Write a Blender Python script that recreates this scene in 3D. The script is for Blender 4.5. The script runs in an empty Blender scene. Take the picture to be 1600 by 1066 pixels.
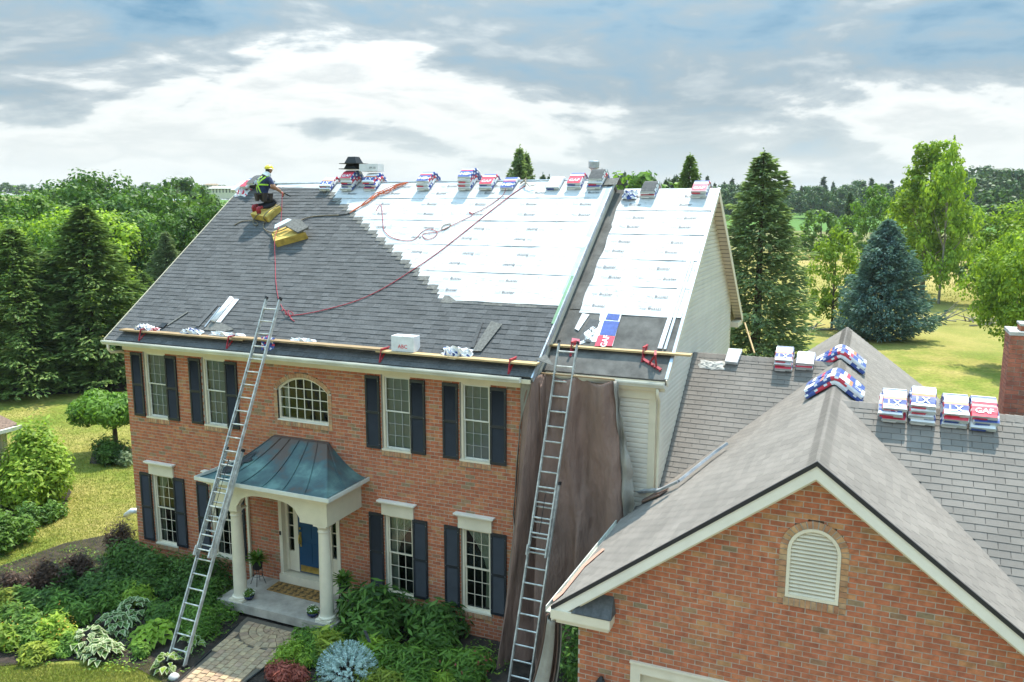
import bpy, bmesh, math, random
from mathutils import Vector, Matrix, Quaternion
import numpy as np
R_=math.radians
random.seed(7)
SC=bpy.context.scene
# ---------------------------------------------------------------- camera
CP=dict(cx=19.014,cy=-16.433,cz=9.656,yaw=23.545,pitch=9.537,f=1284.9)
CAM=Vector((CP['cx'],CP['cy'],CP['cz']))
cd=bpy.data.cameras.new('camera'); cam=bpy.data.objects.new('camera',cd); SC.collection.objects.link(cam)
cam.location=CAM; cam.rotation_euler=(R_(90-CP['pitch']),0,R_(CP['yaw']))
cd.sensor_width=36; cd.lens=CP['f']/1600*36; cd.clip_start=.1; cd.clip_end=9000
SC.camera=cam
# ---------------------------------------------------------------- sky, sun, exposure
SC.view_settings.view_transform='Standard'; SC.view_settings.look='None'
SC.view_settings.exposure=1.1; SC.view_settings.gamma=1; SC.view_settings.use_curve_mapping=False
SUN_EL=R_(63); SUN_AZ=R_(4)      # azimuth from +y towards +x (the sun stands behind the house)
SD=Vector((math.sin(SUN_AZ)*math.cos(SUN_EL),math.cos(SUN_AZ)*math.cos(SUN_EL),math.sin(SUN_EL)))
sl=bpy.data.lights.new('sun','SUN'); sl.energy=3.6; sl.angle=R_(.6); sl.color=(1,.94,.83)
so=bpy.data.objects.new('sun',sl); SC.collection.objects.link(so); so.rotation_euler=SD.to_track_quat('Z','Y').to_euler(); so.location=(0,0,60)
W=bpy.data.worlds.new('World'); SC.world=W; W.use_nodes=True
wn=W.node_tree; wn.nodes.clear()
def N(nt,t,**k):
    n=nt.nodes.new(t)
    for a,b in k.items(): setattr(n,a,b)
    return n
def world():
    nt=wn; L=nt.links.new
    out=N(nt,'ShaderNodeOutputWorld'); bg=N(nt,'ShaderNodeBackground'); bg2=N(nt,'ShaderNodeBackground')
    sky=N(nt,'ShaderNodeTexSky'); sky.sky_type='NISHITA'; sky.sun_disc=False; sky.sun_elevation=SUN_EL; sky.sun_rotation=SUN_AZ
    L(sky.outputs[0],bg.inputs[0]); bg.inputs[1].default_value=.085
    tc=N(nt,'ShaderNodeTexCoord'); sep=N(nt,'ShaderNodeSeparateXYZ'); L(tc.outputs['Generated'],sep.inputs[0])
    def M(op,a,b=None,c=None,clamp=False):
        m=N(nt,'ShaderNodeMath',operation=op,use_clamp=clamp)
        for i,v in enumerate((a,b,c)):
            if v is None: continue
            if isinstance(v,(int,float)): m.inputs[i].default_value=v
            else: L(v,m.inputs[i])
        return m.outputs[0]
    z=M('MAXIMUM',sep.outputs[2],0.0)
    mp=N(nt,'ShaderNodeMapping'); mp.inputs['Scale'].default_value=(1,1,3.6); mp.inputs['Location'].default_value=(.35,.1,.0); L(tc.outputs['Generated'],mp.inputs[0])
    def noise(s,d,r,dist=0):
        n=N(nt,'ShaderNodeTexNoise'); n.inputs['Scale'].default_value=s; n.inputs['Detail'].default_value=d; n.inputs['Roughness'].default_value=r; n.inputs['Distortion'].default_value=dist; L(mp.outputs[0],n.inputs['Vector']); return n.outputs[0]
    n1=noise(1.9,10,.56,.35); n2=noise(6.5,9,.58,.4)
    ramp=N(nt,'ShaderNodeValToRGB'); e=ramp.color_ramp.elements
    e[0].position=.30; e[0].color=(.07,.15,.22,1); e[1].position=.72; e[1].color=(.50,.50,.48,1)
    for p_,c_ in((.38,(.14,.215,.27,1)),(.44,(.18,.225,.25,1)),(.485,(.26,.295,.31,1)),(.515,(.42,.44,.435,1)),(.56,(.465,.475,.46,1)),(.62,(.36,.38,.38,1))): x=e.new(p_); x.color=c_
    # grey bases gather from about 8 degrees upwards, below them the air is pale
    h=M('MULTIPLY_ADD',sep.outputs[2],-1.0,.108); h=M('MULTIPLY',h,14.0); h=M('MINIMUM',M('MAXIMUM',h,-1.15),.55)
    v=M('MULTIPLY_ADD',h,.105,M('SUBTRACT',n1,.03)); v=M('MULTIPLY_ADD',M('SUBTRACT',n2,.5),.36,v)
    L(v,ramp.inputs[0])
    low=N(nt,'ShaderNodeMixRGB'); low.inputs[2].default_value=(.44,.475,.47,1)
    L(M('MULTIPLY',M('SUBTRACT',1.0,M('MULTIPLY',sep.outputs[2],9.0),None,True),.8,None,True),low.inputs[0]); L(ramp.outputs[0],low.inputs[1])
    L(low.outputs[0],bg2.inputs[0])
    # zenith, out of view, raised beyond real overcast to fill the shaded front
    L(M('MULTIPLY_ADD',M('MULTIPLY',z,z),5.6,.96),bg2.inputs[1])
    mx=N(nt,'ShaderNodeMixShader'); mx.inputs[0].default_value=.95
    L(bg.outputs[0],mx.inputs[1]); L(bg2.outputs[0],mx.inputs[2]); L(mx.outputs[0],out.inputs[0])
world()
# ---------------------------------------------------------------- pixel-to-place helper (only to measure real positions)
_y,_t=R_(CP['yaw']),R_(CP['pitch'])
FW=Vector((-math.sin(_y)*math.cos(_t),math.cos(_y)*math.cos(_t),-math.sin(_t))); RT=Vector((math.cos(_y),math.sin(_y),0)); UP=RT.cross(FW)
def ray(px,py): return FW*CP['f']+RT*(px-800)+UP*(533-py)
def at(px,py,ax,val): d=ray(px,py); t=(val-CAM[ax])/d[ax]; return CAM+d*t
def onp(px,py,P,Nn): d=ray(px,py); t=((P-CAM).dot(Nn))/d.dot(Nn); return CAM+d*t
def fwd(px,py,dist): d=ray(px,py); return CAM+d*(dist/CP['f'])
def toimg(p):
    d=Vector(p)-CAM; z=d.dot(FW); return (800+CP['f']*d.dot(RT)/z, 533-CP['f']*d.dot(UP)/z, z)
# ---------------------------------------------------------------- scene helpers
COL=SC.collection
class MB:
    def __init__(s): s.v=[]; s.f=[]; s.m=[]
    def add(s,vs,fs,mi=0):
        b=len(s.v); s.v.extend([tuple(x) for x in vs]); s.f.extend([tuple(b+i for i in f) for f in fs]); s.m.extend([mi]*len(fs)); return s
    def quad(s,a,b,c,d,mi=0): return s.add([a,b,c,d],[(0,1,2,3)],mi)
    def tri(s,a,b,c,mi=0): return s.add([a,b,c],[(0,1,2)],mi)
    def box(s,x0,x1,y0,y1,z0,z1,mi=0,mat=None):
        vs=[Vector(p) for p in ((x0,y0,z0),(x1,y0,z0),(x1,y1,z0),(x0,y1,z0),(x0,y0,z1),(x1,y0,z1),(x1,y1,z1),(x0,y1,z1))]
        if mat is not None: vs=[mat@p for p in vs]
        return s.add(vs,[(0,3,2,1),(4,5,6,7),(0,1,5,4),(1,2,6,5),(2,3,7,6),(3,0,4,7)],mi)
    def prism(s,poly,d,mi=0,mat=None):
        # poly: list of 3D points (ccw), extruded along vector d
        n=len(poly); d=Vector(d); a=[Vector(p) for p in poly]; b=[p+d for p in a]
        vs=a+b
        if mat is not None: vs=[mat@p for p in vs]
        fs=[tuple(range(n))[::-1],tuple(range(n,2*n))]+[(i,(i+1)%n,n+(i+1)%n,n+i) for i in range(n)]
        return s.add(vs,fs,mi)
    def bar(s,a,b,w,h,up=(0,0,1),mi=0):
        a=Vector(a);b=Vector(b);d=(b-a).normalized();u=Vector(up);r=d.cross(u).normalized();u=r.cross(d)
        vs=[]
        for p in (a,b):
            for i,j in((-1,-1),(1,-1),(1,1),(-1,1)): vs.append(p+r*(w/2*i)+u*(h/2*j))
        return s.add(vs,[(0,1,2,3),(7,6,5,4),(0,4,5,1),(1,5,6,2),(2,6,7,3),(3,7,4,0)],mi)
    def tube(s,pts,r,n=6,mi=0,caps=True):
        pts=[Vector(p) for p in pts]; m=len(pts); rs=r if isinstance(r,(list,tuple)) else [r]*m
        vs=[]; prev=None
        for i,p in enumerate(pts):
            d=(pts[min(i+1,m-1)]-pts[max(i-1,0)])
            if d.length<1e-9: d=Vector((0,0,1))
            d.normalize()
            if prev is None:
                u=d.orthogonal().normalized()
            else:
                u=(prev-d*prev.dot(d)); u=u.normalized() if u.length>1e-6 else d.orthogonal().normalized()
            prev=u; w=d.cross(u)
            for k in range(n):
                a=2*math.pi*k/n; vs.append(p+(u*math.cos(a)+w*math.sin(a))*rs[i])
        fs=[(i*n+k,i*n+(k+1)%n,(i+1)*n+(k+1)%n,(i+1)*n+k) for i in range(m-1) for k in range(n)]
        if caps: fs+=[tuple(range(n))[::-1],tuple((m-1)*n+k for k in range(n))]
        return s.add(vs,fs,mi)
    def lathe(s,prof,c,n=20,mi=0):
        c=Vector(c); vs=[]
        for r,z in prof:
            for k in range(n): a=2*math.pi*k/n; vs.append(c+Vector((r*math.cos(a),r*math.sin(a),z)))
        m=len(prof); fs=[(i*n+k,i*n+(k+1)%n,(i+1)*n+(k+1)%n,(i+1)*n+k) for i in range(m-1) for k in range(n)]
        fs+=[tuple(range(n))[::-1],tuple((m-1)*n+k for k in range(n))]
        return s.add(vs,fs,mi)
    def mesh(s,name,mats,smooth=False):
        me=bpy.data.meshes.new(name); me.from_pydata(s.v,[],s.f)
        for m in (mats if isinstance(mats,(list,tuple)) else [mats]): me.materials.append(m)
        if any(s.m): me.polygons.foreach_set('material_index',s.m)
        if smooth: me.polygons.foreach_set('use_smooth',[True]*len(s.f))
        me.update(); return me
    def build(s,name,mats,parent=None,smooth=False,**k):
        return link(name,s.mesh(name,mats,smooth),parent,**k)
def tag(o,label=None,cat=None,group=None,kind=None):
    if label: o['label']=label
    if cat: o['category']=cat
    if group: o['group']=group
    if kind: o['kind']=kind
    return o
def link(name,data,parent=None,**k):
    o=bpy.data.objects.new(name,data); COL.objects.link(o)
    if parent is not None:
        o.parent=parent
        o.matrix_parent_inverse=world_of(parent).inverted()   # vertices are written in world space
    return tag(o,**k)
def world_of(o):
    return world_of(o.parent)@o.matrix_parent_inverse@o.matrix_basis if o.parent is not None else o.matrix_basis.copy()
def thing(name,loc,label,cat,group=None):
    o=bpy.data.objects.new(name,None); COL.objects.link(o); o.location=loc; o.empty_display_size=.2
    return tag(o,label,cat,group)
# ---------------------------------------------------------------- materials
def mat(name,col,rough=.7,var=.12,scale=4,bump=0,bscale=None,metal=0,col2=None,island=0,spec=None,coat=0,detail=6,stretch=None,cols=None,spread=None,bdist=.02):
    m=bpy.data.materials.new(name); m.use_nodes=True; nt=m.node_tree; L=nt.links.new; b=nt.nodes['Principled BSDF']
    b.inputs['Roughness'].default_value=rough; b.inputs['Metallic'].default_value=metal
    if spec is not None: b.inputs['Specular IOR Level'].default_value=spec
    tc=N(nt,'ShaderNodeTexCoord'); mp=N(nt,'ShaderNodeMapping'); L(tc.outputs['Object'],mp.inputs[0])
    if stretch: mp.inputs['Scale'].default_value=stretch
    no=N(nt,'ShaderNodeTexNoise'); no.inputs['Scale'].default_value=scale; no.inputs['Detail'].default_value=detail; no.inputs['Roughness'].default_value=.6; L(mp.outputs[0],no.inputs['Vector'])
    c=Vector(col[:3]); c2=Vector(col2[:3]) if col2 else c*(1-var*2.2)
    c1=c if col2 else c*(1+var)
    if spread is None: spread=(.32,.68)
    rp=N(nt,'ShaderNodeValToRGB'); rp.color_ramp.elements[0].position=spread[0]; rp.color_ramp.elements[1].position=spread[1]
    rp.color_ramp.elements[0].color=(*c2,1); rp.color_ramp.elements[1].color=(*c1,1); L(no.outputs[0],rp.inputs[0])
    colout=rp.outputs[0]
    if cols or island:
        g=N(nt,'ShaderNodeNewGeometry'); oi=N(nt,'ShaderNodeObjectInfo'); ad=N(nt,'ShaderNodeMath',operation='ADD'); fr=N(nt,'ShaderNodeMath',operation='FRACT')
        L(g.outputs['Random Per Island'],ad.inputs[0]); L(oi.outputs['Random'],ad.inputs[1]); L(ad.outputs[0],fr.inputs[0])
        if cols:
            r2=N(nt,'ShaderNodeValToRGB'); r2.color_ramp.interpolation='CONSTANT' if False else 'LINEAR'
            els=r2.color_ramp.elements
            while len(els)>1: els.remove(els[-1])
            els[0].position=cols[0][0]; els[0].color=(*cols[0][1],1)
            for p,cc in cols[1:]:
                e=els.new(p); e.color=(*cc,1)
            L(fr.outputs[0],r2.inputs[0])
            mx=N(nt,'ShaderNodeMixRGB',blend_type='MULTIPLY'); mx.inputs[0].default_value=1
            L(r2.outputs[0],mx.inputs[1]); L(colout,mx.inputs[2]); colout=mx.outputs[0]
        if island:
            mr=N(nt,'ShaderNodeMapRange'); mr.inputs[3].default_value=1-island; mr.inputs[4].default_value=1+island; L(fr.outputs[0],mr.inputs[0])
            mx=N(nt,'ShaderNodeVectorMath',operation='SCALE'); L(colout,mx.inputs[0]); L(mr.outputs[0],mx.inputs['Scale']); colout=mx.outputs[0]
    L(colout,b.inputs['Base Color'])
    if bump:
        n2=N(nt,'ShaderNodeTexNoise'); n2.inputs['Scale'].default_value=bscale or scale*6; n2.inputs['Detail'].default_value=5; L(mp.outputs[0],n2.inputs['Vector'])
        bp=N(nt,'ShaderNodeBump'); bp.inputs['Strength'].default_value=bump; bp.inputs['Distance'].default_value=bdist; L(n2.outputs[0],bp.inputs['Height']); L(bp.outputs[0],b.inputs['Normal'])
    return m
def leafmat(name,dark,light,trans=.3,nscale=.6,isl=.3):
    m=bpy.data.materials.new(name); m.use_nodes=True; nt=m.node_tree; nt.nodes.clear(); L=nt.links.new
    out=N(nt,'ShaderNodeOutputMaterial'); d=N(nt,'ShaderNodeBsdfPrincipled'); d.inputs['Roughness'].default_value=.55; d.inputs['Specular IOR Level'].default_value=.25
    t=N(nt,'ShaderNodeBsdfTranslucent'); mx=N(nt,'ShaderNodeMixShader'); mx.inputs[0].default_value=trans
    g=N(nt,'ShaderNodeNewGeometry'); tc=N(nt,'ShaderNodeTexCoord'); no=N(nt,'ShaderNodeTexNoise'); no.inputs['Scale'].default_value=nscale; no.inputs['Detail'].default_value=3
    L(tc.outputs['Object'],no.inputs['Vector'])
    ma=N(nt,'ShaderNodeMath',operation='MULTIPLY_ADD'); L(g.outputs['Random Per Island'],ma.inputs[0]); ma.inputs[1].default_value=isl*2; 
    ms=N(nt,'ShaderNodeMath',operation='SUBTRACT'); L(no.outputs[0],ms.inputs[0]); ms.inputs[1].default_value=isl; L(ms.outputs[0],ma.inputs[2])
    rp=N(nt,'ShaderNodeValToRGB'); rp.color_ramp.elements[0].position=.2; rp.color_ramp.elements[1].position=.8
    rp.color_ramp.elements[0].color=(*dark,1); rp.color_ramp.elements[1].color=(*light,1); L(ma.outputs[0],rp.inputs[0])
    oi=N(nt,'ShaderNodeObjectInfo'); mr=N(nt,'ShaderNodeMapRange'); mr.inputs[3].default_value=.85; mr.inputs[4].default_value=1.15; L(oi.outputs['Random'],mr.inputs[0])
    sc=N(nt,'ShaderNodeVectorMath',operation='SCALE'); L(rp.outputs[0],sc.inputs[0]); L(mr.outputs[0],sc.inputs['Scale'])
    L(sc.outputs[0],d.inputs['Base Color']); 
    s2=N(nt,'ShaderNodeMixRGB',blend_type='MULTIPLY'); s2.inputs[0].default_value=1; s2.inputs[2].default_value=(1.25,1.35,.6,1); L(sc.outputs[0],s2.inputs[1]); L(s2.outputs[0],t.inputs[0])
    L(d.outputs[0],mx.inputs[1]); L(t.outputs[0],mx.inputs[2]); L(mx.outputs[0],out.inputs[0]); return m
BR=[(0,(.42,.125,.060)),(.2,(.48,.148,.068)),(.45,(.53,.175,.078)),(.65,(.45,.135,.064)),(.82,(.55,.20,.088)),(.93,(.48,.235,.10)),(.97,(.36,.21,.11)),(.99,(.26,.18,.10)),(1,(.46,.145,.066))]
M={}
M['brick']=mat('brick',(1,1,1),.85,.16,9,.25,60,cols=BR)
M['mortar']=mat('mortar',(.50,.45,.375),.95,.12,6,.2,80)
M['soldier']=mat('soldier brick',(1,1,1),.85,.16,9,.25,60,cols=[(0,(.50,.25,.12)),(.4,(.55,.32,.16)),(.7,(.42,.19,.10)),(1,(.50,.35,.2))])
M['cream']=mat('cream paint',(.70,.615,.45),.55,.05,2,.05,30)
M['creamlt']=mat('pale cream paint',(.74,.65,.50),.5,.05,2,.05,30)
M['muntin']=mat('grey white grille',(.36,.37,.36),.5,.05,2)
M['white']=mat('white paint',(.80,.74,.64),.45,.04,2)
M['vinyl']=mat('vinyl siding',(.69,.62,.51),.5,.05,.8,.05,40,island=.04)
M['soffit']=mat('soffit vinyl',(.66,.58,.46),.6,.05,3)
M['gutter']=mat('gutter aluminium',(.66,.65,.58),.4,.1,1.5,.05,20)
M['shutter']=mat('charcoal navy shutter',(.014,.017,.024),.5,.15,3)
M['shingle']=mat('charcoal shingle',(.100,.101,.102),.95,.12,18,.5,220,island=.18)
M['shingle_old']=mat('weathered grey shingle',(.225,.200,.176),.95,.08,.9,.5,200,island=.09)
M['shingle_cut']=mat('freshly cut shingle',(.17,.165,.15),.95,.2,18,.4,200,island=.1)
M['iceshield']=mat('granulated ice shield membrane',(.135,.13,.12),.97,.2,2.5,.4,260)
M['dkmetal']=mat('black drip edge metal',(.012,.012,.016),.5,.1,5)
M['felt']=mat('white felt',(.55,.552,.55),.6,.09,1.2,1.0,3.5,stretch=(1,4,4))
M['print']=mat('grey print',(.10,.105,.115),.7,.05,3)
M['printlt']=mat('pale grey print',(.34,.35,.37),.7,.05,3)
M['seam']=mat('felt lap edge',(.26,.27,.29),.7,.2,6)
M['metal']=mat('grey flashing metal',(.42,.45,.48),.35,.1,3,metal=.6)
M['alu']=mat('ladder aluminium',(.60,.59,.55),.4,.2,7,metal=.35,bump=.05)
M['black']=mat('black rubber',(.015,.015,.016),.6,.1,8)
M['plank']=mat('walkboard wood',(.34,.23,.12),.8,.22,3,.3,40,stretch=(1,14,14))
M['plank_new']=mat('new walkboard wood',(.50,.35,.17),.75,.2,3,.3,40,stretch=(1,14,14))
M['redmetal']=mat('red bracket paint',(.38,.022,.035),.45,.2,12)
M['tarp']=mat('brown tarpaulin',(.25,.155,.12),.8,.14,1.3,.9,3.2,stretch=(1.6,1.6,.55),bdist=.12)
M['tarpg']=mat('grey tarpaulin underside',(.30,.275,.235),.75,.2,1.3,.3,14)
M['glassd']=None
M['blind']=mat('pleated blind',(.36,.37,.37),.8,.05,2)
M['curtain']=mat('sheer curtain',(.50,.50,.38),.9,.1,3)
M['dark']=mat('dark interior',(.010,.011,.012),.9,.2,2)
M['door']=mat('blue door paint',(.006,.055,.13),.4,.05,2)
M['brass']=mat('brass',(.60,.42,.12),.3,.15,8,metal=.9)
M['concrete']=mat('porch concrete',(.42,.37,.31),.9,.15,2.5,.25,60)
M['coir']=mat('coir mat',(.36,.20,.055),.98,.3,14,.5,120)
M['coird']=mat('coir mat print',(.10,.06,.025),.98,.3,14,.5,120)
M['soil']=mat('mulch',(.040,.026,.018),.98,.4,5,.9,40,island=0)
M['white_wrap']=mat('white plastic wrap',(.78,.78,.79),.35,.05,8,.15,14)
M['pale_end']=mat('shingle bundle end',(.60,.64,.65),.6,.15,9,.3,60,stretch=(1,1,10))
M['blue_wrap']=mat('blue plastic wrap',(.055,.095,.34),.35,.15,10,.1,14)
M['red_wrap']=mat('red plastic wrap',(.66,.05,.085),.35,.12,10,.1,14)
M['pink_wrap']=mat('faded red plastic wrap',(.70,.16,.20),.35,.12,10,.1,14)
M['orange_wrap']=mat('orange plastic wrap',(.72,.24,.09),.4,.12,10)
M['vent_black']=mat('black vent plastic',(.014,.014,.015),.45,.1,8)
M['box_white']=mat('white cardboard',(.72,.72,.74),.7,.06,5)
M['foam']=mat('yellow foam',(.60,.42,.10),.95,.2,5,.4,50)
M['rope_red']=mat('red rope',(.42,.045,.07),.8,.3,40)
M['rope_orange']=mat('orange webbing',(.62,.13,.04),.8,.3,30)
M['rope_tan']=mat('tan hose',(.20,.16,.10),.6,.3,30)
M['skin']=mat('skin',(.42,.22,.14),.55,.08,6)
M['navy']=mat('navy cotton shirt',(.022,.035,.095),.9,.2,8,.3,40)
M['trouser']=mat('dark work trousers',(.020,.022,.032),.9,.2,8,.3,40)
M['hivis']=mat('hi-vis strap',(.42,.72,.06),.7,.1,8)
M['hat']=mat('yellow hard hat',(.80,.62,.05),.3,.05,4)
M['leather']=mat('dark leather',(.035,.024,.02),.7,.25,14)
M['boot']=mat('red boot',(.36,.022,.03),.6,.25,14)
M['bark']=mat('bark',(.085,.065,.048),.95,.3,6,.6,30,stretch=(1,1,.3))
M['barkp']=mat('pale bark',(.28,.25,.20),.9,.3,6,.5,30,stretch=(1,1,.3))
M['paver']=mat('paver',(1,1,1),.9,.14,7,.3,70,cols=[(0,(.38,.25,.155)),(.35,(.46,.33,.19)),(.6,(.34,.215,.14)),(.8,(.42,.31,.19)),(1,(.37,.24,.16))])
M['stonecap']=mat('cement cap',(.52,.50,.46),.9,.15,5,.3,60)
M['clay']=mat('clay flue',(.40,.13,.06),.8,.15,7)
M['galv']=mat('galvanised steel',(.50,.52,.55),.4,.15,6,metal=.5)
M['ceram']=mat('navy glazed pot',(.012,.018,.06),.2,.1,6)
M['wire']=mat('black wire',(.012,.012,.012),.5,.1,6)
def copper():
    m=mat('patinated copper',(.055,.100,.100),.5,.2,1.6,.12,24,metal=.2,col2=(.11,.08,.066),spread=(.36,.50))
    nt=m.node_tree; L=nt.links.new
    rp=[n for n in nt.nodes if n.type=='VALTORGB'][0]; no=[n for n in nt.nodes if n.type=='TEX_NOISE' and n.outputs[0].links and n.outputs[0].links[0].to_node==rp][0]
    tc=[n for n in nt.nodes if n.type=='TEX_COORD'][0]; sp=N(nt,'ShaderNodeSeparateXYZ'); L(tc.outputs['Object'],sp.inputs[0])
    # the upper, steeper metal has kept its brown: weathering line about z = 3.4
    a=N(nt,'ShaderNodeMapRange'); a.inputs[1].default_value=3.2; a.inputs[2].default_value=3.62; a.inputs[3].default_value=.07; a.inputs[4].default_value=-.16; L(sp.outputs[2],a.inputs[0])
    ad=N(nt,'ShaderNodeMath',operation='ADD'); L(no.outputs[0],ad.inputs[0]); L(a.outputs[0],ad.inputs[1]); L(ad.outputs[0],rp.inputs[0])
    e=rp.color_ramp.elements.new(.62); e.color=(.085,.155,.15,1); rp.color_ramp.elements[1].color=(.06,.105,.112,1)
    e=rp.color_ramp.elements.new(.75); e.color=(.15,.26,.235,1)
    return m
M['copper']=copper()
def glass():
    m=bpy.data.materials.new('window glass'); m.use_nodes=True; nt=m.node_tree; nt.nodes.clear(); L=nt.links.new
    o=N(nt,'ShaderNodeOutputMaterial'); t=N(nt,'ShaderNodeBsdfTransparent'); t.inputs[0].default_value=(.78,.86,.84,1); g=N(nt,'ShaderNodeBsdfGlossy'); g.inputs['Roughness'].default_value=.03
    f=N(nt,'ShaderNodeFresnel'); f.inputs[0].default_value=1.5
    ma=N(nt,'ShaderNodeMath',operation='MULTIPLY_ADD'); ma.inputs[1].default_value=1.0; ma.inputs[2].default_value=.01; L(f.outputs[0],ma.inputs[0])
    no=N(nt,'ShaderNodeTexNoise'); no.inputs['Scale'].default_value=1.5; bp=N(nt,'ShaderNodeBump'); bp.inputs['Strength'].default_value=.06; bp.inputs['Distance'].default_value=.05; L(no.outputs[0],bp.inputs['Height']); L(bp.outputs[0],g.inputs['Normal'])
    mx=N(nt,'ShaderNodeMixShader'); L(ma.outputs[0],mx.inputs[0]); L(t.outputs[0],mx.inputs[1]); L(g.outputs[0],mx.inputs[2]); L(mx.outputs[0],o.inputs[0]); return m
M['glass']=glass()
def ground_mat():
    m=bpy.data.materials.new('grass ground'); m.use_nodes=True; nt=m.node_tree; L=nt.links.new; b=nt.nodes['Principled BSDF']; b.inputs['Roughness'].default_value=.95; b.inputs['Specular IOR Level'].default_value=.1
    tc=N(nt,'ShaderNodeTexCoord'); sp=N(nt,'ShaderNodeSeparateXYZ'); L(tc.outputs['Object'],sp.inputs[0])
    def noise(s,d=5,st=None):
        n=N(nt,'ShaderNodeTexNoise'); n.inputs['Scale'].default_value=s; n.inputs['Detail'].default_value=d; n.inputs['Roughness'].default_value=.62
        if st:
            mp=N(nt,'ShaderNodeMapping'); mp.inputs['Scale'].default_value=st; L(tc.outputs['Object'],mp.inputs[0]); L(mp.outputs[0],n.inputs['Vector'])
        else: L(tc.outputs['Object'],n.inputs['Vector'])
        return n.outputs[0]
    def ramp(src,els):
        r=N(nt,'ShaderNodeValToRGB'); e=r.color_ramp.elements
        while len(e)>1: e.remove(e[-1])
        e[0].position=els[0][0]; e[0].color=(*els[0][1],1)
        for p,c in els[1:]: q=e.new(p); q.color=(*c,1)
        L(src,r.inputs[0]); return r.outputs[0]
    def mix(f,a,b2,bt='MIX'):
        x=N(nt,'ShaderNodeMixRGB',blend_type=bt)
        if isinstance(f,(int,float)): x.inputs[0].default_value=f
        else: L(f,x.inputs[0])
        L(a,x.inputs[1]); L(b2,x.inputs[2]); return x.outputs[0]
    lawn=ramp(noise(.22,8),[(.30,(.10,.165,.022)),(.45,(.17,.20,.035)),(.55,(.27,.245,.065)),(.68,(.35,.285,.10))])
    fine=ramp(noise(6,6),[(.3,(.62,.62,.6)),(.7,(1.2,1.2,1.15))])
    lawn=mix(1.0,lawn,fine,'MULTIPLY')
    dry=ramp(noise(.045,8,(1,.45,1)),[(.3,(.17,.175,.04)),(.46,(.29,.25,.075)),(.62,(.36,.28,.11)),(.75,(.20,.19,.05))])
    crop=ramp(noise(.03,4,(1,.3,1)),[(.3,(.075,.155,.035)),(.7,(.10,.19,.045))])
    yy=N(nt,'ShaderNodeMath',operation='MULTIPLY_ADD'); L(noise(.03,3),yy.inputs[0]); yy.inputs[1].default_value=26; L(sp.outputs[1],yy.inputs[2])
    def step(a,b2):
        mr=N(nt,'ShaderNodeMapRange'); mr.inputs[1].default_value=a; mr.inputs[2].default_value=b2; L(yy.outputs[0],mr.inputs[0]); return mr.outputs[0]
    c=mix(step(54,76),lawn,dry); sc=ramp(noise(.08,7,(1,.5,1)),[(.35,(.12,.15,.05)),(.55,(.20,.18,.08)),(.7,(.10,.14,.04))])
    c=mix(step(170,185),c,sc); c=mix(step(268,276),c,crop)
    L(c,b.inputs['Base Color'])
    bp=N(nt,'ShaderNodeBump'); bp.inputs['Strength'].default_value=.8; bp.inputs['Distance'].default_value=.06; L(noise(9,6),bp.inputs['Height']); L(bp.outputs[0],b.inputs['Normal'])
    return m
M['ground']=ground_mat()
LM={}
LM['deep']=leafmat('deep green leaf',(.028,.070,.012),(.11,.21,.034),.3)
LM['mid']=leafmat('mid green leaf',(.055,.125,.016),(.18,.31,.045),.36)
LM['bright']=leafmat('bright green leaf',(.13,.22,.02),(.36,.48,.06),.42)
LM['yellow']=leafmat('yellow green leaf',(.13,.18,.02),(.34,.38,.05),.4)
LM['spruce']=leafmat('dark spruce needle',(.085,.145,.045),(.30,.40,.13),.38,.9)
LM['spruce2']=leafmat('grey green spruce needle',(.11,.155,.085),(.34,.42,.22),.35,.9)
LM['blue']=leafmat('blue spruce needle',(.075,.14,.135),(.28,.41,.37),.2,.9)
LM['paleblue']=leafmat('pale blue spruce needle',(.30,.42,.41),(.62,.74,.70),.1)
LM['bronze']=leafmat('bronze leaf',(.035,.018,.012),(.12,.060,.030),.15)
LM['red']=leafmat('red leaf',(.16,.03,.025),(.42,.12,.08),.25)
LM['hosta']=leafmat('hosta leaf',(.05,.11,.022),(.15,.24,.07),.25)
LM['hostaw']=leafmat('hosta pale margin',(.35,.40,.20),(.55,.58,.36),.25)
LM['far']=leafmat('far wood leaf',(.038,.085,.030),(.11,.18,.055),.2)
LM['orange']=leafmat('orange flower',(.5,.22,.03),(.7,.4,.06),.3)
LM['whitefl']=leafmat('white flower',(.6,.62,.5),(.8,.8,.72),.3)
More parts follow.
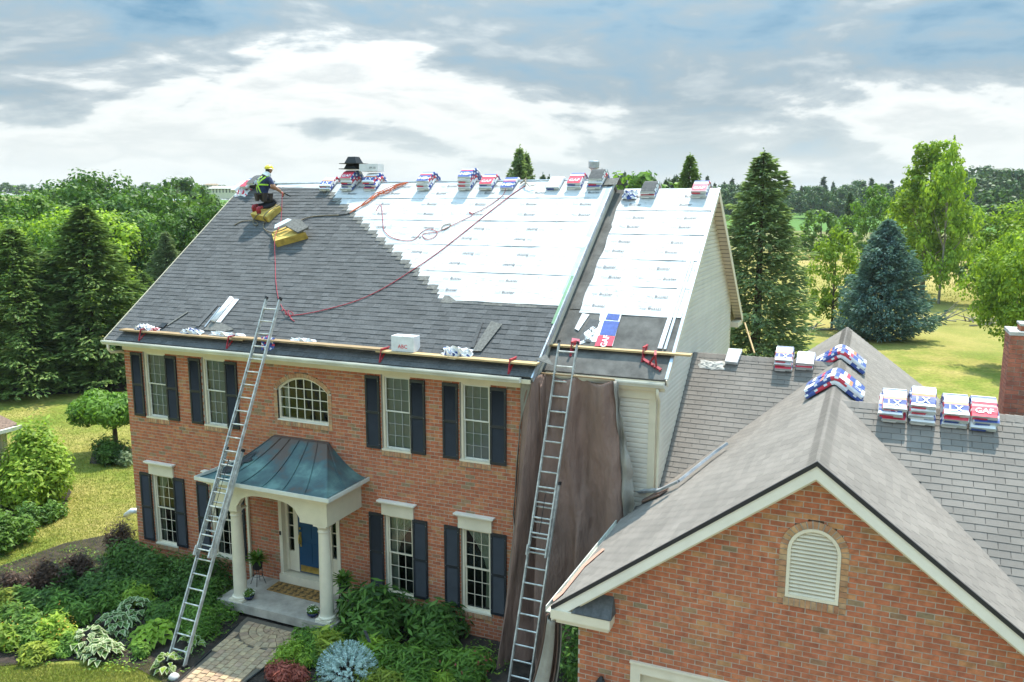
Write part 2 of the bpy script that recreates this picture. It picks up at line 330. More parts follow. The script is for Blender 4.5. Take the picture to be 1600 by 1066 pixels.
# ================================================================ HOUSE
WX=12.13; ZB=-.75; ZF=5.61
SL=.7309; EY=.302; EZ=5.954; RY=5.599; RZ=EZ+SL*(RY+EY)
def zmain(y): return EZ+SL*(y+EY)
SL2=.7397; E2=.415; EZ2=5.98; R2Y=5.894; R2Z=EZ2+SL2*(R2Y-E2)
def zsec(y): return EZ2+SL2*(y-E2)
MX0,MX1=-.30,12.46; SX1=15.22; GX=14.96; Y2=.55; YB=10.43
house=thing('brick_house',(6,5,ZB),'two storey red brick house with navy shutters and a half shingled roof','house')
class Pieces:
    """many alike pieces: the 300 that show largest become parts, the rest one joined part"""
    def __init__(s,name,mat,parent,limit=300): s.n=name; s.mat=mat; s.p=parent; s.l=[]; s.lim=limit
    def add(s,vs,fs): s.l.append(([Vector(v) for v in vs],fs))
    def finish(s):
        sc=[]
        for i,(vs,fs) in enumerate(s.l):
            c=sum(vs,Vector())/len(vs); x,y,z=toimg(c); inn=(0<x<1600 and 0<y<1066 and z>0)
            sc.append(((c-CAM).length if inn else 1e6+(c-CAM).length,i))
        sc.sort(); rest=MB()
        for k,(d,i) in enumerate(sc):
            vs,fs=s.l[i]
            if k<s.lim and d<1e6:
                me=bpy.data.meshes.new(s.n); me.from_pydata([tuple(v) for v in vs],[],fs); me.materials.append(s.mat); me.update()
                link(s.n,me,s.p)
            else: rest.add(vs,fs)
        if rest.v: rest.build(s.n,s.mat,s.p,kind='stuff')
BOXF5=[(0,1,5,4),(1,2,6,5),(2,3,7,6),(3,0,4,7),(4,5,6,7),(0,3,2,1)]
def boxv(x0,x1,y0,y1,z0,z1): return [(x0,y0,z0),(x1,y0,z0),(x1,y1,z0),(x0,y1,z0),(x0,y0,z1),(x1,y0,z1),(x1,y1,z1),(x0,y1,z1)]
CH=.0885; BL=.232
def brick_wall(P,backing,yf,z0,z1,xr,openings,rng,flip=False,tr=None):
    """bricks on the plane y=yf (front towards -y); xr(z)->(x0,x1); openings: list of f(z)->None or (a,b)"""
    nrow=int((z1-z0)/CH)+1
    for r in range(nrow):
        za=z0+r*CH; zc=za+CH/2; x0,x1=xr(min(zc,z1-.01))
        if x1-x0<.05: continue
        iv=[(x0,x1)]
        for op in openings:
            o=op(zc)
            if not o: continue
            a,b=o; ni=[]
            for p,q in iv:
                if b<=p or a>=q: ni.append((p,q)); continue
                if a>p: ni.append((p,a))
                if b<q: ni.append((b,q))
            iv=ni
        for p,q in iv:
            if q-p<.02: continue
            vs=boxv(p,q,yf+.006,yf+.16,za,za+CH)
            backing.add([tr(v) for v in vs] if tr else vs,BOXF5)
            off=(r%2)*BL/2; k=math.floor((p-off)/BL)
            while off+k*BL<q:
                a=max(off+k*BL+.0065,p+.001); b=min(off+(k+1)*BL-.0065,q-.001); k+=1
                if b-a<.02: continue
                j=rng.uniform(-.003,.003); e=.0025
                zl=za+.0075+rng.uniform(-.001,.001); zh=za+CH-.0075+rng.uniform(-.001,.001)
                yy=yf+j
                vs=[(a,yy,zl),(b,yy,zl),(b,yf+.10,zl),(a,yf+.10,zl),(a,yy,zh),(b,yy,zh),(b,yf+.10,zh),(a,yf+.10,zh)]
                P.add([tr(v) for v in vs] if tr else vs,BOXF5[:5] if False else BOXF5)
# shutters pairs (outer edges)
UW=[(.265,1.925),(2.378,4.021),(7.984,9.631),(10.101,11.721)]
ZUT,ZUB,ZLT,ZLB=5.559,3.772,2.088,.069
SW=.40
ops=[]
def rect(a,b,c,d): return lambda z:(a,b) if c<z<d else None
for a,b in UW:
    ops.append(rect(a+SW+.03,b-SW+.0,ZUB-.02,ZF+.1)); ops.append(rect(a+SW+.03,b-SW,ZLB-.06,ZLT+.02))
# arched window opening
AX0,AX1,AZ0,AZS,AZT=5.30,6.86,4.17,4.98,5.32
def arch(z):
    if z<AZ0 or z>AZT: return None
    if z<AZS: return (AX0,AX1)
    h=AZT-AZS; w=(AX1-AX0)/2; Rr=(w*w+h*h)/(2*h); zc=AZT-Rr
    d=Rr*Rr-(z-zc)**2
    if d<=0: return None
    d=math.sqrt(d); c=(AX0+AX1)/2; return (c-d,c+d)
ops.append(arch)
def archo(z):   # arch ring and soldier jambs
    g=.10
    if z<AZ0-.14 or z>AZT+g: return None
    if z<AZS: return (AX0-g,AX1+g)
    h=AZT-AZS; w=(AX1-AX0)/2; Rr=(w*w+h*h)/(2*h); zc=AZT-Rr; R2=Rr+g
    d=R2*R2-(z-zc)**2
    if d<=0: return None
    d=math.sqrt(d); c=(AX0+AX1)/2; return (max(c-d,AX0-g),min(c+d,AX1+g))
ops[-1]=archo
DX0,DX1=5.16,7.08
ops.append(rect(DX0,DX1,-.4,2.12))
for a,b in UW: ops.append(rect(a+SW+.02,b-SW+.01,ZUB-.17,ZUB-.0)); ops.append(rect(a+SW+.02,b-SW+.01,ZLB-.2,ZLB-.04))
rng=random.Random(3)
HB=Pieces('brick',M['brick'],house); back=MB()
brick_wall(HB,back,0,ZB,ZF,lambda z:(0,WX),ops,rng)
# the left end wall (faces -x) and mortar core behind
back.box(0.0,.16,.16,11.2,ZB,ZF)
back.build('wall',M['mortar'],house)
HB.finish()
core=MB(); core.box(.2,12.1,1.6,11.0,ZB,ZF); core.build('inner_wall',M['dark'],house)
rw=MB(); rw.box(WX,GX,.9,YB,ZB,5.9); rw.box(.2,WX,11.0,11.2,ZB,ZF); rw.build('rear_wall',M['vinyl'],house)
# soldier sills + arch ring
def soldier_row(P,x0,x1,z0,z1,n,yf=-.025,yb=.12,par=None):
    w=(x1-x0)/n
    for i in range(n):
        j=rng.uniform(-.003,.003)
        P.add(boxv(x0+i*w+.005,x0+(i+1)*w-.005,yf+j,yb,z0,z1),BOXF5)
SP=Pieces('sill_brick',M['soldier'],house)
mb=MB()
for a,b in UW:
    for z in (ZUB-.17,ZLB-.195):
        soldier_row(SP,a+SW+.02,b-SW+.01,z+.005,z+.125,11); mb.box(a+SW+.02,b-SW+.01,-.015,.11,z,z+.12)
soldier_row(SP,AX0,AX1,AZ0-.135,AZ0-.01,20); mb.box(AX0,AX1,-.015,.11,AZ0-.14,AZ0-.015)
for s in (0,1):      # jamb bricks beside the arched window
    x0,x1=((AX0-.11,AX0-.004) if s==0 else (AX1+.004,AX1+.11))
    for k in range(11):
        z=AZ0-.13+k*CH*1.02
        if z+CH<AZS+.05: SP.add(boxv(x0,x1,-.012,.12,z+.005,z+CH-.005),BOXF5)
    mb.box(x0,x1,-.002,.11,AZ0-.135,AZS)
h=AZT-AZS; w_=(AX1-AX0)/2; Rr=(w_*w_+h*h)/(2*h); zc_=AZT-Rr; cx_=(AX0+AX1)/2; amax=math.asin(min(1,w_/Rr))+.03
na=24
for i in range(na):
    a0=-amax+2*amax*i/na+.004; a1=-amax+2*amax*(i+1)/na-.004
    vs=[]
    for yy in (-.015,.12):
        for rr,aa in((Rr+.003,a0),(Rr+.003,a1),(Rr+.112,a1),(Rr+.112,a0)): vs.append((cx_+rr*math.sin(aa),yy,zc_+rr*math.cos(aa)))
    SP.add(vs,[(0,1,2,3),(7,6,5,4),(0,4,5,1),(1,5,6,2),(2,6,7,3),(3,7,4,0)])
for i in range(na):
    a0=-amax+2*amax*i/na; a1=-amax+2*amax*(i+1)/na; vs=[]
    for yy in (-.004,.11):
        for rr,aa in((Rr+.001,a0),(Rr+.001,a1),(Rr+.11,a1),(Rr+.11,a0)): vs.append((cx_+rr*math.sin(aa),yy,zc_+rr*math.cos(aa)))
    mb.add(vs,[(0,1,2,3),(7,6,5,4),(0,4,5,1),(1,5,6,2),(2,6,7,3),(3,7,4,0)])
SP.finish(); mb.build('sill_mortar',M['mortar'],house)
# ---------------- windows
def window(x0,x1,z0,z1,upper,kind):
    yf=.075
    f=MB(); t=.055
    f.box(x0,x0+t,yf-.03,yf+.08,z0,z1); f.box(x1-t,x1,yf-.03,yf+.08,z0,z1); f.box(x0+t,x1-t,yf-.03,yf+.08,z1-t,z1)
    win=f.build('window',M['creamlt'],house)
    s=MB(); s.box(x0-.02,x1+.02,yf-.10,yf+.08,z0-.045,z0); s.build('sill',M['creamlt'],win)
    zm=(z0+z1)/2
    for (a,b,y) in((zm,z1-t,yf+.0),(z0,zm+.03,yf+.025)):
        s=MB(); q=.035
        xa,xb=x0+t,x1-t
        s.box(xa,xa+q,y,y+.03,a,b); s.box(xb-q,xb,y,y+.03,a,b); s.box(xa+q,xb-q,y,y+.03,a,a+q); s.box(xa+q,xb-q,y,y+.03,b-q,b)
        s.build('sash',M['gutter'] if upper else M['creamlt'],win)
        gx0,gx1,gz0,gz1=xa+q,xb-q,a+q,b-q
        m=MB()
        for i in(1,2): xx=gx0+(gx1-gx0)*i/3; m.box(xx-.006,xx+.006,y+.006,y+.018,gz0,gz1)
        for i in(1,2): zz=gz0+(gz1-gz0)*i/3; m.box(gx0,gx1,y+.008,y+.0165,zz-.006,zz+.006)
        m.build('muntin',M['muntin'] if upper else M['creamlt'],win)
        for i in range(3):
            for j in range(3):
                p=MB(); xx0=gx0+(gx1-gx0)*i/3;xx1=gx0+(gx1-gx0)*(i+1)/3;zz0=gz0+(gz1-gz0)*j/3;zz1=gz0+(gz1-gz0)*(j+1)/3
                p.quad((xx0,y+.02,zz0),(xx1,y+.02,zz0),(xx1,y+.02,zz1),(xx0,y+.02,zz1)); p.build('pane',M['glass'],win)
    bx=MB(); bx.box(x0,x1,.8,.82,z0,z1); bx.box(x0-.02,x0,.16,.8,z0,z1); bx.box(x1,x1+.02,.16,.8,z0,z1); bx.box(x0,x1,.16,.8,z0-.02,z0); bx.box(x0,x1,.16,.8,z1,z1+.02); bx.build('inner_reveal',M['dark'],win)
    if kind=='blind':
        b=MB(); n=int((z1-z0)/.035)
        for i in range(n):
            z=z0+.02+i*(z1-z0-.03)/n
            b.add([(x0+t,.160,z),(x1-t,.160,z),(x1-t,.185,z+.030),(x0+t,.185,z+.030)],[(0,1,2,3)])
        b.build('blind',M['blind'],win)
    else:
        c=MB(); nu,nv=46,10
        for side in ((-1,) if kind=='left' else ((1,) if kind=='right' else (-1,1))):
            vs=[];
            W_=(x1-x0)*(.98 if kind!='both' else .42)
            for j in range(nv+1):
                v=j/nv; z=z1-.03-(z1-z0-.06)*v
                ww=W_*(1-.55*min(1,v/.55)) if v<.55 else W_*(.45-.0*(v-.55))
                ww=W_*(1-.75*math.sin(min(1,v/.55)*math.pi/2)**1.2) if v<.55 else W_*(.25+.1*(v-.55))
                for i in range(nu+1):
                    u=i/nu; x=(x0+.03+ww*u) if side<0 else (x1-.03-ww*u)
                    vs.append((x,.23+.025*math.sin(u*58+v*2),z))
            fs=[(j*(nu+1)+i,j*(nu+1)+i+1,(j+1)*(nu+1)+i+1,(j+1)*(nu+1)+i) for j in range(nv) for i in range(nu)]
            c.add(vs,fs)
        c.build('curtain',M['curtain'],win,smooth=True)
    return win
def shutter(x0,x1,z0,z1):
    s=MB(); y0,y1=-.045,-.004; t=.05; zm=(z0+z1)/2
    s.box(x0,x0+t,y0,y1,z0,z1); s.box(x1-t,x1,y0,y1,z0,z1)
    for a,b in((z0,z0+.07),(zm-.035,zm+.035),(z1-.07,z1)): s.box(x0+t,x1-t,y0,y1,a,b)
    sh=s.build('shutter',M['shutter'],house)
    l=MB()
    for a,b in((z0+.07,zm-.035),(zm+.035,z1-.07)):
        n=int((b-a)/.034)
        for i in range(n):
            z=a+(b-a)*i/n; d=(b-a)/n
            l.add([(x0+t,y0+.006,z),(x1-t,y0+.006,z),(x1-t,y1-.006,z+d),(x0+t,y1-.006,z+d)],[(0,1,2,3)])
        l.quad((x0+t,y1-.001,a),(x1-t,y1-.001,a),(x1-t,y1-.001,b),(x0+t,y1-.001,b))
    l.build('louvres',M['shutter'],sh,kind='stuff')
    k=MB()
    for z in(z0+.12,zm,z1-.12):
        for x in(x0+.025,x1-.025): k.box(x-.005,x+.005,y0-.004,y0,z-.005,z+.005)
    k.build('fixing_screws',M['galv'],sh,kind='stuff')
for i,(a,b) in enumerate(UW):
    window(a+SW+.045,b-SW-.005,ZUB,ZF-.005,True,'blind')
    window(a+SW+.045,b-SW-.005,ZLB-.03,ZLT+.01,False,['both','both','left','right'][i])
    for z0,z1 in((ZUB-.02,ZUT),(ZLB,ZLT)):
        shutter(a,a+SW,z0,z1); shutter(b-SW,b,z0,z1)
    # window head with crown
    x0,x1=a+SW-.02,b-SW+.03
    h=MB(); h.box(x0,x1,-.05,.0,ZLT+.0,ZLT+.30); hd=h.build('window_head',M['creamlt'],house)
    c=MB(); 
    for k,(o,dz) in enumerate(((.03,.02),(.06,.03),(.10,.035))):
        zz=ZLT+.30+sum((.02,.03,.035)[:k]); c.box(x0-o*.8,x1+o*.8,-.05-o,.0,zz,zz+dz)
    c.build('crown_moulding',M['white'],hd)
# arched window
def archpoly(off,n=20):
    pts=[(AX0+off,AZ0+off)]; 
    rr=Rr-off; 
    am=math.asin(min(1,(w_-off)/rr))
    pts.append((AX1-off,AZ0+off))
    for i in range(n+1):
        a=am-2*am*i/n; pts.append((cx_+rr*math.sin(a),zc_+rr*math.cos(a)))
    return pts
o1,o2=archpoly(.0),archpoly(.055)
f=MB(); n=len(o1)
vs=[(x,.05,z) for x,z in o1]+[(x,.05,z) for x,z in o2]+[(x,.14,z) for x,z in o1]+[(x,.14,z) for x,z in o2]
fs=[]
for i in range(n):
    j=(i+1)%n; fs+=[(i,j,n+j,n+i),(n+i,n+j,3*n+j,3*n+i),(i,2*n+i,2*n+j,j)]
f.add(vs,fs); aw=f.build('window',M['creamlt'],house,label='wide arched window with white grille over the porch')
m=MB(); ins=archpoly(.055)
def zt_at(x): 
    d=(Rr-.055)**2-(x-cx_)**2; return zc_+math.sqrt(max(d,0))
gx0,gx1=AX0+.055,AX1-.055
for i in range(1,6): xx=gx0+(gx1-gx0)*i/6; m.box(xx-.009,xx+.009,.075,.09,AZ0+.055,zt_at(xx))
for i in (1,2,3): 
    zz=AZ0+.055+i*.262; 
    m.box(gx0,gx1,.077,.088,zz-.009,zz+.009)
m.build('muntin',M['white'],aw)
for i in range(6):
    for j in range(4):
        x0=gx0+(gx1-gx0)*i/6;x1=gx0+(gx1-gx0)*(i+1)/6; z0=AZ0+.055+j*.262; z1=z0+.262
        if j==3:
            p=MB(); p.add([(x0,.092,z0),(x1,.092,z0),(x1,.092,zt_at(x1)),((x0+x1)/2,.092,zt_at((x0+x1)/2)),(x0,.092,zt_at(x0))],[(0,1,2,3,4)])
        else: p=MB().quad((x0,.092,z0),(x1,.092,z0),(x1,.092,z1),(x0,.092,z1))
        p.build('pane',M['glass'],aw)
s=MB(); s.box(AX0-.01,AX1+.01,-.03,.14,AZ0-.012,AZ0+.02); s.build('sill',M['white'],aw)
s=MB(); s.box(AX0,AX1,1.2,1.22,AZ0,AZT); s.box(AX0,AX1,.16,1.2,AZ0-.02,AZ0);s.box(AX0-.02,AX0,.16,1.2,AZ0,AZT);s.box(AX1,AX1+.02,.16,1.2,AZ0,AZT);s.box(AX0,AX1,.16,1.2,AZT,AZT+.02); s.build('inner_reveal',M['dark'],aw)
c=MB(); vs=[];nu=14
for j in range(2):
    for i in range(nu+1): vs.append((gx0+.02+.16*i/nu,.2+.02*math.sin(i*1.8),AZ0+.03 if j==0 else AZS+.05))
c.add(vs,[(i,i+1,nu+2+i,nu+1+i) for i in range(nu)]); c.build('curtain',M['blind'],aw,smooth=True)
# ---------------- frieze, soffit, gutter
f=MB(); f.box(-.02,WX+.02,-.035,.0,ZF,ZF+.225); f.box(-.02,WX+.02,-.06,-.035,ZF+.17,ZF+.225); f.box(-.06,0,-.0,11.2,ZF,ZF+.225)
f.build('frieze',M['cream'],house)
f=MB(); f.box(MX0+.02,MX1-.02,-.33,.0,ZF+.225,ZF+.245); f.build('soffit',M['soffit'],house)
def gutter(x0,x1,y,z,name='gutter',parent=house):
    # K-style section, open top
    prof=[(0,0),(-.085,0),(-.105,.04),(-.13,.075),(-.13,.11),(-.118,.11),(-.118,.078),(-.095,.045),(-.078,.012),(-.012,.012),(-.012,.11),(0,.11)]
    g=MB(); n=len(prof)
    vs=[(x0,y+a,z+b) for a,b in prof]+[(x1,y+a,z+b) for a,b in prof]
    g.add(vs,[(i,(i+1)%n,n+(i+1)%n,n+i) for i in range(n)]); 
    for x in(x0,x1): g.add([(x,y,z),(x,y-.085,z),(x,y-.105,z+.04),(x,y-.13,z+.075),(x,y-.13,z+.11),(x,y,z+.11)],[(0,1,2,3,4,5)])
    return g.build(name,M['gutter'],parent)
f=MB(); f.box(MX0+.02,MX1-.02,-.36,-.33,ZF+.18,EZ-.07); f.build('fascia',M['cream'],house)
gutter(MX0,WX+.10,-.36,ZF+.20)
# elbow of the downpipe at the left corner
d=MB(); d.tube([(MX0+.2,-.42,ZF+.2),(MX0+.2,-.42,ZF+.08),(MX0+.22,-.36,ZF-.02),(.02,-.1,ZF-.04),(-.09,.22,ZF-.2),(-.09,.25,ZB)],.04,8); d.build('downpipe',M['cream'],house,smooth=True)
# ---------------- roof decks
def slab(name,poly,th,mt,parent): b=MB(); b.prism(poly,(0,0,-th)); return b.build(name,mt,parent)
ex=.02
deck=slab('roof_deck',[(MX0,-EY,EZ-ex),(MX1,-EY,EZ-ex),(MX1,RY,RZ-ex),(MX0,RY,RZ-ex)],.11,M['dkmetal'],house)
slab('roof_deck',[(MX0,RY,RZ-ex),(MX1,RY,RZ-ex),(MX1,2*RY+EY,EZ-ex),(MX0,2*RY+EY,EZ-ex)],.11,M['shingle_old'],house)
slab('roof_deck',[(MX1-.2,E2,EZ2-ex),(SX1,E2,EZ2-ex),(SX1,R2Y,R2Z-ex),(MX1-.2,R2Y,R2Z-ex)],.11,M['iceshield'],house)
slab('roof_deck',[(MX1-.2,R2Y,R2Z-ex),(SX1,R2Y,R2Z-ex),(SX1,11.5,zsec(E2)-.1),(MX1-.2,11.5,zsec(E2)-.1)],.12,M['shingle_old'],house)
# step wall between the two roof levels, and left gable
b=MB(); b.prism([(MX1-.05,-.1,5.7),(MX1-.05,RY*2,5.7),(MX1-.05,RY,RZ-.13)],(-.04,0,0)); b.build('gable_panel',M['vinyl'],house); b=MB(); b.prism([(.02,0,ZF),(.02,RY*2,ZF),(.02,RY,RZ-.2)],(.04,0,0)); b.build('gable_panel',M['vinyl'],house)
# rake edge of the upper roof above the step: bent metal in grey, green at the foot
def rakebar(x,ya,yb,zf,w,h,off=0): 
    b=MB(); b.bar((x,ya,zf(ya)+off),(x,yb,zf(yb)+off),w,h); return b
rakebar(MX1+.01,-.33,RY,zmain,.035,.13,-.05).build('rake_trim',M['galv'],house)
rakebar(MX1-.06,1.5,RY-.1,zmain,.13,.012,.012).build('rake_trim',M['metal'],house,label='bent grey metal edging left loose along the white felt')
b=rakebar(MX1-.03,1.0,2.35,zmain,.07,.02,.022); b.build('rake_trim',mat('green metal',(.16,.30,.17),.6),house,label='pale green strip at the foot of the rake edge')
rakebar(MX0-.01,-.33,RY,zmain,.02,.14,-.05).build('rake_trim',M['cream'],house)
b=MB(); b.tube([(MX0,RY,RZ+.01),(MX1,RY,RZ+.01)],.03,6); b.build('ridge_board',M['galv'],house)
# ---------------- main roof shingles
c_,s_=1/math.sqrt(1+SL*SL),SL/math.sqrt(1+SL*SL)
def shingles(P,origin,u,v,n,width,length,expo,keep,tab=(.17,.34),thick=.009,rng=random,cutter=None,reg=False,lift=.004,xmax=None):
    """u across, v upslope, n normal. keep(px,pv)->bool for tab centre"""
    rows=int(length/expo)+1
    for r in range(rows):
        x=-rng.uniform(0,.3) if not reg else -((r%2)*.165+.01*(r%3))
        while x<width:
            w=rng.uniform(*tab) if not reg else .33
            a=max(x,0); b=min(x+w,width); x+=w
            if b-a<.02: continue
            v0=r*expo; v1=min(v0+expo+.03,length)
            if v1-v0<.02: continue
            if xmax: b=min(b,xmax(v0+expo/2))
            if b-a<.02: continue
            cx=(a+b)/2; k=keep(cx,v0+expo/2)
            if not k: continue
            t=thick*(rng.choice((.55,1.25)) if not reg else 1); g=.005 if reg else .0015
            j=rng.uniform(-.003,.003)
            q=[(a+g,v0+j,t+lift),(b-g,v0+j,t+lift),(b-g,v1,lift*.3),(a+g,v1,lift*.3),(a+g,v0+j,-.004),(b-g,v0+j,-.004),(b-g,v1,-.01),(a+g,v1,-.01)]
            vs=[origin+u*p[0]+v*p[1]+n*p[2] for p in q]
            if cutter: vs=[cutter(p) for p in vs]
            P.add(vs,[(0,1,2,3),(4,5,1,0),(5,6,2,1),(7,4,0,3)])
U=Vector((1,0,0)); V=Vector((0,c_,s_)); Nn=Vector((0,-s_,c_)); O_=Vector((MX0-.02,-EY-.03,EZ-SL*.03))
slopeL=(RY+EY)/c_+.03
def ypos(pv): return -EY-.03+pv*c_
def fedge(y): return 2.86+(5.43-y)*1.649       # the stair-stepped edge of the finished shingles
def keep_main(px,pv):
    x=MX0+px; y=ypos(pv)
    return True
def xmax_main(pv):
    y=ypos(pv)
    if y<1.52: return 99
    if y>5.40: return 1.1-MX0
    return fedge(y)-MX0+.02
EXPO=.1555
P=Pieces('shingle',M['shingle'],house); shingles(P,O_,U,V,Nn,MX1-MX0+.03,slopeL,EXPO,keep_main,rng=random.Random(5),xmax=xmax_main); P.finish()
# starter course along the felt's lower edge and the stepped cut ends
P=Pieces('starter_strip',M['shingle_cut'],house)
def onmain(x,y,h=0): return Vector((x,y,zmain(y)))+Nn*h
x=9.3
while x<MX1-.1:
    b=min(x+1.0,MX1-.1); P.add([onmain(x,1.42,.013),onmain(b-.01,1.42,.013),onmain(b-.01,1.64,.006),onmain(x,1.64,.006),onmain(x,1.42,0),onmain(b-.01,1.42,0),onmain(b-.01,1.64,0),onmain(x,1.64,0)],BOXF5); x=b
rr=random.Random(9); rows=int(slopeL/EXPO)
for r in range(rows):
    y0=ypos(r*EXPO); 
    if 1.6<y0<5.4:
        xe=fedge(ypos((r+.5)*EXPO)); L_=.12+(.13 if r%2 else 0)+rr.uniform(-.02,.02)
        y1=ypos(r*EXPO+EXPO+.02)
        P.add([onmain(xe-.04,y0-.002,.020),onmain(xe+L_,y0-.002,.020),onmain(xe+L_,y1,.012),onmain(xe-.04,y1,.012),onmain(xe-.04,y0,0),onmain(xe+L_,y0,0),onmain(xe+L_,y1,0),onmain(xe-.04,y1,0)],BOXF5)
P.finish()
# ---------------- felt: each course of the roll its own sheet
def felt_sheets(xf0,xf1,ys,zf,nn,wid,seed,low=False):
    rg=random.Random(seed)
    for i in range(len(ys)-1):
        y0,y1=ys[i],ys[i+1]; nx=60; ny=8; vs=[]
        for j in range(ny+1):
            y=y0-.05+(y1-y0+.05)*j/ny
            for k in range(nx+1):
                x0,x1=xf0(y),xf1(y); x=x0+(x1-x0)*k/nx
                hh=.016-.008*j/ny+.0045*math.sin(x*2.1+i*2+y*3)*math.sin(x*.7+y*5)+.003*math.sin(x*9+y*2+i)
                if k==nx: x+=.015*math.sin(y*9+i)
                if j==0: hh+=.003+.004*math.sin(x*3.3+i*5)
                hh=max(hh,.007)
                if low: e_=min(1,max(0,(x-fedge(y)-.15)/.5)) if y<5.4 else min(1,max(0,(x-1.3)/.5)); hh=hh*e_+(.0025-.0012*j/ny)*(1-e_)
                vs.append(Vector((x,y,zf(y)))+nn*hh)
        fs=[(j*(nx+1)+k,j*(nx+1)+k+1,(j+1)*(nx+1)+k+1,(j+1)*(nx+1)+k) for j in range(ny) for k in range(nx)]
        MB().add(vs,fs).build('felt_sheet',M['felt'],house,smooth=True)
        e=MB()      # lap edge is a real turned-down lip in darker grey
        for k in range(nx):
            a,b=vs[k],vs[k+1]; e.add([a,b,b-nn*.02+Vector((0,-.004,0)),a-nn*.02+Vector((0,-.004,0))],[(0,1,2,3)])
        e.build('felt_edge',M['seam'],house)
ys=[1.55,2.42,3.28,4.14,4.98,RY]
felt_sheets(lambda y: max(1.0,(fedge(y)-.45) if y<5.36 else 1.0),lambda y: MX1-.05-.06*math.sin(y*3),ys,zmain,Nn,0,1,True)
c2,s2=1/math.sqrt(1+SL2*SL2),SL2/math.sqrt(1+SL2*SL2); N2=Vector((0,-s2,c2)); V2=Vector((0,c2,s2))
felt_sheets(lambda y: 12.68+(.06 if y<4.6 else 0)+.02*math.sin(y*7),lambda y: SX1-.03,[1.96,2.75,3.55,4.35,5.15,R2Y],zsec,N2,0,2)
b=MB()
for k in range(5):
    y0=2.0+k*.8; 
    if y0>4.4: break
    b.add([Vector((x,y,zsec(y)))+N2*h for (x,y,h) in((MX1+.03,y0,.01),(12.74,y0,.01),(12.74,y0+.82,.006),(MX1+.03,y0+.82,.006))],[(0,1,2,3)])
b.build('membrane_strip',M['iceshield'],house)
# bare membrane on the lower part of the small roof
b=MB(); vs=[];nx=20
for j in range(9):
    y=E2-.02+(2.0-E2)*j/8
    for k in range(nx+1): 
        x=MX1+.02+(SX1-MX1-.04)*k/nx; vs.append(Vector((x,y,zsec(y)))+N2*(.002+.003*math.sin(x*5+y*3)**2))
b.add(vs,[(j*(nx+1)+k,j*(nx+1)+k+1,(j+1)*(nx+1)+k+1,(j+1)*(nx+1)+k) for j in range(8) for k in range(nx)]); b.build('membrane_sheet',M['iceshield'],house,smooth=True)
# ---------------- felt print
TXT={}
def textmesh(s,bold=0):
    if (s,bold) in TXT: return TXT[(s,bold)]
    cu=bpy.data.curves.new('t','FONT'); cu.body=s; cu.offset=bold; cu.size=1; cu.resolution_u=2
    o=bpy.data.objects.new('t',cu); COL.objects.link(o); dg=bpy.context.evaluated_depsgraph_get(); me=o.evaluated_get(dg).to_mesh()
    v=[tuple(x.co) for x in me.vertices]; f=[tuple(p.vertices) for p in me.polygons]
    xs=[p[0] for p in v]; zs=[p[1] for p in v]; cx=(min(xs)+max(xs))/2; cy=(min(zs)+max(zs))/2
    v=[(p[0]-cx,p[1]-cy) for p in v]; w=max(xs)-min(xs); h=max(zs)-min(zs)
    o.evaluated_get(dg).to_mesh_clear(); bpy.data.objects.remove(o); bpy.data.curves.remove(cu)
    TXT[(s,bold)]=(v,f,w,h); return TXT[(s,bold)]
def puttext(mb,s,c,u,v,size,bold=0,mi=0):
    vs,fs,w,h=textmesh(s,bold); c=Vector(c)
    mb.add([c+u*(p[0]*size)+v*(p[1]*size) for p in vs],fs,mi)
pm=MB(); pl_=MB(); rg=random.Random(11)
def printrow(y,x0,x1,zf,nn,vv,step,flip,phase):
    x=x0+phase
    while x<x1-.25:
        c=Vector((x,y,zf(y)))+nn*.0265; u=Vector((1,0,0))*(-1 if flip else 1); v=vv*(-1 if flip else 1)
        puttext(pl_,'Felt',c-u*.25,u,v,.105); puttext(pm,'Buster',c+u*.03,u,v,.125,.012)
        m=x+step/2
        if m<x1-.1: 
            q=Vector((m,y+.01,zf(y+.01)))+nn*.0265; pl_.add([q+Vector((-.06,0,0))-vv*.006,q+Vector((.06,0,0))-vv*.006,q+Vector((.06,0,0))+vv*.006,q+Vector((-.06,0,0))+vv*.006],[(0,1,2,3)])
        x+=step
k=0
for y in [1.80,2.15,2.62,2.95,3.45,3.80,4.32,4.70,5.12,5.40]:
    flip=2.5<y<4.2
    x0=fedge(y)+.55 if y<5.36 else 3.6
    printrow(y,x0,MX1-.15,zmain,Nn,V,1.55,flip,(k*.53)%1.3); k+=1
for y in [2.12,2.45,2.95,3.25,3.75,4.05,4.55,4.85,5.30,5.6]:
    printrow(y,13.05,SX1,zsec,N2,V2,1.35,False,(k*.07)%.3); k+=1
cp=MB(); rgp=random.Random(19)
for _ in range(900):
    if _%3: x,y,zf,nn_=rgp.uniform(3,MX1-.2),rgp.uniform(1.6,5.5),zmain,Nn
    else: x,y,zf,nn_=rgp.uniform(12.8,SX1-.1),rgp.uniform(2.0,5.8),zsec,N2
    if zf is zmain and x<fedge(min(y,5.36))+.5: continue
    c_p=Vector((x,y,zf(y)))+nn_*.0255; s_p=.014; vv=V if zf is zmain else V2
    cp.add([c_p+X0*math.cos(k*1.047)*s_p+vv*math.sin(k*1.047)*s_p for X0 in (Vector((1,0,0)),) for k in range(6)],[(0,1,2,3,4,5)])
cp.build('cap_nails',M['metal'],house,kind='stuff')
pm.build('felt_print',M['print'],house,kind='stuff'); pl_.build('felt_print',M['printlt'],house,kind='stuff')
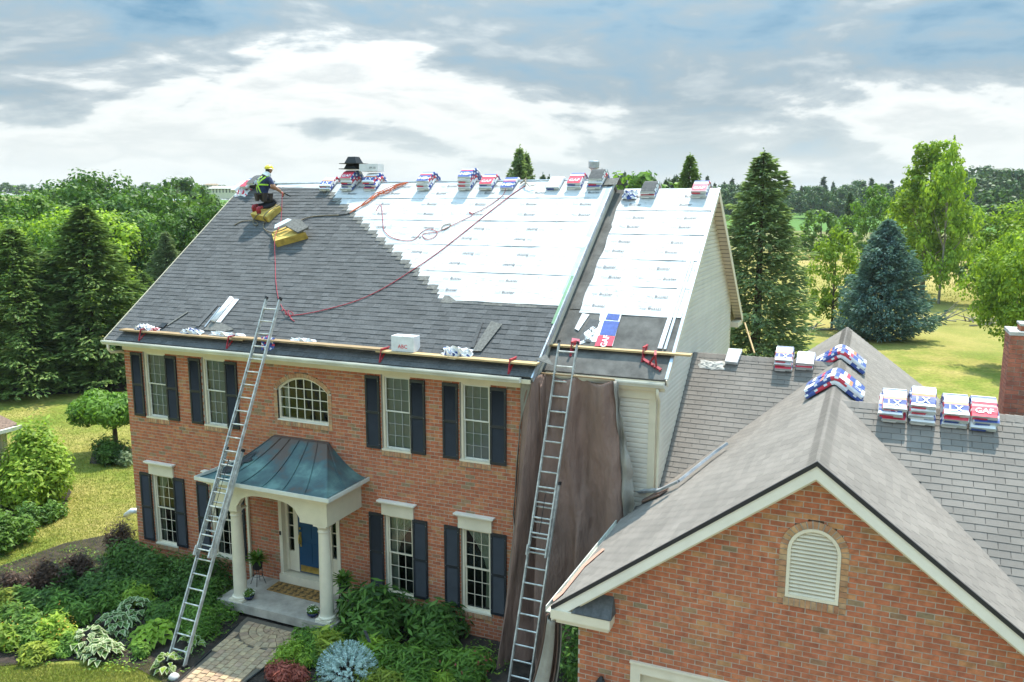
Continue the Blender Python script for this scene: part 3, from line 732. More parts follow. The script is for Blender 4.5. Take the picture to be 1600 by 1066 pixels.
# ---------------- right section: siding, frieze, gutter, corner board
b=MB(); z=ZB
r=0
while z<5.55:
    q=MB(); q.add([(12.3,Y2-.032,z),(GX-.12,Y2-.032,z),(GX-.12,Y2-.030,z+.070),(12.3,Y2-.030,z+.070),(GX-.12,Y2-.004,z+.113),(12.3,Y2-.004,z+.113),(12.3,Y2+.02,z),(GX-.12,Y2+.02,z)],[(0,1,2,3),(3,2,4,5),(0,6,7,1)])
    q.build('siding_board',M['vinyl'],house); z+=.112
b=MB(); b.box(GX-.12,GX+.035,Y2-.04,Y2+.02,ZB,5.7); b.box(GX,GX+.035,Y2+.02,Y2+.12,ZB,5.95); b.build('corner_board',M['cream'],house)
b=MB(); b.box(12.3,GX+.02,Y2-.06,Y2-.022,5.50,5.72); b.build('frieze',M['cream'],house)
b=MB(); b.box(12.5,SX1-.02,E2,Y2,5.70,5.72); b.build('soffit',M['soffit'],house)
b=MB(); b.box(12.5,SX1-.02,E2-.02,E2,5.72,5.93); b.build('fascia',M['cream'],house)
gutter(12.5,SX1-.02,E2-.02,5.80)
b=MB(); b.box(12.3,GX-.1,Y2+.02,Y2+.06,ZB,5.9); b.build('wall',M['leather'],house)
shutter_x=14.0
s=MB(); s.box(13.98,14.20,Y2-.065,Y2-.024,4.0,5.45); s.build('shutter',M['shutter'],house)
# downpipe at that corner
d=MB(); d.tube([(GX+.10,E2-.08,5.78),(GX+.10,E2-.08,5.62),(GX+.09,Y2-.0,5.48),(GX+.09,Y2+.02,3.5),(GX+.12,Y2-.06,3.36),(GX+.3,Y2-.3,3.30)],.035,8); d.build('downpipe',M['cream'],house,smooth=True)
# gable end boards (face +x)
z=2.4
while z<R2Z-.25:
    zt=z+.115; 
    def yr_(zz):
        if zz<5.9: return (Y2+.12,YB-.08)
        return (max(Y2+.12,(zz+.16-EZ2)/SL2+E2),min(YB-.08,2*R2Y-((zz+.16-EZ2)/SL2+E2)))
    a0,b0=yr_(z); a1,b1=yr_(zt)
    if b1-a1>.05:
        am_,bm_=a0+(a1-a0)*.62,b0+(b1-b0)*.62; zm_=z+.070
        MB().add([(GX+.032,a0,z),(GX+.032,b0,z),(GX+.030,bm_,zm_),(GX+.030,am_,zm_),(GX+.004,b1,zt),(GX+.004,a1,zt),(GX-.02,a0,z),(GX-.02,b0,z)],[(0,1,2,3),(3,2,4,5),(0,3,5,6),(1,7,4,2),(0,6,7,1)]).build('siding_board',M['vinyl'],house)
    z+=.112
b=MB(); b.prism([(GX-.02,Y2,2),(GX-.02,YB,2),(GX-.02,YB,5.9),(GX-.02,R2Y,R2Z-.15),(GX-.02,Y2,5.95)],(-.04,0,0)); b.build('gable_panel',M['leather'],house)
b=MB(); b.box(GX-.0,GX+.035,YB-.08,YB+.02,2,5.95); b.build('corner_board',M['cream'],house)
# rake boards and ribbed soffit under the rear rake
def rear(y): return R2Z-(y-R2Y)*((R2Z-5.93)/(11.36-R2Y))
b=MB(); b.bar((SX1+.012,E2,zsec(E2)-.09),(SX1+.012,R2Y,R2Z-.09),.022,.19); b.bar((SX1+.012,R2Y,R2Z-.09),(SX1+.012,11.38,rear(11.38)-.09),.022,.19); b.build('rake_board',M['creamlt'],house)
b=MB(); b.bar((SX1+.005,E2-.02,zsec(E2)+.01),(SX1+.005,R2Y,R2Z+.01),.07,.02); b.build('drip_edge',M['metal'],house)
nrib=34
for i in range(nrib):
    y0=R2Y+(11.36-R2Y)*i/nrib; y1=R2Y+(11.36-R2Y)*(i+.9)/nrib
    q=MB(); q.add([(GX+.02,y0,rear(y0)-.155),(SX1,y0,rear(y0)-.155),(SX1,y1,rear(y1)-.148),(GX+.02,y1,rear(y1)-.148)],[(0,1,2,3)]); q.build('soffit_board',M['soffit'],house)
b=MB(); b.box(GX+.02,SX1+.01,YB+.02,11.36,5.70,5.86); b.build('eave_return',M['cream'],house)
# vent pipe behind the ridge
b=MB(); b.lathe([(.085,9.6),(.085,10.62)],(11.67,6.2,0),14); vp=b.build('chimney_pipe',M['gutter'],house,smooth=False)
b=MB(); b.lathe([(.10,10.6),(.15,10.63),(.155,10.80),(.13,10.83)],(11.67,6.2,0),14); b.build('pipe_cap',M['galv'],vp)
# ridge cap shingles near the step
b=MB()
for i in range(3): b.add([Vector((12.0+i*.15,RY+dy,RZ+.04-abs(dy)*SL*.9+.006*i)) for dy in(-.28,0,.28)]+[Vector((12.3+i*.15,RY+dy,RZ+.05-abs(dy)*SL*.9+.006*i)) for dy in(-.28,0,.28)],[(0,1,4,3),(1,2,5,4)])
b.build('ridge_cap',M['shingle_cut'],house)
# ================================================================ PORCH (part of the house)
CXP=6.2; ZS=-.28
sl_=MB(); sl_.box(4.30,7.86,-1.50,0,ZS-.22,ZS); porch=sl_.build('porch',M['concrete'],house)
COLX=(4.87,7.53)
for cx in COLX:
    c=MB(); r0,r1=.165,.135; zt=2.17
    c.box(cx-.21,cx+.21,-1.25-.21,-1.25+.21,ZS,ZS+.06)
    prof=[(.205,ZS+.06),(.215,ZS+.085),(.205,ZS+.115),(.178,ZS+.13),(.17,ZS+.16),(r0,ZS+.2)]+[(r0+(r1-r0)*(t**1.3),ZS+.2+(zt-.22-ZS-.2)*t) for t in [i/8 for i in range(1,9)]]+[(.15,zt-.20),(.15,zt-.18),(r1,zt-.17),(r1+.002,zt-.12),(.165,zt-.08),(.18,zt-.045)]
    c.lathe(prof,(cx,-1.25,0),28); c.box(cx-.185,cx+.185,-1.25-.17,-1.25+.185,zt-.045,zt)
    c.build('column',M['creamlt'],porch,smooth=False)
# beam with arched cut
bx0,bx1=4.27,7.76; bz0,bz1=2.17,2.78
pts=[(bx0,bz0),(5.06,bz0),(5.06,2.25)]
a0,a1=5.06,6.97
for i in range(13):
    t=i/12; x=a0+(a1-a0)*t; e=abs(2*t-1); zz=2.27+.36*(1-e**3.2)**.62 if e<1 else 2.27; pts.append((x,zz))
pts+=[(6.97,2.25),(6.97,bz0),(bx1,bz0),(bx1,bz1),(bx0,bz1)]
b=MB(); b.prism([(x,-1.43,z) for x,z in pts],(0,.16,0)); b.box(bx0,bx0+.14,-1.27,0,bz0,bz1); b.box(bx1-.14,bx1,-1.27,0,bz0,bz1); b.build('beam',M['cream'],porch)
b=MB(); b.box(bx0+.14,bx1-.14,-1.27,0,2.66,2.70); b.build('porch_ceiling',M['cream'],porch)
# crown and box gutter round three sides
b=MB()
for (o,za,zb) in((.05,2.74,2.80),(.12,2.80,2.85),(.2,2.85,2.93)): b.box(bx0-o,bx1+o,-1.43-o,0-.001*o,za,zb)
b.build('cornice',M['creamlt'],porch)
b=MB()
ga,gb,gy=bx0-.27,bx1+.26,-1.69
for x0,x1,y0,y1 in((ga,gb,gy,gy+.02),(ga,ga+.02,gy+.02,0),(gb-.02,gb,gy+.02,0)): b.box(x0,x1,y0,y1,2.89,2.985)
b.box(ga+.02,gb-.02,gy+.02,0,2.89,2.91)
b.build('porch_gutter',M['gutter'],porch)
# copper roof, flared
T0=(5.16,6.86); zt,ze=3.71,2.95; ex0,ex1,ey=ga+.11,gb-.11,gy+.10
def prof(t): return ze+(zt-ze)*((1-t)**1.75*.80+(1-t)*.20)
cm=MB(); nt_=18
def L3(t): return (T0[0]+(ex0-T0[0])*t, T0[1]+(ex1-T0[1])*t, -.10+(ey+.10)*t, prof(t))
for i in range(nt_):
    A=L3(i/nt_);B=L3((i+1)/nt_)
    for k in range(12):
        f0,f1=k/12,(k+1)/12
        cm.quad((B[0]+(B[1]-B[0])*f0,B[2],B[3]),(B[0]+(B[1]-B[0])*f1,B[2],B[3]),(A[0]+(A[1]-A[0])*f1,A[2],A[3]),(A[0]+(A[1]-A[0])*f0,A[2],A[3]))
    for s,(xa,xb) in ((0,(A[0],B[0])),(1,(A[1],B[1]))):
        q=[(xb,B[2],B[3]),(xa,A[2],A[3]),(xa,0,A[3]),(xb,0,B[3])]
        cm.quad(*(q if s==1 else q[::-1]))
cm.quad((T0[0],-.10,zt),(T0[1],-.10,zt),(T0[1],0,zt+.03),(T0[0],0,zt+.03))
cr=cm.build('copper_roof',M['copper'],porch,smooth=False)
sm=MB(); fr=[.0,.165,.33,.50,.66,.83,1.0]
for f_ in fr:
    pts=[]
    for i in range(nt_+1):
        A=L3(i/nt_); 
        # seams stay parallel: run straight down from the ridge, flaring slightly
        pts.append(Vector((A[0]+(A[1]-A[0])*f_,A[2]-.006,A[3]+.008)))
    sm=MB()
    for i in range(nt_): sm.bar(pts[i],pts[i+1],.018,.028)
    sm.build('standing_seam',M['copper'],porch)
for s in(0,1):
    for yy in(.45,):
        pts=[]
        for i in range(nt_+1):
            A=L3(i/nt_); pts.append(Vector((A[s]+(.004 if s else -.004),A[2]*(1-yy),A[3]+.008)))
        sm=MB()
        for i in range(nt_): sm.bar(pts[i],pts[i+1],.018,.026)
        sm.build('standing_seam',M['copper'],porch)
# a scrap of dark felt caught on the copper
b=MB(); rg=random.Random(4); pts2=[]
for (px,py) in ((402,705),(398,722),(390,728),(377,735),(381,745),(388,752),(398,750),(400,742),(397,735),(392,728),(404,726),(403,721),(399,718),(401,708)):
    pass
def coppt(f_,t,h=.03):
    A=L3(t); return Vector((A[0]+(A[1]-A[0])*f_,A[2]-.015,A[3]+h))
poly=[(.06,.26),(.09,.40),(.14,.44),(.13,.5),(.09,.5),(.12,.62),(.145,.72),(.11,.80),(.05,.82),(.035,.74),(.01,.66),(.045,.52),(.03,.40)]
b.add([coppt(a,t) for a,t in poly]+[coppt(.07,.55,.035)],[(i,(i+1)%13,13) for i in range(13)])
tag(b.build('felt_scrap',M['vent_black']),'torn scrap of dark roofing felt lying on the left of the copper porch roof','scrap')
# ---------------- door unit
d=MB(); d.box(DX0,DX0+.10,-.03,.30,-.04,2.12); d.box(DX1-.10,DX1,-.03,.30,-.04,2.12); d.box(DX0+.1,DX1-.1,-.03,.30,2.02,2.12)
du=d.build('door_frame',M['creamlt'],house)
d=MB()
for x0,x1 in((5.26,5.34),(5.52,5.60),(5.60,5.66),(6.58,6.64),(6.64,6.72),(6.90,6.98)): d.box(x0,x1,.12,.20,0.0,2.02)
for x0 in (5.34,6.72): 
    d.box(x0,x0+.18,.14,.19,0,.55); d.box(x0,x0+.18,.14,.19,1.95,2.02)
    for k in range(1,4): z=.55+1.40*k/4; d.box(x0,x0+.18,.145,.175,z-.01,z+.01)
d.build('sidelight_frame',M['creamlt'],du)
for x0 in(5.34,6.72):
    for k in range(4): MB().quad((x0,.165,.56+.35*k),(x0+.18,.165,.56+.35*k),(x0+.18,.165,.56+.35*(k+1)-.01),(x0,.165,.56+.35*(k+1)-.01)).build('pane',M['glass'],du)
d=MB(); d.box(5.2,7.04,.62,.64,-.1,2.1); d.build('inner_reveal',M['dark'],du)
d=MB(); d.box(DX0,DX1,-.10,.30,-.28,-.04); d.build('door_step',M['creamlt'],du)
d=MB(); d.box(5.66,6.58,.14,.19,0,2.02)
for (x0,x1) in((5.74,6.08),(6.16,6.50)):
    for (z0,z1) in((.28,.85),(.98,1.45),(1.55,1.92)): d.box(x0,x1,.128,.14,z0,z1)
dr=d.build('door',M['door'],house)
d=MB(); d.box(5.70,6.54,.125,.14,.03,.20); d.build('kick_plate',M['brass'],dr)
d=MB(); d.tube([(5.73,.12,.80),(5.73,.05,.84),(5.73,.045,.95),(5.73,.07,1.05),(5.73,.12,1.08)],.016,8); d.box(5.70,5.76,.12,.14,.72,1.12); d.lathe([(.0,1.2),(.03,1.21),(.03,1.26),(0,1.27)],(5.73,.11,0),10); d.build('handle',M['brass'],dr)
d=MB(); d.box(5.18,5.225,-.055,-.03,1.02,1.12); d.build('doorbell',M['black'],du)
# ================================================================ GARAGE WING
g=.7546; AXR,AZR=18.493,5.961; GYF,GYB=-4.193,10.09; GEX=14.437; GER=2*AXR-GEX; GEZ=2.9; GWY=-3.962; GW0=14.823; GW1=2*AXR-GW0
LWY,LWZ=4.447,5.881; RWY,RWZ=.562,5.841; RWX=30
garage=thing('garage_wing',(18.5,3,ZB),'brick garage wing with a weathered grey gabled roof and arched louvre vent','house')
def zl(x): return AZR-(AXR-x)*g
def zr(x): return AZR-(x-AXR)*g
def zlw(y): return LWZ-(LWY-y)*g
def zrw(y): return RWZ-(RWY-y)*g
GB=Pieces('brick',M['brick'],garage); gback=MB()
VX0,VX1,VZ0,VZS=18.14,18.90,3.72,4.48; VC=(VX0+VX1)/2; VR=(VX1-VX0)/2
def ventop(z,gp=.10):
    if z<VZ0-.135: return None
    if z<VZS: return (VX0-gp,VX1+gp)
    d=(VR+gp)**2-(z-VZS)**2
    if d<=0: return None
    d=math.sqrt(d); return (VC-d,VC+d)
GDX0,GDX1,GDZ=15.76,21.2,2.06
def gxr(z):
    if z<2.95: return (GW0,GW1)
    h=(z-2.75)/g; return (max(GW0,AXR-(AZR-.20-z)/g),min(GW1,AXR+(AZR-.20-z)/g))
brick_wall(GB,gback,GWY,ZB-.1,AZR-.2,gxr,[ventop,rect(GDX0,GDX1,ZB-1,GDZ)],rng)
gback.box(GW0+.1,GW1-.1,GWY+.16,GWY+.2,GDZ+.1,3.0); gback.build('wall',M['mortar'],garage); GB.finish()
sw=MB(); sw.box(GW0,GW0+.2,GWY+.16,.5,ZB-.1,2.95); sw.box(GW1-.2,GW1,GWY+.16,GYB-.3,ZB,2.95); sw.box(GX,GW1,GYB-.5,GYB-.3,ZB,2.95); sw.prism([(GW0,GYB-.3,2.9),(GW1,GYB-.3,2.9),(AXR,GYB-.3,AZR-.2)],(0,-.05,0)); sw.build('side_wall',M['mortar'],garage)
# vent: arch ring, sill and louvres
SPg=Pieces('sill_brick',M['soldier'],garage); mbg=MB()
soldier_row(SPg,VX0-.02,VX1+.02,VZ0-.13,VZ0-.01,10,GWY-.03,GWY+.1); mbg.box(VX0-.02,VX1+.02,GWY-.02,GWY+.09,VZ0-.132,VZ0-.012)
for s in(0,1):
    x0,x1=((VX0-.112,VX0-.003) if s==0 else (VX1+.003,VX1+.112))
    for k in range(int((VZS-VZ0+.13)/CH)): z=VZ0-.13+k*CH; SPg.add(boxv(x0,x1,GWY-.014,GWY+.1,z+.005,z+CH-.005),BOXF5)
    mbg.box(x0,x1,GWY-.002,GWY+.09,VZ0-.13,VZS)
nv=17
for i in range(nv):
    a0=math.pi*i/nv+.02;a1=math.pi*(i+1)/nv-.02
    vs=[(VC+rr*math.cos(a),yy,VZS+rr*math.sin(a)) for yy in(GWY-.016,GWY+.1) for rr,a in((VR+.003,a1),(VR+.003,a0),(VR+.112,a0),(VR+.112,a1))]
    SPg.add(vs,[(0,1,2,3),(7,6,5,4),(0,4,5,1),(1,5,6,2),(2,6,7,3),(3,7,4,0)])
    a0=math.pi*i/nv;a1=math.pi*(i+1)/nv
    vs=[(VC+rr*math.cos(a),yy,VZS+rr*math.sin(a)) for yy in(GWY-.004,GWY+.09) for rr,a in((VR+.001,a1),(VR+.001,a0),(VR+.11,a0),(VR+.11,a1))]
    mbg.add(vs,[(0,1,2,3),(7,6,5,4),(0,4,5,1),(1,5,6,2),(2,6,7,3),(3,7,4,0)])
SPg.finish(); mbg.build('sill_mortar',M['mortar'],garage)
def vo(off,n=18):
    p=[(VX0+off,VZ0+off),(VX1-off,VZ0+off)]; r=VR-off
    for i in range(n+1): a=math.pi*i/n; p.append((VC+r*math.cos(a),VZS+r*math.sin(a)))
    return p
o1,o2=vo(0),vo(.05); n=len(o1); f=MB()
vs=[(x,GWY-.025,z) for x,z in o1]+[(x,GWY-.025,z) for x,z in o2]+[(x,GWY+.1,z) for x,z in o1]+[(x,GWY+.06,z) for x,z in o2]; fs=[]
for i in range(n): j=(i+1)%n; fs+=[(i,j,n+j,n+i),(n+i,n+j,3*n+j,3*n+i),(i,2*n+i,2*n+j,j)]
f.add(vs,fs); fv=f.build('louvre_vent',M['creamlt'],garage)
z=VZ0+.05; 
while z<VZS+VR-.09:
    hw=VR-.05 if z<VZS else math.sqrt(max(0,(VR-.05)**2-(z+.02-VZS)**2))
    if hw>.05: MB().prism([(VC-hw,GWY-.012,z),(VC+hw,GWY-.012,z),(VC+hw,GWY-.008,z+.012),(VC-hw,GWY-.008,z+.012)],(0,.055,.05)).build('louvre_slat',M['creamlt'],fv)
    z+=.062
MB().quad((VX0,GWY+.07,VZ0),(VX1,GWY+.07,VZ0),(VX1,GWY+.07,VZS+VR),(VX0,GWY+.07,VZS+VR)).build('backing',M['cream'],fv)
# garage door frame and door
f=MB(); f.box(GDX0,GDX1,GWY-.03,GWY+.1,GDZ-.17,GDZ); f.box(GDX0,GDX0+.17,GWY-.03,GWY+.1,ZB,GDZ-.17); f.box(GDX0-.01,GDX1+.01,GWY-.06,GWY,GDZ,GDZ+.035); f.box(GDX0+.17,GDX1,GWY+.0,GWY+.09,GDZ-.2,GDZ-.17)
f.build('garage_door_frame',M['creamlt'],garage)
f=MB()
for k in range(4): f.box(GDX0+.17,GDX1,GWY+.1,GWY+.14,GDZ-.19-(k+1)*.6,GDZ-.2-k*.6-.01)
f.build('garage_door',M['cream'],garage)
# roof slabs
th=.13
def rs(poly,name='roof_deck',mt='iceshield'): return slab(name,[(a,b,c-.012) for a,b,c in poly],th,M[mt],garage)
rs([(GEX,GYF,GEZ),(AXR,GYF,AZR),(AXR,.55,AZR),(GEX,.55,GEZ)]); rs([(GX+.03,.55,zl(GX+.03)),(AXR,.55,AZR),(AXR,GYB,AZR),(GX+.03,GYB,zl(GX+.03))])
rs([(AXR,GYF,AZR),(GER,GYF,GEZ),(GER,GYB,GEZ),(AXR,GYB,AZR)])
rs([(GX+.02,Y2,zlw(Y2)),(AXR,Y2,zlw(Y2)),(AXR-.11,LWY,LWZ),(GX+.02,LWY,LWZ)]); rs([(GX+.02,LWY,LWZ),(AXR-.11,LWY,LWZ),(AXR-.11,GYB-1.5,LWZ-(GYB-1.5-LWY)*g),(GX+.02,GYB-1.5,LWZ-(GYB-1.5-LWY)*g)])
rs([(AXR+.16,-3.33,zrw(-3.33)),(RWX,-3.33,zrw(-3.33)),(RWX,RWY,RWZ),(AXR+.16,RWY,RWZ)]); rs([(AXR+.16,RWY,RWZ),(RWX,RWY,RWZ),(RWX,4.6,RWZ-4.038*g),(AXR+.16,4.6,RWZ-4.038*g)])
cg,sg=1/math.sqrt(1+g*g),g/math.sqrt(1+g*g)
def on_top(x,y,z,tol=.13):
    h=[]
    if GEX<=x<=AXR: h.append(zl(x))
    if x>AXR: h.append(zr(x))
    if GX<x<AXR-.05 and Y2<y: h.append(min(zlw(y),2*LWZ-zlw(y)))
    if x>AXR+.1: h.append(min(zrw(y),2*RWZ-zrw(y)))
    return z>max(h)-tol
GS=Pieces('shingle',M['shingle_old'],garage)
gex=.145
def kp(O,u,v,cond):
    def f(a,b):
        p=O+u*a+v*b; return on_top(p.x,p.y,p.z) and cond(p)
    return f
# left slope (across = +y)
O=Vector((GEX-.03,GYF-.02,zl(GEX-.03))); u=Vector((0,1,0)); v=Vector((cg,0,sg)); nn=Vector((-sg,0,cg))
Lg=(AXR-GEX+.03)/cg
shingles(GS,O,u,v,nn,GYB-GYF+.04,Lg,gex,kp(O,u,v,lambda p:(p.x>GX+.05 or p.y<.5)),reg=True,thick=.009,rng=random.Random(1),lift=.003)
O=Vector((GER+.03,GYF-.02,zr(GER+.03))); v=Vector((-cg,0,sg)); nn=Vector((sg,0,cg))
shingles(GS,O,u,v,nn,GYB-GYF+.04,Lg,gex,kp(O,u,v,lambda p:True),reg=True,thick=.009,rng=random.Random(2),lift=.003)
u=Vector((1,0,0)); v=Vector((0,cg,sg)); nn=Vector((0,-sg,cg))
O=Vector((GX+.04,Y2-.02,zlw(Y2-.02))); shingles(GS,O,u,v,nn,AXR-GX,(LWY-Y2+.02)/cg,gex,kp(O,u,v,lambda p:True),reg=True,thick=.009,rng=random.Random(3),lift=.003)
O=Vector((AXR+.1,-3.36,zrw(-3.36))); shingles(GS,O,u,v,nn,7.4,(RWY+3.36)/cg,gex,kp(O,u,v,lambda p:True),reg=True,thick=.009,rng=random.Random(4),lift=.003)
GS.finish()
# ridge caps
RC=Pieces('ridge_cap',M['shingle_old'],garage)
def caps(p0,p1,side,drop):
    p0,p1=Vector(p0),Vector(p1); L=(p1-p0).length; d=(p1-p0)/L; n=int(L/.145); s=Vector(side)
    for i in range(n):
        a=p0+d*(i*.145); b=p0+d*(i*.145+.17)
        w=.15
        P3=[]
        for q,h in((a,.022),(b,.010)):
            P3+= [q-s*w+Vector((0,0,-drop*w+h)),q-s*.03+Vector((0,0,h+.004-drop*.03)),q+s*.03+Vector((0,0,h+.004-drop*.03)),q+s*w+Vector((0,0,-drop*w+h))]
        RC.add(P3,[(0,1,5,4),(1,2,6,5),(2,3,7,6)])
caps((AXR,GYF-.02,AZR),(AXR,GYB,AZR),(1,0,0),g); caps((GX+.05,LWY,LWZ),(AXR-.2,LWY,LWZ),(0,1,0),g); caps((AXR+.2,RWY,RWZ),(26.5,RWY,RWZ),(0,1,0),g)
RC.finish()
# rake boards: black drip edge over white board over cream trim
def rk(name,off,h,y0,y1,mt,x_in=0):
    b=MB()
    for sgn in(-1,1):
        xe=AXR+sgn*(AXR-GEX+.02)
        b.add([(AXR,y0,AZR+off),(xe,y0,AZR-(AXR-GEX+.02)*g+off),(xe,y0,AZR-(AXR-GEX+.02)*g+off-h),(AXR,y0,AZR+off-h),(AXR,y1,AZR+off),(xe,y1,AZR-(AXR-GEX+.02)*g+off),(xe,y1,AZR-(AXR-GEX+.02)*g+off-h),(AXR,y1,AZR+off-h)],
          [(0,1,2,3),(7,6,5,4),(0,4,5,1),(3,2,6,7),(1,5,6,2)])
    return b.build(name,M[mt],garage)
rk('drip_edge',.022,.075,GYF-.045,GYF-.0,'dkmetal'); rk('rake_board',-.053,.20,GYF-.025,GYF+.02,'white'); rk('rake_trim',-.225,.075,GYF+.03,GWY-.005,'cream')
rk('rake_soffit',-.17,.03,GYF+.02,GWY,'soffit')
# cornice return at the left eave
b=MB(); b.box(GEX-.02,15.46,GYF-.06,GWY-.002,2.70,2.86); b.box(GEX+.05,15.42,GYF+.02,GWY-.002,2.60,2.70)
b.build('cornice_return',M['creamlt'],garage)
b=MB(); b.add([(GEX+.35,GYF-.07,2.87),(15.48,GYF-.07,2.87),(15.44,GWY-.004,3.16),(15.0,GWY-.004,3.16),(15.48,GWY-.004,2.87),(GEX+.35,GWY-.004,2.87)],[(0,1,2,3),(1,4,2),(0,3,5)]); b.build('return_roof',M['shingle'],garage)
for i in range(4): 
    x0=14.9+i*.15; MB().add([(x0-.05,GYF-.075,2.884),(x0+.09,GYF-.075,2.884),(x0+.10,GWY-.12,3.04),(x0-.0,GWY-.12,3.04)],[(0,1,2,3)]).build('shingle',M['shingle'],garage)
# eave gutter of the left slope
b=MB(); b.box(GEX-.13,GEX-.02,GYF-.0,.45,2.76,2.78); b.box(GEX-.13,GEX-.115,GYF,.45,2.78,2.87); b.box(GEX-.02,GEX,GYF,.45,2.76,2.88); b.build('gutter',M['gutter'],garage)
b=MB(); b.box(GEX+.0,GW0,GYF+.03,.45,2.72,2.74); b.build('soffit',M['soffit'],garage)
# chimney
chx0,chx1,chy0,chy1,chz=21.555,23.0,1.6,2.35,7.16
CBk=Pieces('brick',mat('chimney brick',(1,1,1),.85,.16,9,.25,60,cols=[(0,(.36,.115,.07)),(.4,(.46,.155,.09)),(.7,(.32,.12,.08)),(.9,(.50,.19,.10)),(1,(.26,.14,.10))]),garage)
cb=MB(); cb.box(chx0+.012,chx1,chy0+.012,chy1,4.0,chz); ch=cb.build('chimney',M['mortar'],garage); CBk.p=ch
nr=int((chz-5.0)/CH)
for r in range(nr):
    z0=chz-(r+1)*CH+.006; z1=z0+CH-.012; off=(r%2)*BL/2
    x=chx0-(BL/2 if r%2 else 0)
    while x<chx1:
        a=max(x,chx0)+(.006 if x>chx0 else 0); b2=min(x+BL-.006,chx1)
        if b2-a>.02: CBk.add(boxv(a,b2,chy0,chy0+.1,z0,z1),BOXF5)
        x+=BL
    y=chy0+.1+(0 if r%2 else -BL/2)
    while y<chy1:
        a=max(y,chy0+.106); b2=min(y+BL-.006,chy1)
        if b2-a>.02: CBk.add(boxv(chx0,chx0+.1,a,b2,z0,z1),BOXF5)
        y+=BL
CBk.finish()
b=MB(); b.box(chx0-.02,chx1,chy0-.02,chy1+.02,chz,chz+.07); b.build('crown_cap',M['stonecap'],ch)
b=MB(); b.box(chx0+.18,chx1-.1,chy0+.15,chy1-.15,chz+.07,chz+.17); b.build('clay_flue',M['clay'],ch)
b=MB(); b.box(chx0+.16,chx1-.1,chy0+.13,chy1-.13,chz+.17,chz+.21); b.lathe([(.12,chz+.21),(.12,chz+.55)],(chx0+.42,2.0,0),14); b.build('metal_flue',M['galv'],ch)
# ================================================================ THINGS ON THE ROOF
P1=Vector((0,-EY,EZ)); N1=Nn
Pm2=Vector((0,E2,EZ2))
def rm(px,py,h=0): return onp(px,py,P1+N1*h,N1)
def rm2(px,py,h=0): return onp(px,py,Pm2+N2*h,N2)
NG=Vector((0,-sg,cg)); NL=Vector((-sg,0,cg)); NRr=Vector((sg,0,cg))
def rlw(px,py,h=0): return onp(px,py,Vector((0,LWY,LWZ))+NG*h,NG)
def rrw(px,py,h=0): return onp(px,py,Vector((0,RWY,RWZ))+NG*h,NG)
# ---- walkboards on red roof brackets
def bracket(x,y,zf,nn,vv,label,plate_z):
    base=Vector((x,y,zf(y)))+nn*.02
    t=thing('roof_bracket',base,label,'bracket','red roof brackets')
    a=MB(); a.bar(base-vv*.42,base+vv*.12,.05,.012,nn); a.build('strap',M['redmetal'],t)
    top=base+vv*.05+nn*.02; out=Vector((base.x,base.y-.24,base.z+.05))
    a=MB(); a.bar(top,out,.05,.03); a.build('shelf_arm',M['redmetal'],t)
    a=MB(); a.bar(base-vv*.40+nn*.01,out,.035,.02,(1,0,0)); a.build('brace',M['redmetal'],t)
def board(x0,x1,yc,z,mt,label,wid=.24,tilt=0):
    b=MB(); b.box(x0,x1,yc-wid/2,yc+wid/2,z,z+.04,mat=None)
    o=b.build('walkboard',M[mt]); tag(o,label,'plank','walkboards on the roof'); return o
ZP=6.18
board(.13,4.45,-.10,ZP,'plank','weathered plank at the left end of the long walkboard, wrappers lying on it')
board(4.1,8.6,-.11,ZP+.043,'plank','middle plank of the long walkboard behind the left ladder')
board(8.45,12.52,-.12,ZP+.002,'plank_new','yellowish plank at the right end of the long walkboard, loose shingle on it')
for x,l in((.95,'red roof bracket under the far left end of the walkboard'),(4.0,'red roof bracket under the first plank joint left of the left ladder'),(8.6,'red roof bracket just below the white ABC box'),(11.9,'red roof bracket under the right end of the long walkboard')): bracket(x,.03,zmain,Nn,V,l,ZP)
board(12.36,15.62,.98,6.42,'plank_new','pine plank in front of the small roof, its free end sticking out past the gable',.22)
for x,l in((12.95,'red roof bracket behind the head of the right ladder'),(14.6,'red roof bracket above the fallen bracket on the small roof')): bracket(x,1.1,zsec,N2,V2,l,6.4)
# fallen / pivoted bracket with a toothed base
c0=rm2(1020,570,.03); t=thing('roof_bracket',c0,'large red adjustable bracket lying askew on the small roof under the plank','bracket')
a=MB(); p0,p1=rm2(1003,560,.04),rm2(1033,578,.04); a.bar(p0,p1,.06,.03,N2); a.build('base_plate',M['redmetal'],t)
a=MB(); q=rm2(1024,556,.30); a.bar((p0*.6+p1*.4),q,.035,.03); a.bar(p0*.25+p1*.75,q,.035,.03); a.bar(q,rm2(1024,549,.2),.05,.04); a.build('arm',M['redmetal'],t)
a=MB()
for k in range(7): c=p0.lerp(p1,(k+.5)/7); a.bar(c-N2*.01,c-N2*.03-V2*.05,.02,.02)
a.build('teeth',M['redmetal'],t)
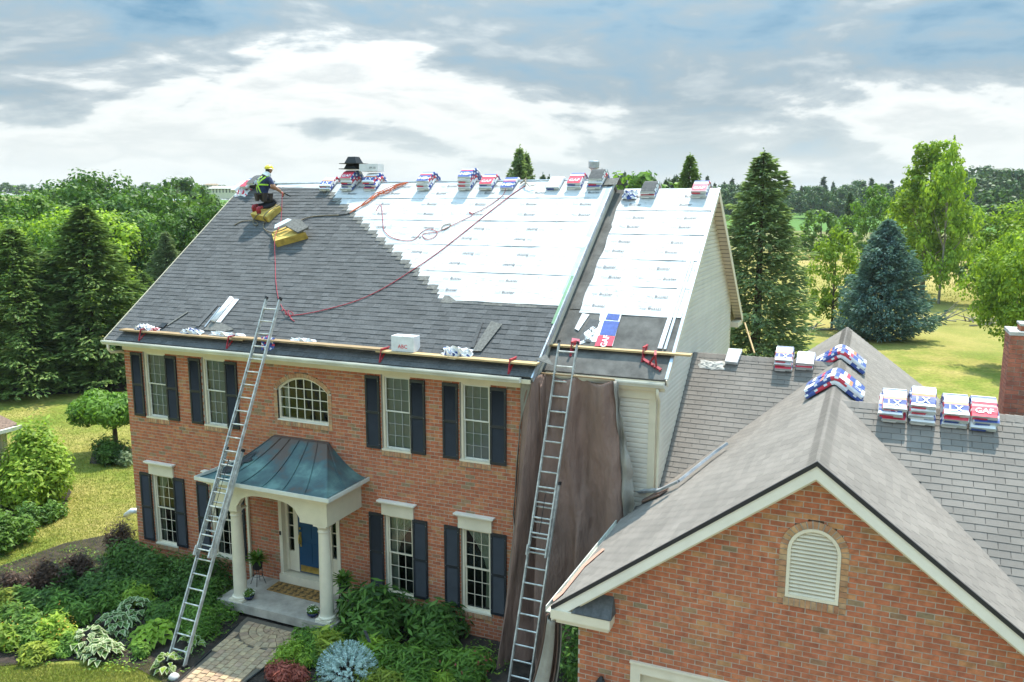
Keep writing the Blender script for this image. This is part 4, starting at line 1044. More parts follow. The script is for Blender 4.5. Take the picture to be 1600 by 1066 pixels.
# ---- ladders
def ladder(name,foot,top,w,label,n_lo,fly0,base1):
    foot,top=Vector(foot),Vector(top); d=(top-foot); L=d.length; d.normalize(); r=Vector((1,0,0)); nrm=r.cross(d).normalized()
    if nrm.y>0: nrm=-nrm
    t=thing('extension_ladder',foot,label,'ladder','aluminium extension ladders')
    def rail(c,a,b,off,wd): 
        mb=MB(); A=foot+d*a+r*c+nrm*off; B=foot+d*b+r*c+nrm*off
        s=1 if c<0 else -1
        mb.bar(A,B,.012,.085,nrm); 
        for o in(-.037,.037): mb.bar(A+r*(s*.014)+nrm*o,B+r*(s*.014)+nrm*o,.022,.009,nrm)
        mb.build('rail',M['alu'],t)
    for s in(-1,1): rail(s*w/2,0,base1,0,0); rail(s*(w/2-.03),fly0,L,.095,0)
    k=.28
    while k<base1-.1:
        mb=MB(); c=foot+d*k; mb.tube([c-r*(w/2),c+r*(w/2)],.019,7); mb.build('rung',M['alu'],t); k+=.333
    k=fly0+.15
    while k<L-.1:
        mb=MB(); c=foot+d*k+nrm*.095; mb.tube([c-r*(w/2-.03),c+r*(w/2-.03)],.019,7); mb.build('rung',M['alu'],t); k+=.333
    for s in(-1,1):
        for b_,off,ww in((base1,0,w/2),(L,.095,w/2-.03)):
            c=foot+d*b_+r*(s*ww)+nrm*off; mb=MB(); mb.bar(c-d*.03,c+d*.04,.04,.10,nrm); mb.build('end_cap',M['black'],t)
        c=foot+r*(s*w/2); mb=MB(); mb.box(c.x-.04,c.x+.04,c.y-.06,c.y+.06,c.z-.04,c.z+.02); mb.build('foot',M['black'],t)
        c=foot+d*(fly0+.12)+r*(s*(w/2-.03))+nrm*.15; mb=MB(); mb.bar(c-d*.12,c+d*.1,.03,.05,nrm); mb.build('rung_lock',M['alu'],t)
    mb=MB(); c=foot+d*(base1-.35); mb.tube([c-r*.02+nrm*.05,c+d*.1+nrm*.12,foot+d*(fly0+.5)+nrm*.13],.007,5); mb.build('hoist_rope',M['black'],t)
    return t
# direction from measured points
ladder('l1',(5.30,-3.84,-.55),(5.19,.24,7.22),.50,'long aluminium ladder left of the porch, leaning on the gutter from the hosta bed',0,2.35,4.9)
ladder('l2',(12.66,-1.52,-.70),(13.02,.52,6.60),.50,'aluminium ladder leaning on the small roof in front of the brown tarp',0,2.9,4.5)
# ---- shingle bundles draped over the ridges
def bundle_meshes(layer,style,length=1.02,wid=.40):
    """returns list of (part name, mesh, material list). local: x along ridge, y across, z up, apex of the roof at z=0"""
    rg=random.Random(layer*31+sum(ord(c) for c in style)); th=.085; phi=math.atan(.735)
    r0=.07+layer*(th+.006); r1=r0+th
    half=length/2; arc=(r0+r1)/2*phi; st=half-arc*.9
    if st<.1: st=.1
    zc=-.07/math.cos(phi)*1.0+.012      # arc centre, so that the sides lie on the slopes
    def pt(s,r):    # s in [-1,1]
        tot=st+arc; d=abs(s)*tot; sg_=1 if s>=0 else -1
        if d<=arc: a=d/arc*phi; return Vector((0,sg_*r*math.sin(a),zc+r*math.cos(a)))
        e=d-arc; return Vector((0,sg_*(r*math.sin(phi)+e*math.cos(phi)),zc+r*math.cos(phi)-e*math.sin(phi)))
    n=18; S=[-1+2*i/n for i in range(n+1)]
    v=[];wv=[rg.uniform(-.006,.006) for _ in S]
    for i,s in enumerate(S):
        a=pt(s,r0);b=pt(s,r1+wv[i]*.6); hw=wid/2+wv[i]
        v+=[(-hw,a.y,a.z),(hw,a.y,a.z),(hw+.006,(a.y+b.y)/2,(a.z+b.z)/2),(hw-.01,b.y,b.z),(-hw+.01,b.y,b.z),(-hw-.006,(a.y+b.y)/2,(a.z+b.z)/2)]
    f=[];m=[]
    styles={'X':['pale_end','white','blue','orange','white','blue'], 'R':['pale_end','red','red','white','blue','white'],'W':['pale_end','white','white','white','white','white'],'G':['pale_end','shingle','shingle','shingle','shingle','shingle'],'P':['pale_end','pink','pink','white','blue','white'],'B':['pale_end','blue','blue','white','blue','red']}
    mats=[M['pale_end'],M['white_wrap'],M['blue_wrap'],M['red_wrap'],M['orange_wrap'],M['shingle'],M['pink_wrap']]
    key={'pale_end':0,'white':1,'blue':2,'red':3,'orange':4,'shingle':5,'pink':6}
    def topc(i):
        t=i/n
        if style=='X': return key[('white','blue','blue','blue','orange','white','white','white','blue','white','white','blue','orange','blue','blue','white','white','white')[i]]
        if style in 'RP': 
            c='red' if style=='R' else 'pink'
            return key[(c,c,c,c,c,c,'white','blue','blue','white','blue','blue','white',c,c,c,c,c)[i]]
        if style=='W': return 1
        if style=='G': return 5
        return key[('blue','blue','white','blue','blue','red','white','blue','blue','white','blue','blue','red','blue','blue','white','blue','blue')[i]]
    for i in range(n):
        a=6*i;b=6*(i+1)
        f.append((a,a+1,b+1,b)[::-1]); m.append(1)
        sc=(i//5+layer)%4
        side=key[('blue','white','red','blue')[sc]] if style not in 'WG' else (1 if style=='W' else 0)
        f.append((a+1,a+2,b+2,b+1)[::-1]); m.append(side); f.append((a+2,a+3,b+3,b+2)[::-1]); m.append(side if i%3 else (1 if style!='G' else 5))
        f.append((a+3,a+4,b+4,b+3)[::-1]); m.append(topc(i))
        f.append((a+4,a+5,b+5,b+4)[::-1]); m.append(side if (i+1)%3 else (1 if style!='G' else 5)); f.append((a+5,a,b,b+5)[::-1]); m.append(side)
    f.append((0,1,2,3,4,5)); m.append(0); f.append(tuple(6*n+k for k in(5,4,3,2,1,0))); m.append(0)
    me=bpy.data.meshes.new('bundle'); me.from_pydata(v,[],f); [me.materials.append(x) for x in mats]; me.polygons.foreach_set('material_index',m); me.update()
    parts=[]
    txt={'X':'LX','R':'GAF','P':'GAF','B':'HD'}.get(style)
    if txt:
        tm=MB(); s0=-1+2*2.3/n
        a=pt(s0,r1+.010); b=pt(s0+.14,r1+.010); vv=(b-a).normalized()
        puttext(tm,txt,a,Vector((1,0,0)),vv,.16 if txt=='GAF' else .2,.02); parts.append(('label_lettering',tm.mesh('label_lettering',M['white_wrap'])))
    if style!='G' or True:
        tm=MB(); # folded flaps of the wrapper at the front end
        a=pt(-1,r0);b=pt(-1,r1); o=Vector((0,-.012,-.006))
        tm.add([Vector((-wid/2+.02,0,0))+a+o,Vector((wid*.1,0,0))+a+o,Vector((wid*.14,0,0))+(a+b)/2+o,Vector((-wid/2+.03,0,0))+(a*.4+b*.6)+o],[(0,1,2,3)])
        parts.append(('wrapper_flap',tm.mesh('wrapper_flap',M[rg.choice(['white_wrap','blue_wrap','red_wrap','white_wrap'])])))
    return me,parts
BC={}
ordn=['bottom one','second one up','third one up','fourth one up']
stylew={'X':'blue and white wrapped','R':'red wrapped','W':'plain white wrapped','G':'unwrapped grey','P':'faded red wrapped','B':'blue wrapped'}
def stack(px,py,onridge,styles,where,rot=0,length=1.02,wid=.40,shift=0,jit=.03):
    """a stack of bundles; onridge(px,py)->ridge point"""
    c=onridge(px,py); rg=random.Random(int(px*7)); n=len(styles)
    for k,stl in enumerate(styles):
        key=(k,stl,length,wid)
        if key not in BC: BC[key]=bundle_meshes(k,stl,length,wid)
        me,parts=BC[key]
        lab=('%s bundle, '%stylew[stl])+(('%s '%(('top one' if k==n-1 else ordn[k]))) if n>1 else '')+where
        t=thing('shingle_bundle',c+Vector((rg.uniform(-jit,jit) if not rot else 0,rg.uniform(-jit,jit)+shift,.035)),lab,'shingle bundle','wrapped shingle bundles laid over the ridges')
        t.rotation_euler=(0,0,rot+rg.uniform(-.05,.05))
        for nm,m_ in [('wrapper',me)]+parts:
            o=bpy.data.objects.new(nm,m_); COL.objects.link(o); o.parent=t
def rmain(px,py): p=at(px,py,1,RY); p.z=RZ; return p
def rsec(px,py): p=at(px,py,1,R2Y); p.z=R2Z; return p
def rlwr(px,py): p=at(px,py,1,LWY); p.z=LWZ; return p
def rrwr(px,py): p=at(px,py,1,RWY); p.z=RWZ; return p
def rgar(px,py): p=at(px,py,0,AXR); p.z=AZR; return p
stack(520,290,rmain,'XX','first right of the stepped shingle edge')
stack(554,290,rmain,'XBXR','under the black vents on the ridge')
stack(588,290,rmain,'RBX','under the white box on the ridge')
stack(671,287,rmain,'XXB','right of the orange webbing on the ridge')
stack(737,287,rmain,'XXXB','of the tallest pile mid ridge')
stack(768,287,rmain,'XR','left of the blue bundle by the rope anchor')
stack(800,287,rmain,'B','with the red rope lying over it')
stack(872,285,rmain,'W','alone between the rope anchor and the red bundles')
stack(903,285,rmain,'XR','just left of the vent pipe pile')
stack(937,285,rmain,'BXG','beside the step between the two roofs',wid=.40)
stack(1018,298,rsec,'RG','on the small ridge beside a crumpled wrapper')
stack(1098,296,rsec,'XP','at the gable end of the small roof ridge')
stack(1225,556,rlwr,'RXX','on the low ridge near the white packet',length=.98)
stack(1258,558,rlwr,'RW','on the low ridge close to the garage slope',length=.8)
stack(1395,632,rrwr,'RXX','leftmost of four piles on the right wing',jit=.03,wid=.42)
stack(1440,636,rrwr,'XWXX','second of four piles on the right wing',jit=.03,wid=.42)
stack(1489,641,rrwr,'XRX','third of four piles on the right wing',jit=.03,wid=.42)
stack(1537,645,rrwr,'WBR','beside the brick chimney on the right wing',jit=.03,wid=.42)
for (yy,st,wh) in((1.50,'BX','at the front of the garage ridge'),(2.0,'XB','second along the garage ridge'),(4.65,'XB','third along the garage ridge'),(5.2,'BX','farthest back along the garage ridge')):
    n0=len(st)
    for k,stl in enumerate(st):
        key=(k,stl,1.3)
        if key not in BC: BC[key]=bundle_meshes(k,stl,1.3,.44)
        me,parts=BC[key]
        t=thing('shingle_bundle',(AXR,yy,AZR+.035),'%s shingle bundle, %s one %s'%(stylew[stl],'upper' if k else 'lower',wh),'shingle bundle','wrapped shingle bundles laid over the ridges'); t.rotation_euler=(0,0,R_(90)+random.uniform(-.06,.06))
        for nm,m_ in [('wrapper',me)]+parts: o=bpy.data.objects.new(nm,m_); COL.objects.link(o); o.parent=t
# white wrapped packet lying on the low wing roof
def crumple(c,u,v,n,w,l,h,seed,mts,name,label,cat,group=None,nu=12,nv=9,amp=1):
    rg=random.Random(seed); vs=[]; ph=[rg.uniform(0,6) for _ in range(6)]
    for j in range(nv+1):
        for i in range(nu+1):
            a=i/nu-.5; b=j/nv-.5
            e=max(0,1-(2*abs(a))**4)*max(0,1-(2*abs(b))**4)
            hh=h*e*(.55+.45*math.sin(a*13+ph[0])*math.sin(b*11+ph[1])+.35*amp*math.sin(a*29+ph[2]+b*17))+rg.uniform(-.3,.5)*h*.25*amp
            vs.append(c+u*(w*(a+.05*amp*math.sin(b*9+ph[3])))+v*(l*(b+.06*amp*math.sin(a*8+ph[4])))+n*(max(hh,0)+.012))
    fs=[(j*(nu+1)+i,j*(nu+1)+i+1,(j+1)*(nu+1)+i+1,(j+1)*(nu+1)+i) for j in range(nv) for i in range(nu)]
    mb=MB()
    for q,f_ in enumerate(fs): mb.add([],[],0)
    mb.v=[tuple(p) for p in vs]; mb.f=fs; mb.m=[0 if len(mts)==1 else (0 if rg.random()<.62 else rg.randrange(1,len(mts))) for _ in fs]
    # base skirt gives it a closed underside
    o=mb.build(name,[M[x] for x in mts],smooth=False); tag(o,label,cat,group); 
    sm_=o.modifiers.new('thick','SOLIDIFY'); sm_.thickness=.006
    return o
X_=Vector((1,0,0))
t=thing('wrapped_packet',rlw(1145,560,.05),'flat white wrapped packet lying on the low wing roof beside the siding','packet')
b=MB(); c=rlw(1144,560,.0); 
pts=[rlw(1133,568,.03),rlw(1152,570,.03),rlw(1160,549.5,.03),rlw(1139,548,.03)]
b.prism(pts,NG*.09); b.build('wrapper',M['white_wrap'],t)
b=MB(); b.add([p-NG*.01+Vector((0,-.01,0)) for p in pts[:2]]+[pts[1]+NG*.03+Vector((0,-.02,0)),pts[0]+NG*.03+Vector((0,-.02,0))],[(0,1,2,3)]); b.build('end_fold',M['pale_end'],t)
crumple(rlw(1112,571,.0),X_,V,NG,.62,.28,.03,5,['stonecap'],'paper_scrap','torn pale paper scrap on the low wing roof beside the white packet','scrap')
# torn bundle pile at the left end of the ridge, behind the worker
pL=rm(392,297,0)
for k,(px,py,stl,lab,rz) in enumerate(((384,302,'W','torn white wrapped shingle bundle at the left end of the ridge',.5),(399,300,'R','red and white torn bundle in the loose pile left of the roofer',.35),(410,297,'G','unwrapped grey shingle bundle right behind the kneeling roofer',.3))):
    me,parts=BC.get((k,stl,1.02)) or bundle_meshes(k,stl)
    BC[(k,stl,1.02)]=(me,parts)
    c=rmain(px,288); t=thing('shingle_bundle',c+Vector((.0,-.02,.03)),lab,'shingle bundle','wrapped shingle bundles laid over the ridges'); t.rotation_euler=(0,0,-rz)
    o=bpy.data.objects.new('wrapper',me); COL.objects.link(o); o.parent=t
crumple(rm(380,301,.0),X_,V,Nn,.5,.45,.12,8,['white_wrap','white_wrap','red_wrap'],'torn_wrapper','crumpled white wrapper at the far left end of the ridge','wrapper','torn plastic wrappers')
# black roof vents stacked on the bundles
c=rmain(553,288)+Vector((0,.0,.42))
for k in range(2):
    t=thing('roof_vent',c+Vector((.02*k,0,.16*k)),('upper' if k else 'lower')+' black plastic roof vent on the stack of bundles at the ridge','roof vent','black plastic roof vents')
    o=c+Vector((.02*k,0,.16*k)); b=MB(); b.add([o+Vector(p) for p in((-.34,-.3,.0),(.34,-.3,.0),(.34,.3,0),(-.34,.3,0),(-.34,-.3,.02),(.34,-.3,.02),(.34,.3,.02),(-.34,.3,.02))],BOXF5); b.build('flange',M['vent_black'],t)
    b=MB(); b.add([o+Vector(p) for p in((-.22,-.2,.02),(.22,-.2,.02),(.22,.2,.02),(-.22,.2,.02),(-.13,-.12,.22),(.13,-.12,.22),(.13,.12,.22),(-.13,.12,.22))],BOXF5); b.build('hood',M['vent_black'],t)
# white boxes
def cbox(c,u,v,w,l,h,label,txt,rows=None,group=None):
    t=thing('cardboard_box',c,label,'box',group); n=u.cross(v)
    b=MB(); q=[c+u*a*w/2+v*b_*l/2 for a,b_ in((-1,-1),(1,-1),(1,1),(-1,1))]; q+=[p+n*h for p in q]; b.add(q,BOXF5); b.build('carton',M['box_white'],t)
    for tx,dx,dz,s,mm in txt:
        tm=MB(); puttext(tm,tx,c+u*dx-v*(l/2+.004)+n*dz,u,n,s,.01); tm.build('box_print',M[mm],t)
    b=MB(); b.bar(c-v*l/2+n*(h+.001),c+v*l/2+n*(h+.001),.05,.004,n); b.build('tape',M['stonecap'],t)
    return t
u_=Vector((1,.12,0)).normalized(); v_=Vector((-.12,1,0)).normalized()
c=at(581,274,1,RY); c.z=RZ+.345
cbox(c,u_,v_,.62,.45,.22,'white carton with small print standing on the bundles at the ridge','box',[]) if False else cbox(c,u_,v_,.62,.45,.22,'white carton with small print standing on the bundles at the ridge',[('FP-10',.14,.1,.09,'print')])
c=rm(631,543,0); c.y=-.02; c.z=zmain(-.02)+.06
p=at(629,540,1,-.12); cbox(Vector((p.x,.02,ZP+.05)),Vector((1,.02,0)).normalized(),Vector((-.02,1,0)).normalized(),.60,.30,.36,'white ABC printed carton standing on the walkboard at mid roof',[('ABC',.0,.10,.13,'red_wrap'),('\u2261\u2261 \u2261\u2261'.replace('\u2261','E'),.0,.27,.07,'print')] if False else [('ABC',.0,.12,.13,'red_wrap')])
# ---- litter on the walkboard
lit=[(222,506,.62,.25,.12,'crumpled white and blue wrapper at the left end of the walkboard',['white_wrap','white_wrap','blue_wrap']),(240,510,.3,.12,.05,'small red and white wrapper beside the leftmost crumpled one',['red_wrap','white_wrap']),
 (297,514,.75,.2,.10,'blue and white wrapper on the walkboard below the two metal strips',['white_wrap','white_wrap','blue_wrap']),(352,518,1.1,.18,.08,'long white wrapper on the walkboard below the white roll',['white_wrap']),
 (470,531,.75,.2,.07,'low white wrapper on the walkboard just right of the left ladder',['white_wrap']),(712,543,.75,.32,.16,'white and blue wrapper left of the loose shingle on the walkboard',['white_wrap','white_wrap','white_wrap','blue_wrap'])]
for k,(px,py,w,l,h,lab,mts) in enumerate(lit):
    p=at(px,py+3,1,-.05); crumple(Vector((p.x,.02,ZP+.06)),X_,Vector((0,.8,.6)),Vector((0,-.6,.8)),w,l,h*1.2,k+20,mts,'torn_wrapper',lab,'wrapper','torn plastic wrappers')
p=at(414,541,1,-.25); crumple(Vector((p.x,-.15,6.10)),X_,Vector((0,.3,.9)),Vector((0,-.9,.3)),.42,.5,.10,44,['blue_wrap','red_wrap','white_wrap'],'torn_wrapper','red and blue wrapper caught behind the left ladder over the gutter','wrapper','torn plastic wrappers')
b=MB(); q=[rm(x,y,.02) for x,y in((248,512),(256,513),(262,507),(254,506))]; b.prism(q,Nn*.03); tag(b.build('shingle_offcut',M['vent_black']),'small black shingle offcut by the left end of the walkboard','offcut')
def strip(pa,pb,w,mt,lab,cat,hh=.02,rf=rm,nn=Nn):
    a,b_=rf(*pa,.03),rf(*pb,.03); m=MB(); m.bar(a,b_,w,hh,nn); return tag(m.build('metal_strip',M[mt]),lab,cat)
strip((262,508),(294,487),.05,'shingle_cut','thin grey strip leaning up the left part of the shingled roof','strip')
strip((308,510),(338,477),.13,'shingle','dark flat flashing strip left of the white roll','strip')
strip((320,511),(344,480),.04,'metal','narrow grey strip touching the white roll','strip')
# white roll
a,b_=rm(333,502,.07),rm(362,466,.07); t=thing('felt_roll',a,'white roll of membrane lying up the slope left of the left ladder','roll'); m=MB(); m.tube([a,b_],.07,12); m.build('roll',M['white_wrap'],t,smooth=True)
m=MB(); o=Vector((.16,0,0)); m.bar(a+o-Nn*.03,b_+o-Nn*.03,.15,.02,Nn); m.build('loose_flap',M['white_wrap'],t)
# dark felt scrap near it
m=MB(); q=[rm(x,y,.02) for x,y in((318,516),(352,518),(366,515),(347,505),(330,504))]; m.prism(q,Nn*.01); tag(m.build('felt_scrap',M['shingle_cut']),'grey felt scrap below the white roll','scrap')
# loose shingles leaning over the right end of the walkboard
m=MB(); q=[rm(x,y,.04) for x,y in((738,549),(752,549),(785,507),(768,502))]; m.prism(q,Nn*.012); tag(m.build('loose_shingle',M['shingle_cut']),'broad loose grey shingle leaning up from the walkboard near the rake','shingle')
m=MB(); q=[rm(x,y,.03) for x,y in((735,543),(741,543),(755,503),(747,508))]; m.prism(q,Nn*.01); tag(m.build('loose_shingle',M['shingle']),'narrow darker loose shingle left of the broad one','shingle')
# ---- on the small roof: torn roll wrap with lettering, pale strips
t=thing('printed_wrapper',rm2(950,515,.02),'long blue and red printed wrapper lying flat above the plank on the small roof','wrapper')
def quadm(pts,mt,name,h,rf=rm2,nn=N2): m=MB(); m.prism([rf(x,y,h) for x,y in pts],nn*.006); return m.build(name,M[mt],t)
quadm([(930,541),(957,541),(971,492),(938,490)],'white_wrap','wrapper',.02)
quadm([(929,541),(956,541),(961,526),(935,524)],'red_wrap','red_panel',.03)
quadm([(937,523),(961,525),(968,503),(944,501)],'blue_wrap','blue_panel',.03)
quadm([(946,499),(966,501),(969,492),(950,490)],'blue_wrap','blue_panel',.03)
uu=(rm2(968,500)-rm2(950,541)).normalized(); 
tm=MB(); puttext(tm,'GAF',rm2(945,533,.042),V2,-X_,.20,.02); tm.build('label_lettering',M['white_wrap'],t)
tm=MB(); puttext(tm,'SHINGLES',rm2(953,513,.042),V2,-X_,.10,.01) if False else None
crumple(rm2(925,523,.0),X_*.9+V2*.3,V2,N2,.45,.5,.04,61,['white_wrap'],'torn_wrapper','ragged white wrapper piece left of the blue printed one','wrapper','torn plastic wrappers')
m=MB(); q=[rm2(x,y,.02) for x,y in((898,514),(904,517),(921,492),(910,490))]; m.prism(q,N2*.01); tag(m.build('torn_wrapper',M['white_wrap']),'long white paper strip above the head of the right ladder','wrapper','torn plastic wrappers')
m=MB(); q=[rm2(x,y,.02) for x,y in((893,536),(906,537),(906,531),(894,529))]; m.prism(q,N2*.02); tag(m.build('torn_wrapper',M['pink_wrap']),'small pinkish scrap at the top of the right ladder','wrapper')
m=MB(); q=[rm2(x,y,.015) for x,y in((903,532),(922,535),(938,502),(922,498))]; m.prism(q,N2*.012); tag(m.build('loose_shingle',M['shingle']),'dark shingle lying between the white paper strip and the blue wrapper','shingle')
# two long metal trims on the right edge of the small roof
for k,(pa,pb,w,lab) in enumerate((((1031,545),(1080,396),.10,'dark grey metal trim lying up the small roof, left of its lighter twin'),((1039,546),(1086,396),.055,'light grey metal trim lying up the small roof beside the gable edge'))):
    strip(pa,pb,w,'metal' if k else 'galv',lab,'metal trim',.03,rm2,N2)
crumple(rsec(990,300)+Vector((0,-.35,-.18)),X_,V2,N2,.4,.35,.12,71,['white_wrap','blue_wrap'],'torn_wrapper','pale blue crumpled wrapper on the small roof ridge','wrapper','torn plastic wrappers')
m=MB(); q=[rm(x,y,.03) for x,y in((838,562),(848,566),(866,572),(853,554))]; m.prism(q,Nn*.01); tag(m.build('loose_shingle',M['shingle_cut']),'curled pale shingle corner hanging over the step at the walkboard end','shingle')
# metal strips and grey pipe in the garage valley
pts=[(1002,775),(1030,766),(1060,752),(1090,728),(1115,708),(1136,693)]
m=MB(); 
P3=[]
for i,(x,y) in enumerate(pts): P3.append(onp(x,y,Vector((AXR,0,AZR))+NL*.12,NL))
P3[0]=Vector((P3[0].x-.1,P3[0].y-.1,P3[0].z+.12))
for a,b_ in zip(P3,P3[1:]): m.bar(a,b_,.10,.05,NL)
tag(m.build('metal_gutter_length',M['galv']),'loose length of pale gutter lying in the valley against the siding','gutter length')
m=MB(); q=[onp(x,y,Vector((AXR,0,AZR))+NL*.04,NL) for x,y in((1003,786),(1030,775),(1045,764),(1030,763),(1008,776))]; m.prism(q,NL*.03); tag(m.build('dark_scrap',M['tarp']),'dark scrap of felt in the corner below the loose gutter length','scrap')
m=MB(); q=[onp(x,y,Vector((0,GYF,0)),Vector((0,1,0))) for x,y in((0,0),)] 
m=MB(); 
a=[onp(x,y,Vector((AXR,0,AZR))+NL*.03,NL) for x,y in((865,940),(880,927),(914,885),(945,858),(941,857),(911,882),(876,925),(863,935))]
m.add(a,[(0,1,6,7),(1,2,5,6),(2,3,4,5)]); tag(m.build('rosin_paper',mat('salmon paper',(.55,.30,.22),.8,.1,8)),'salmon paper strip along the lower left edge of the garage roof','paper')
# ---- yellow foam roof pads
def pad(top,label,th=.20):
    P=[rm(x,y,h) for x,y,h in top]; t=thing('foam_pad',P[0],label,'foam pad','yellow foam roof pads'); m=MB(); base=[p-Nn*(h-.01) for p,(x,y,h) in zip(P,top)]
    n=len(P); m.add(P+base,[tuple(range(n)),tuple(range(n,2*n))[::-1]]+[(i,n+i,n+(i+1)%n,(i+1)%n) for i in range(n)]); m.build('foam_block',M['foam'],t); return t
pad([(391,334,.22),(416,339,.22),(438,322,.17),(417,316,.12)],'yellow foam pad under the kneeling roofer')
pad([(424,363,.05),(428,377,.24),(477,363,.24),(447,354,.05)],'yellow foam pad with cut shingles on top, below the roofer')
m=MB(); q=[rm(x,y,.30) for x,y in((446,354),(466,365),(483,357),(470,345),(458,344))]; m.prism(q,Nn*.05); tag(m.build('loose_shingle',M['shingle_cut']),'grey cut shingles lying on the lower foam pad','shingle')
m=MB(); q=[rm(x,y,.28) for x,y in((429,358),(440,353),(457,344),(450,342),(430,352))]; m.prism(q,Nn*.02); tag(m.build('shingle_sheet',M['pale_end']),'pale release strip lying behind the cut shingles on the lower pad','strip')
# ---- ropes
def smoothp(pts,n=6):
    out=[]; 
    for i in range(len(pts)-1):
        p0=pts[max(i-1,0)];p1=pts[i];p2=pts[i+1];p3=pts[min(i+2,len(pts)-1)]
        for k in range(n):
            t=k/n; out.append(.5*((2*p1)+(p2-p0)*t+(2*p0-5*p1+4*p2-p3)*t*t+(3*p1-p0-3*p2+p3)*t**3))
    out.append(pts[-1]); return out
def rope(pts,r,mt,name,label,cat,group=None,h=.03,n=6):
    P3=[rm(q[0],q[1],q[2] if len(q)>2 else h) for q in pts]
    m=MB(); m.tube(smoothp(P3,n),r,6); return tag(m.build(name,M[mt],smooth=True),label,cat,group)
rope([(445,490,.1),(452,493),(480,490),(520,481),(560,469),(600,450),(640,425),(680,398),(720,367),(760,335),(800,304),(821,290)],.012,'rope_red','safety_rope','dark red rope running from the left ladder head up to the ridge anchor','rope','red safety ropes')
rope([(441,300,.5),(440,330,.2),(438,350,.08),(431,365,.27),(429,380,.25),(430,410),(431,440),(436,470),(448,491,.06)],.010,'rope_red','safety_rope','pinkish rope hanging straight down from the roofer over the lower foam pad','rope','red safety ropes')
rope([(587,330),(595,320),(598,345),(600,360),(612,371),(632,376),(648,374),(660,362),(672,358),(683,363),(678,371),(666,374),(661,366),(684,362),(700,355),(725,343),(738,336),(733,331),(738,334),(760,324),(785,306),(790,295,.15)],.009,'rope_red','safety_rope','thin looping red rope lying on the white felt between the ridge stacks','rope','red safety ropes')
rope([(690,356),(694,352),(704,350),(700,356),(692,359),(690,355)],.01,'rope_tan','rope_coil','small coil of cord on the white felt','rope')
m=MB(); 
for k in range(6):
    rg=random.Random(k); pts=[]
    for i,(x,y) in enumerate(((546,333),(560,325),(575,316),(590,306),(605,299),(620,292),(638,285))):
        w=(0,.02,.05,.08,.09,.05,0)[i]; p=rm(x,y,.04); pts.append(p+X_*rg.uniform(-w,w)*1.3+V*rg.uniform(-w,w)*1.6+Nn*rg.uniform(0,w*.8))
    m.tube(smoothp(pts,5),.011,5)
tag(m.build('harness_lanyard',M['rope_orange'],smooth=True),'bunched orange webbing lanyard hanging from the ridge','lanyard')
rope([(546,333),(540,335),(530,336)],.016,'wire','lanyard_clip','metal clip joining the orange lanyard to the tan hose','clip')
rope([(530,336),(505,337),(485,339),(470,344,.08),(455,352,.30),(440,360,.27),(425,363,.08),(413,358),(412,350),(416,346),(412,341,.2),(415,334,.3),(425,326,.3),(437,319,.2)],.016,'rope_tan','air_hose','tan air hose winding from the lanyard clip over the foam pads','hose')
rope([(366,352),(378,346),(395,345),(402,348),(401,352),(396,350),(396,344),(401,337,.22),(408,331,.24)],.015,'rope_tan','air_hose','curled loose end of tan air hose left of the upper foam pad','hose')
rope([(412,288,.8),(470,289,.25),(545,288,.1),(640,286,.06)],.008,'rope_tan','ridge_line','thin line stretched along the ridge from the roofer','rope') if False else None
# cord knot near ladder head
rope([(440,486,.2),(444,484,.15),(452,494),(458,490),(450,486,.1),(455,498),(460,502)],.012,'rope_red','rope_knot','knotted rope end at the head of the left ladder','rope')
# ridge anchor
a=rmain(822,288)+Vector((0,-.08,.03)); m=MB(); m.bar(a+Vector((-.08,-.15,-.1)),a+Vector((.03,.05,.05)),.05,.03); m.bar(a+Vector((.12,-.25,-.17)),a+Vector((.0,.05,.05)),.03,.02); m.tube([a+Vector((.0,-.1,0)),a+Vector((.25,-.28,-.18)),a+Vector((.42,-.22,-.14))],.012,6); tag(m.build('ridge_anchor',M['rope_tan']),'small ridge anchor where the red ropes meet','anchor')
# tan pole behind the gable
a=at(1161,503,1,11.6); b_=at(1178,552,1,8.6); m=MB(); 
pa=Vector((15.33,11.25,5.75)); pb=at(1179,552,1,7.5)
m.tube([pa,pb],.025,6); tag(m.build('wooden_pole',M['plank_new']),'thin wooden pole slanting from the gable eave down behind the low ridge','pole')
# ================================================================ ROOFER
def skinned(name,verts,edges,rad,mt,parent,sub=2,root=0):
    me=bpy.data.meshes.new(name); me.from_pydata([tuple(v) for v in verts],edges,[]); me.materials.append(mt)
    o=link(name,me,parent); sk=o.modifiers.new('skin','SKIN'); me.skin_vertices
    for i,r in enumerate(rad): 
        me.skin_vertices[0].data[i].radius=(r,r) if not isinstance(r,tuple) else r
        me.skin_vertices[0].data[i].use_root=(i==root)
    sk.use_smooth_shade=True; ss=o.modifiers.new('sub','SUBSURF'); ss.levels=sub; ss.render_levels=sub
    dg=bpy.context.evaluated_depsgraph_get(); ev=o.evaluated_get(dg); nm=bpy.data.meshes.new_from_object(ev); 
    o.modifiers.clear(); o.data=nm; nm.polygons.foreach_set('use_smooth',[True]*len(nm.polygons)); return o
base=rm(416,322,.20)
wk=thing('person',base,'roofer in navy shirt, yellow hard hat and hi-vis harness kneeling on a foam pad','person')
# local frame: faces up the slope and to the right; +f forward
f_=Vector((.45,.89,0)).normalized(); r_=Vector((f_.y,-f_.x,0)); U3=Vector((0,0,1)); k_=1.0
def B(r,f,u): return base+r_*r*k_+f_*f*k_+U3*u*k_
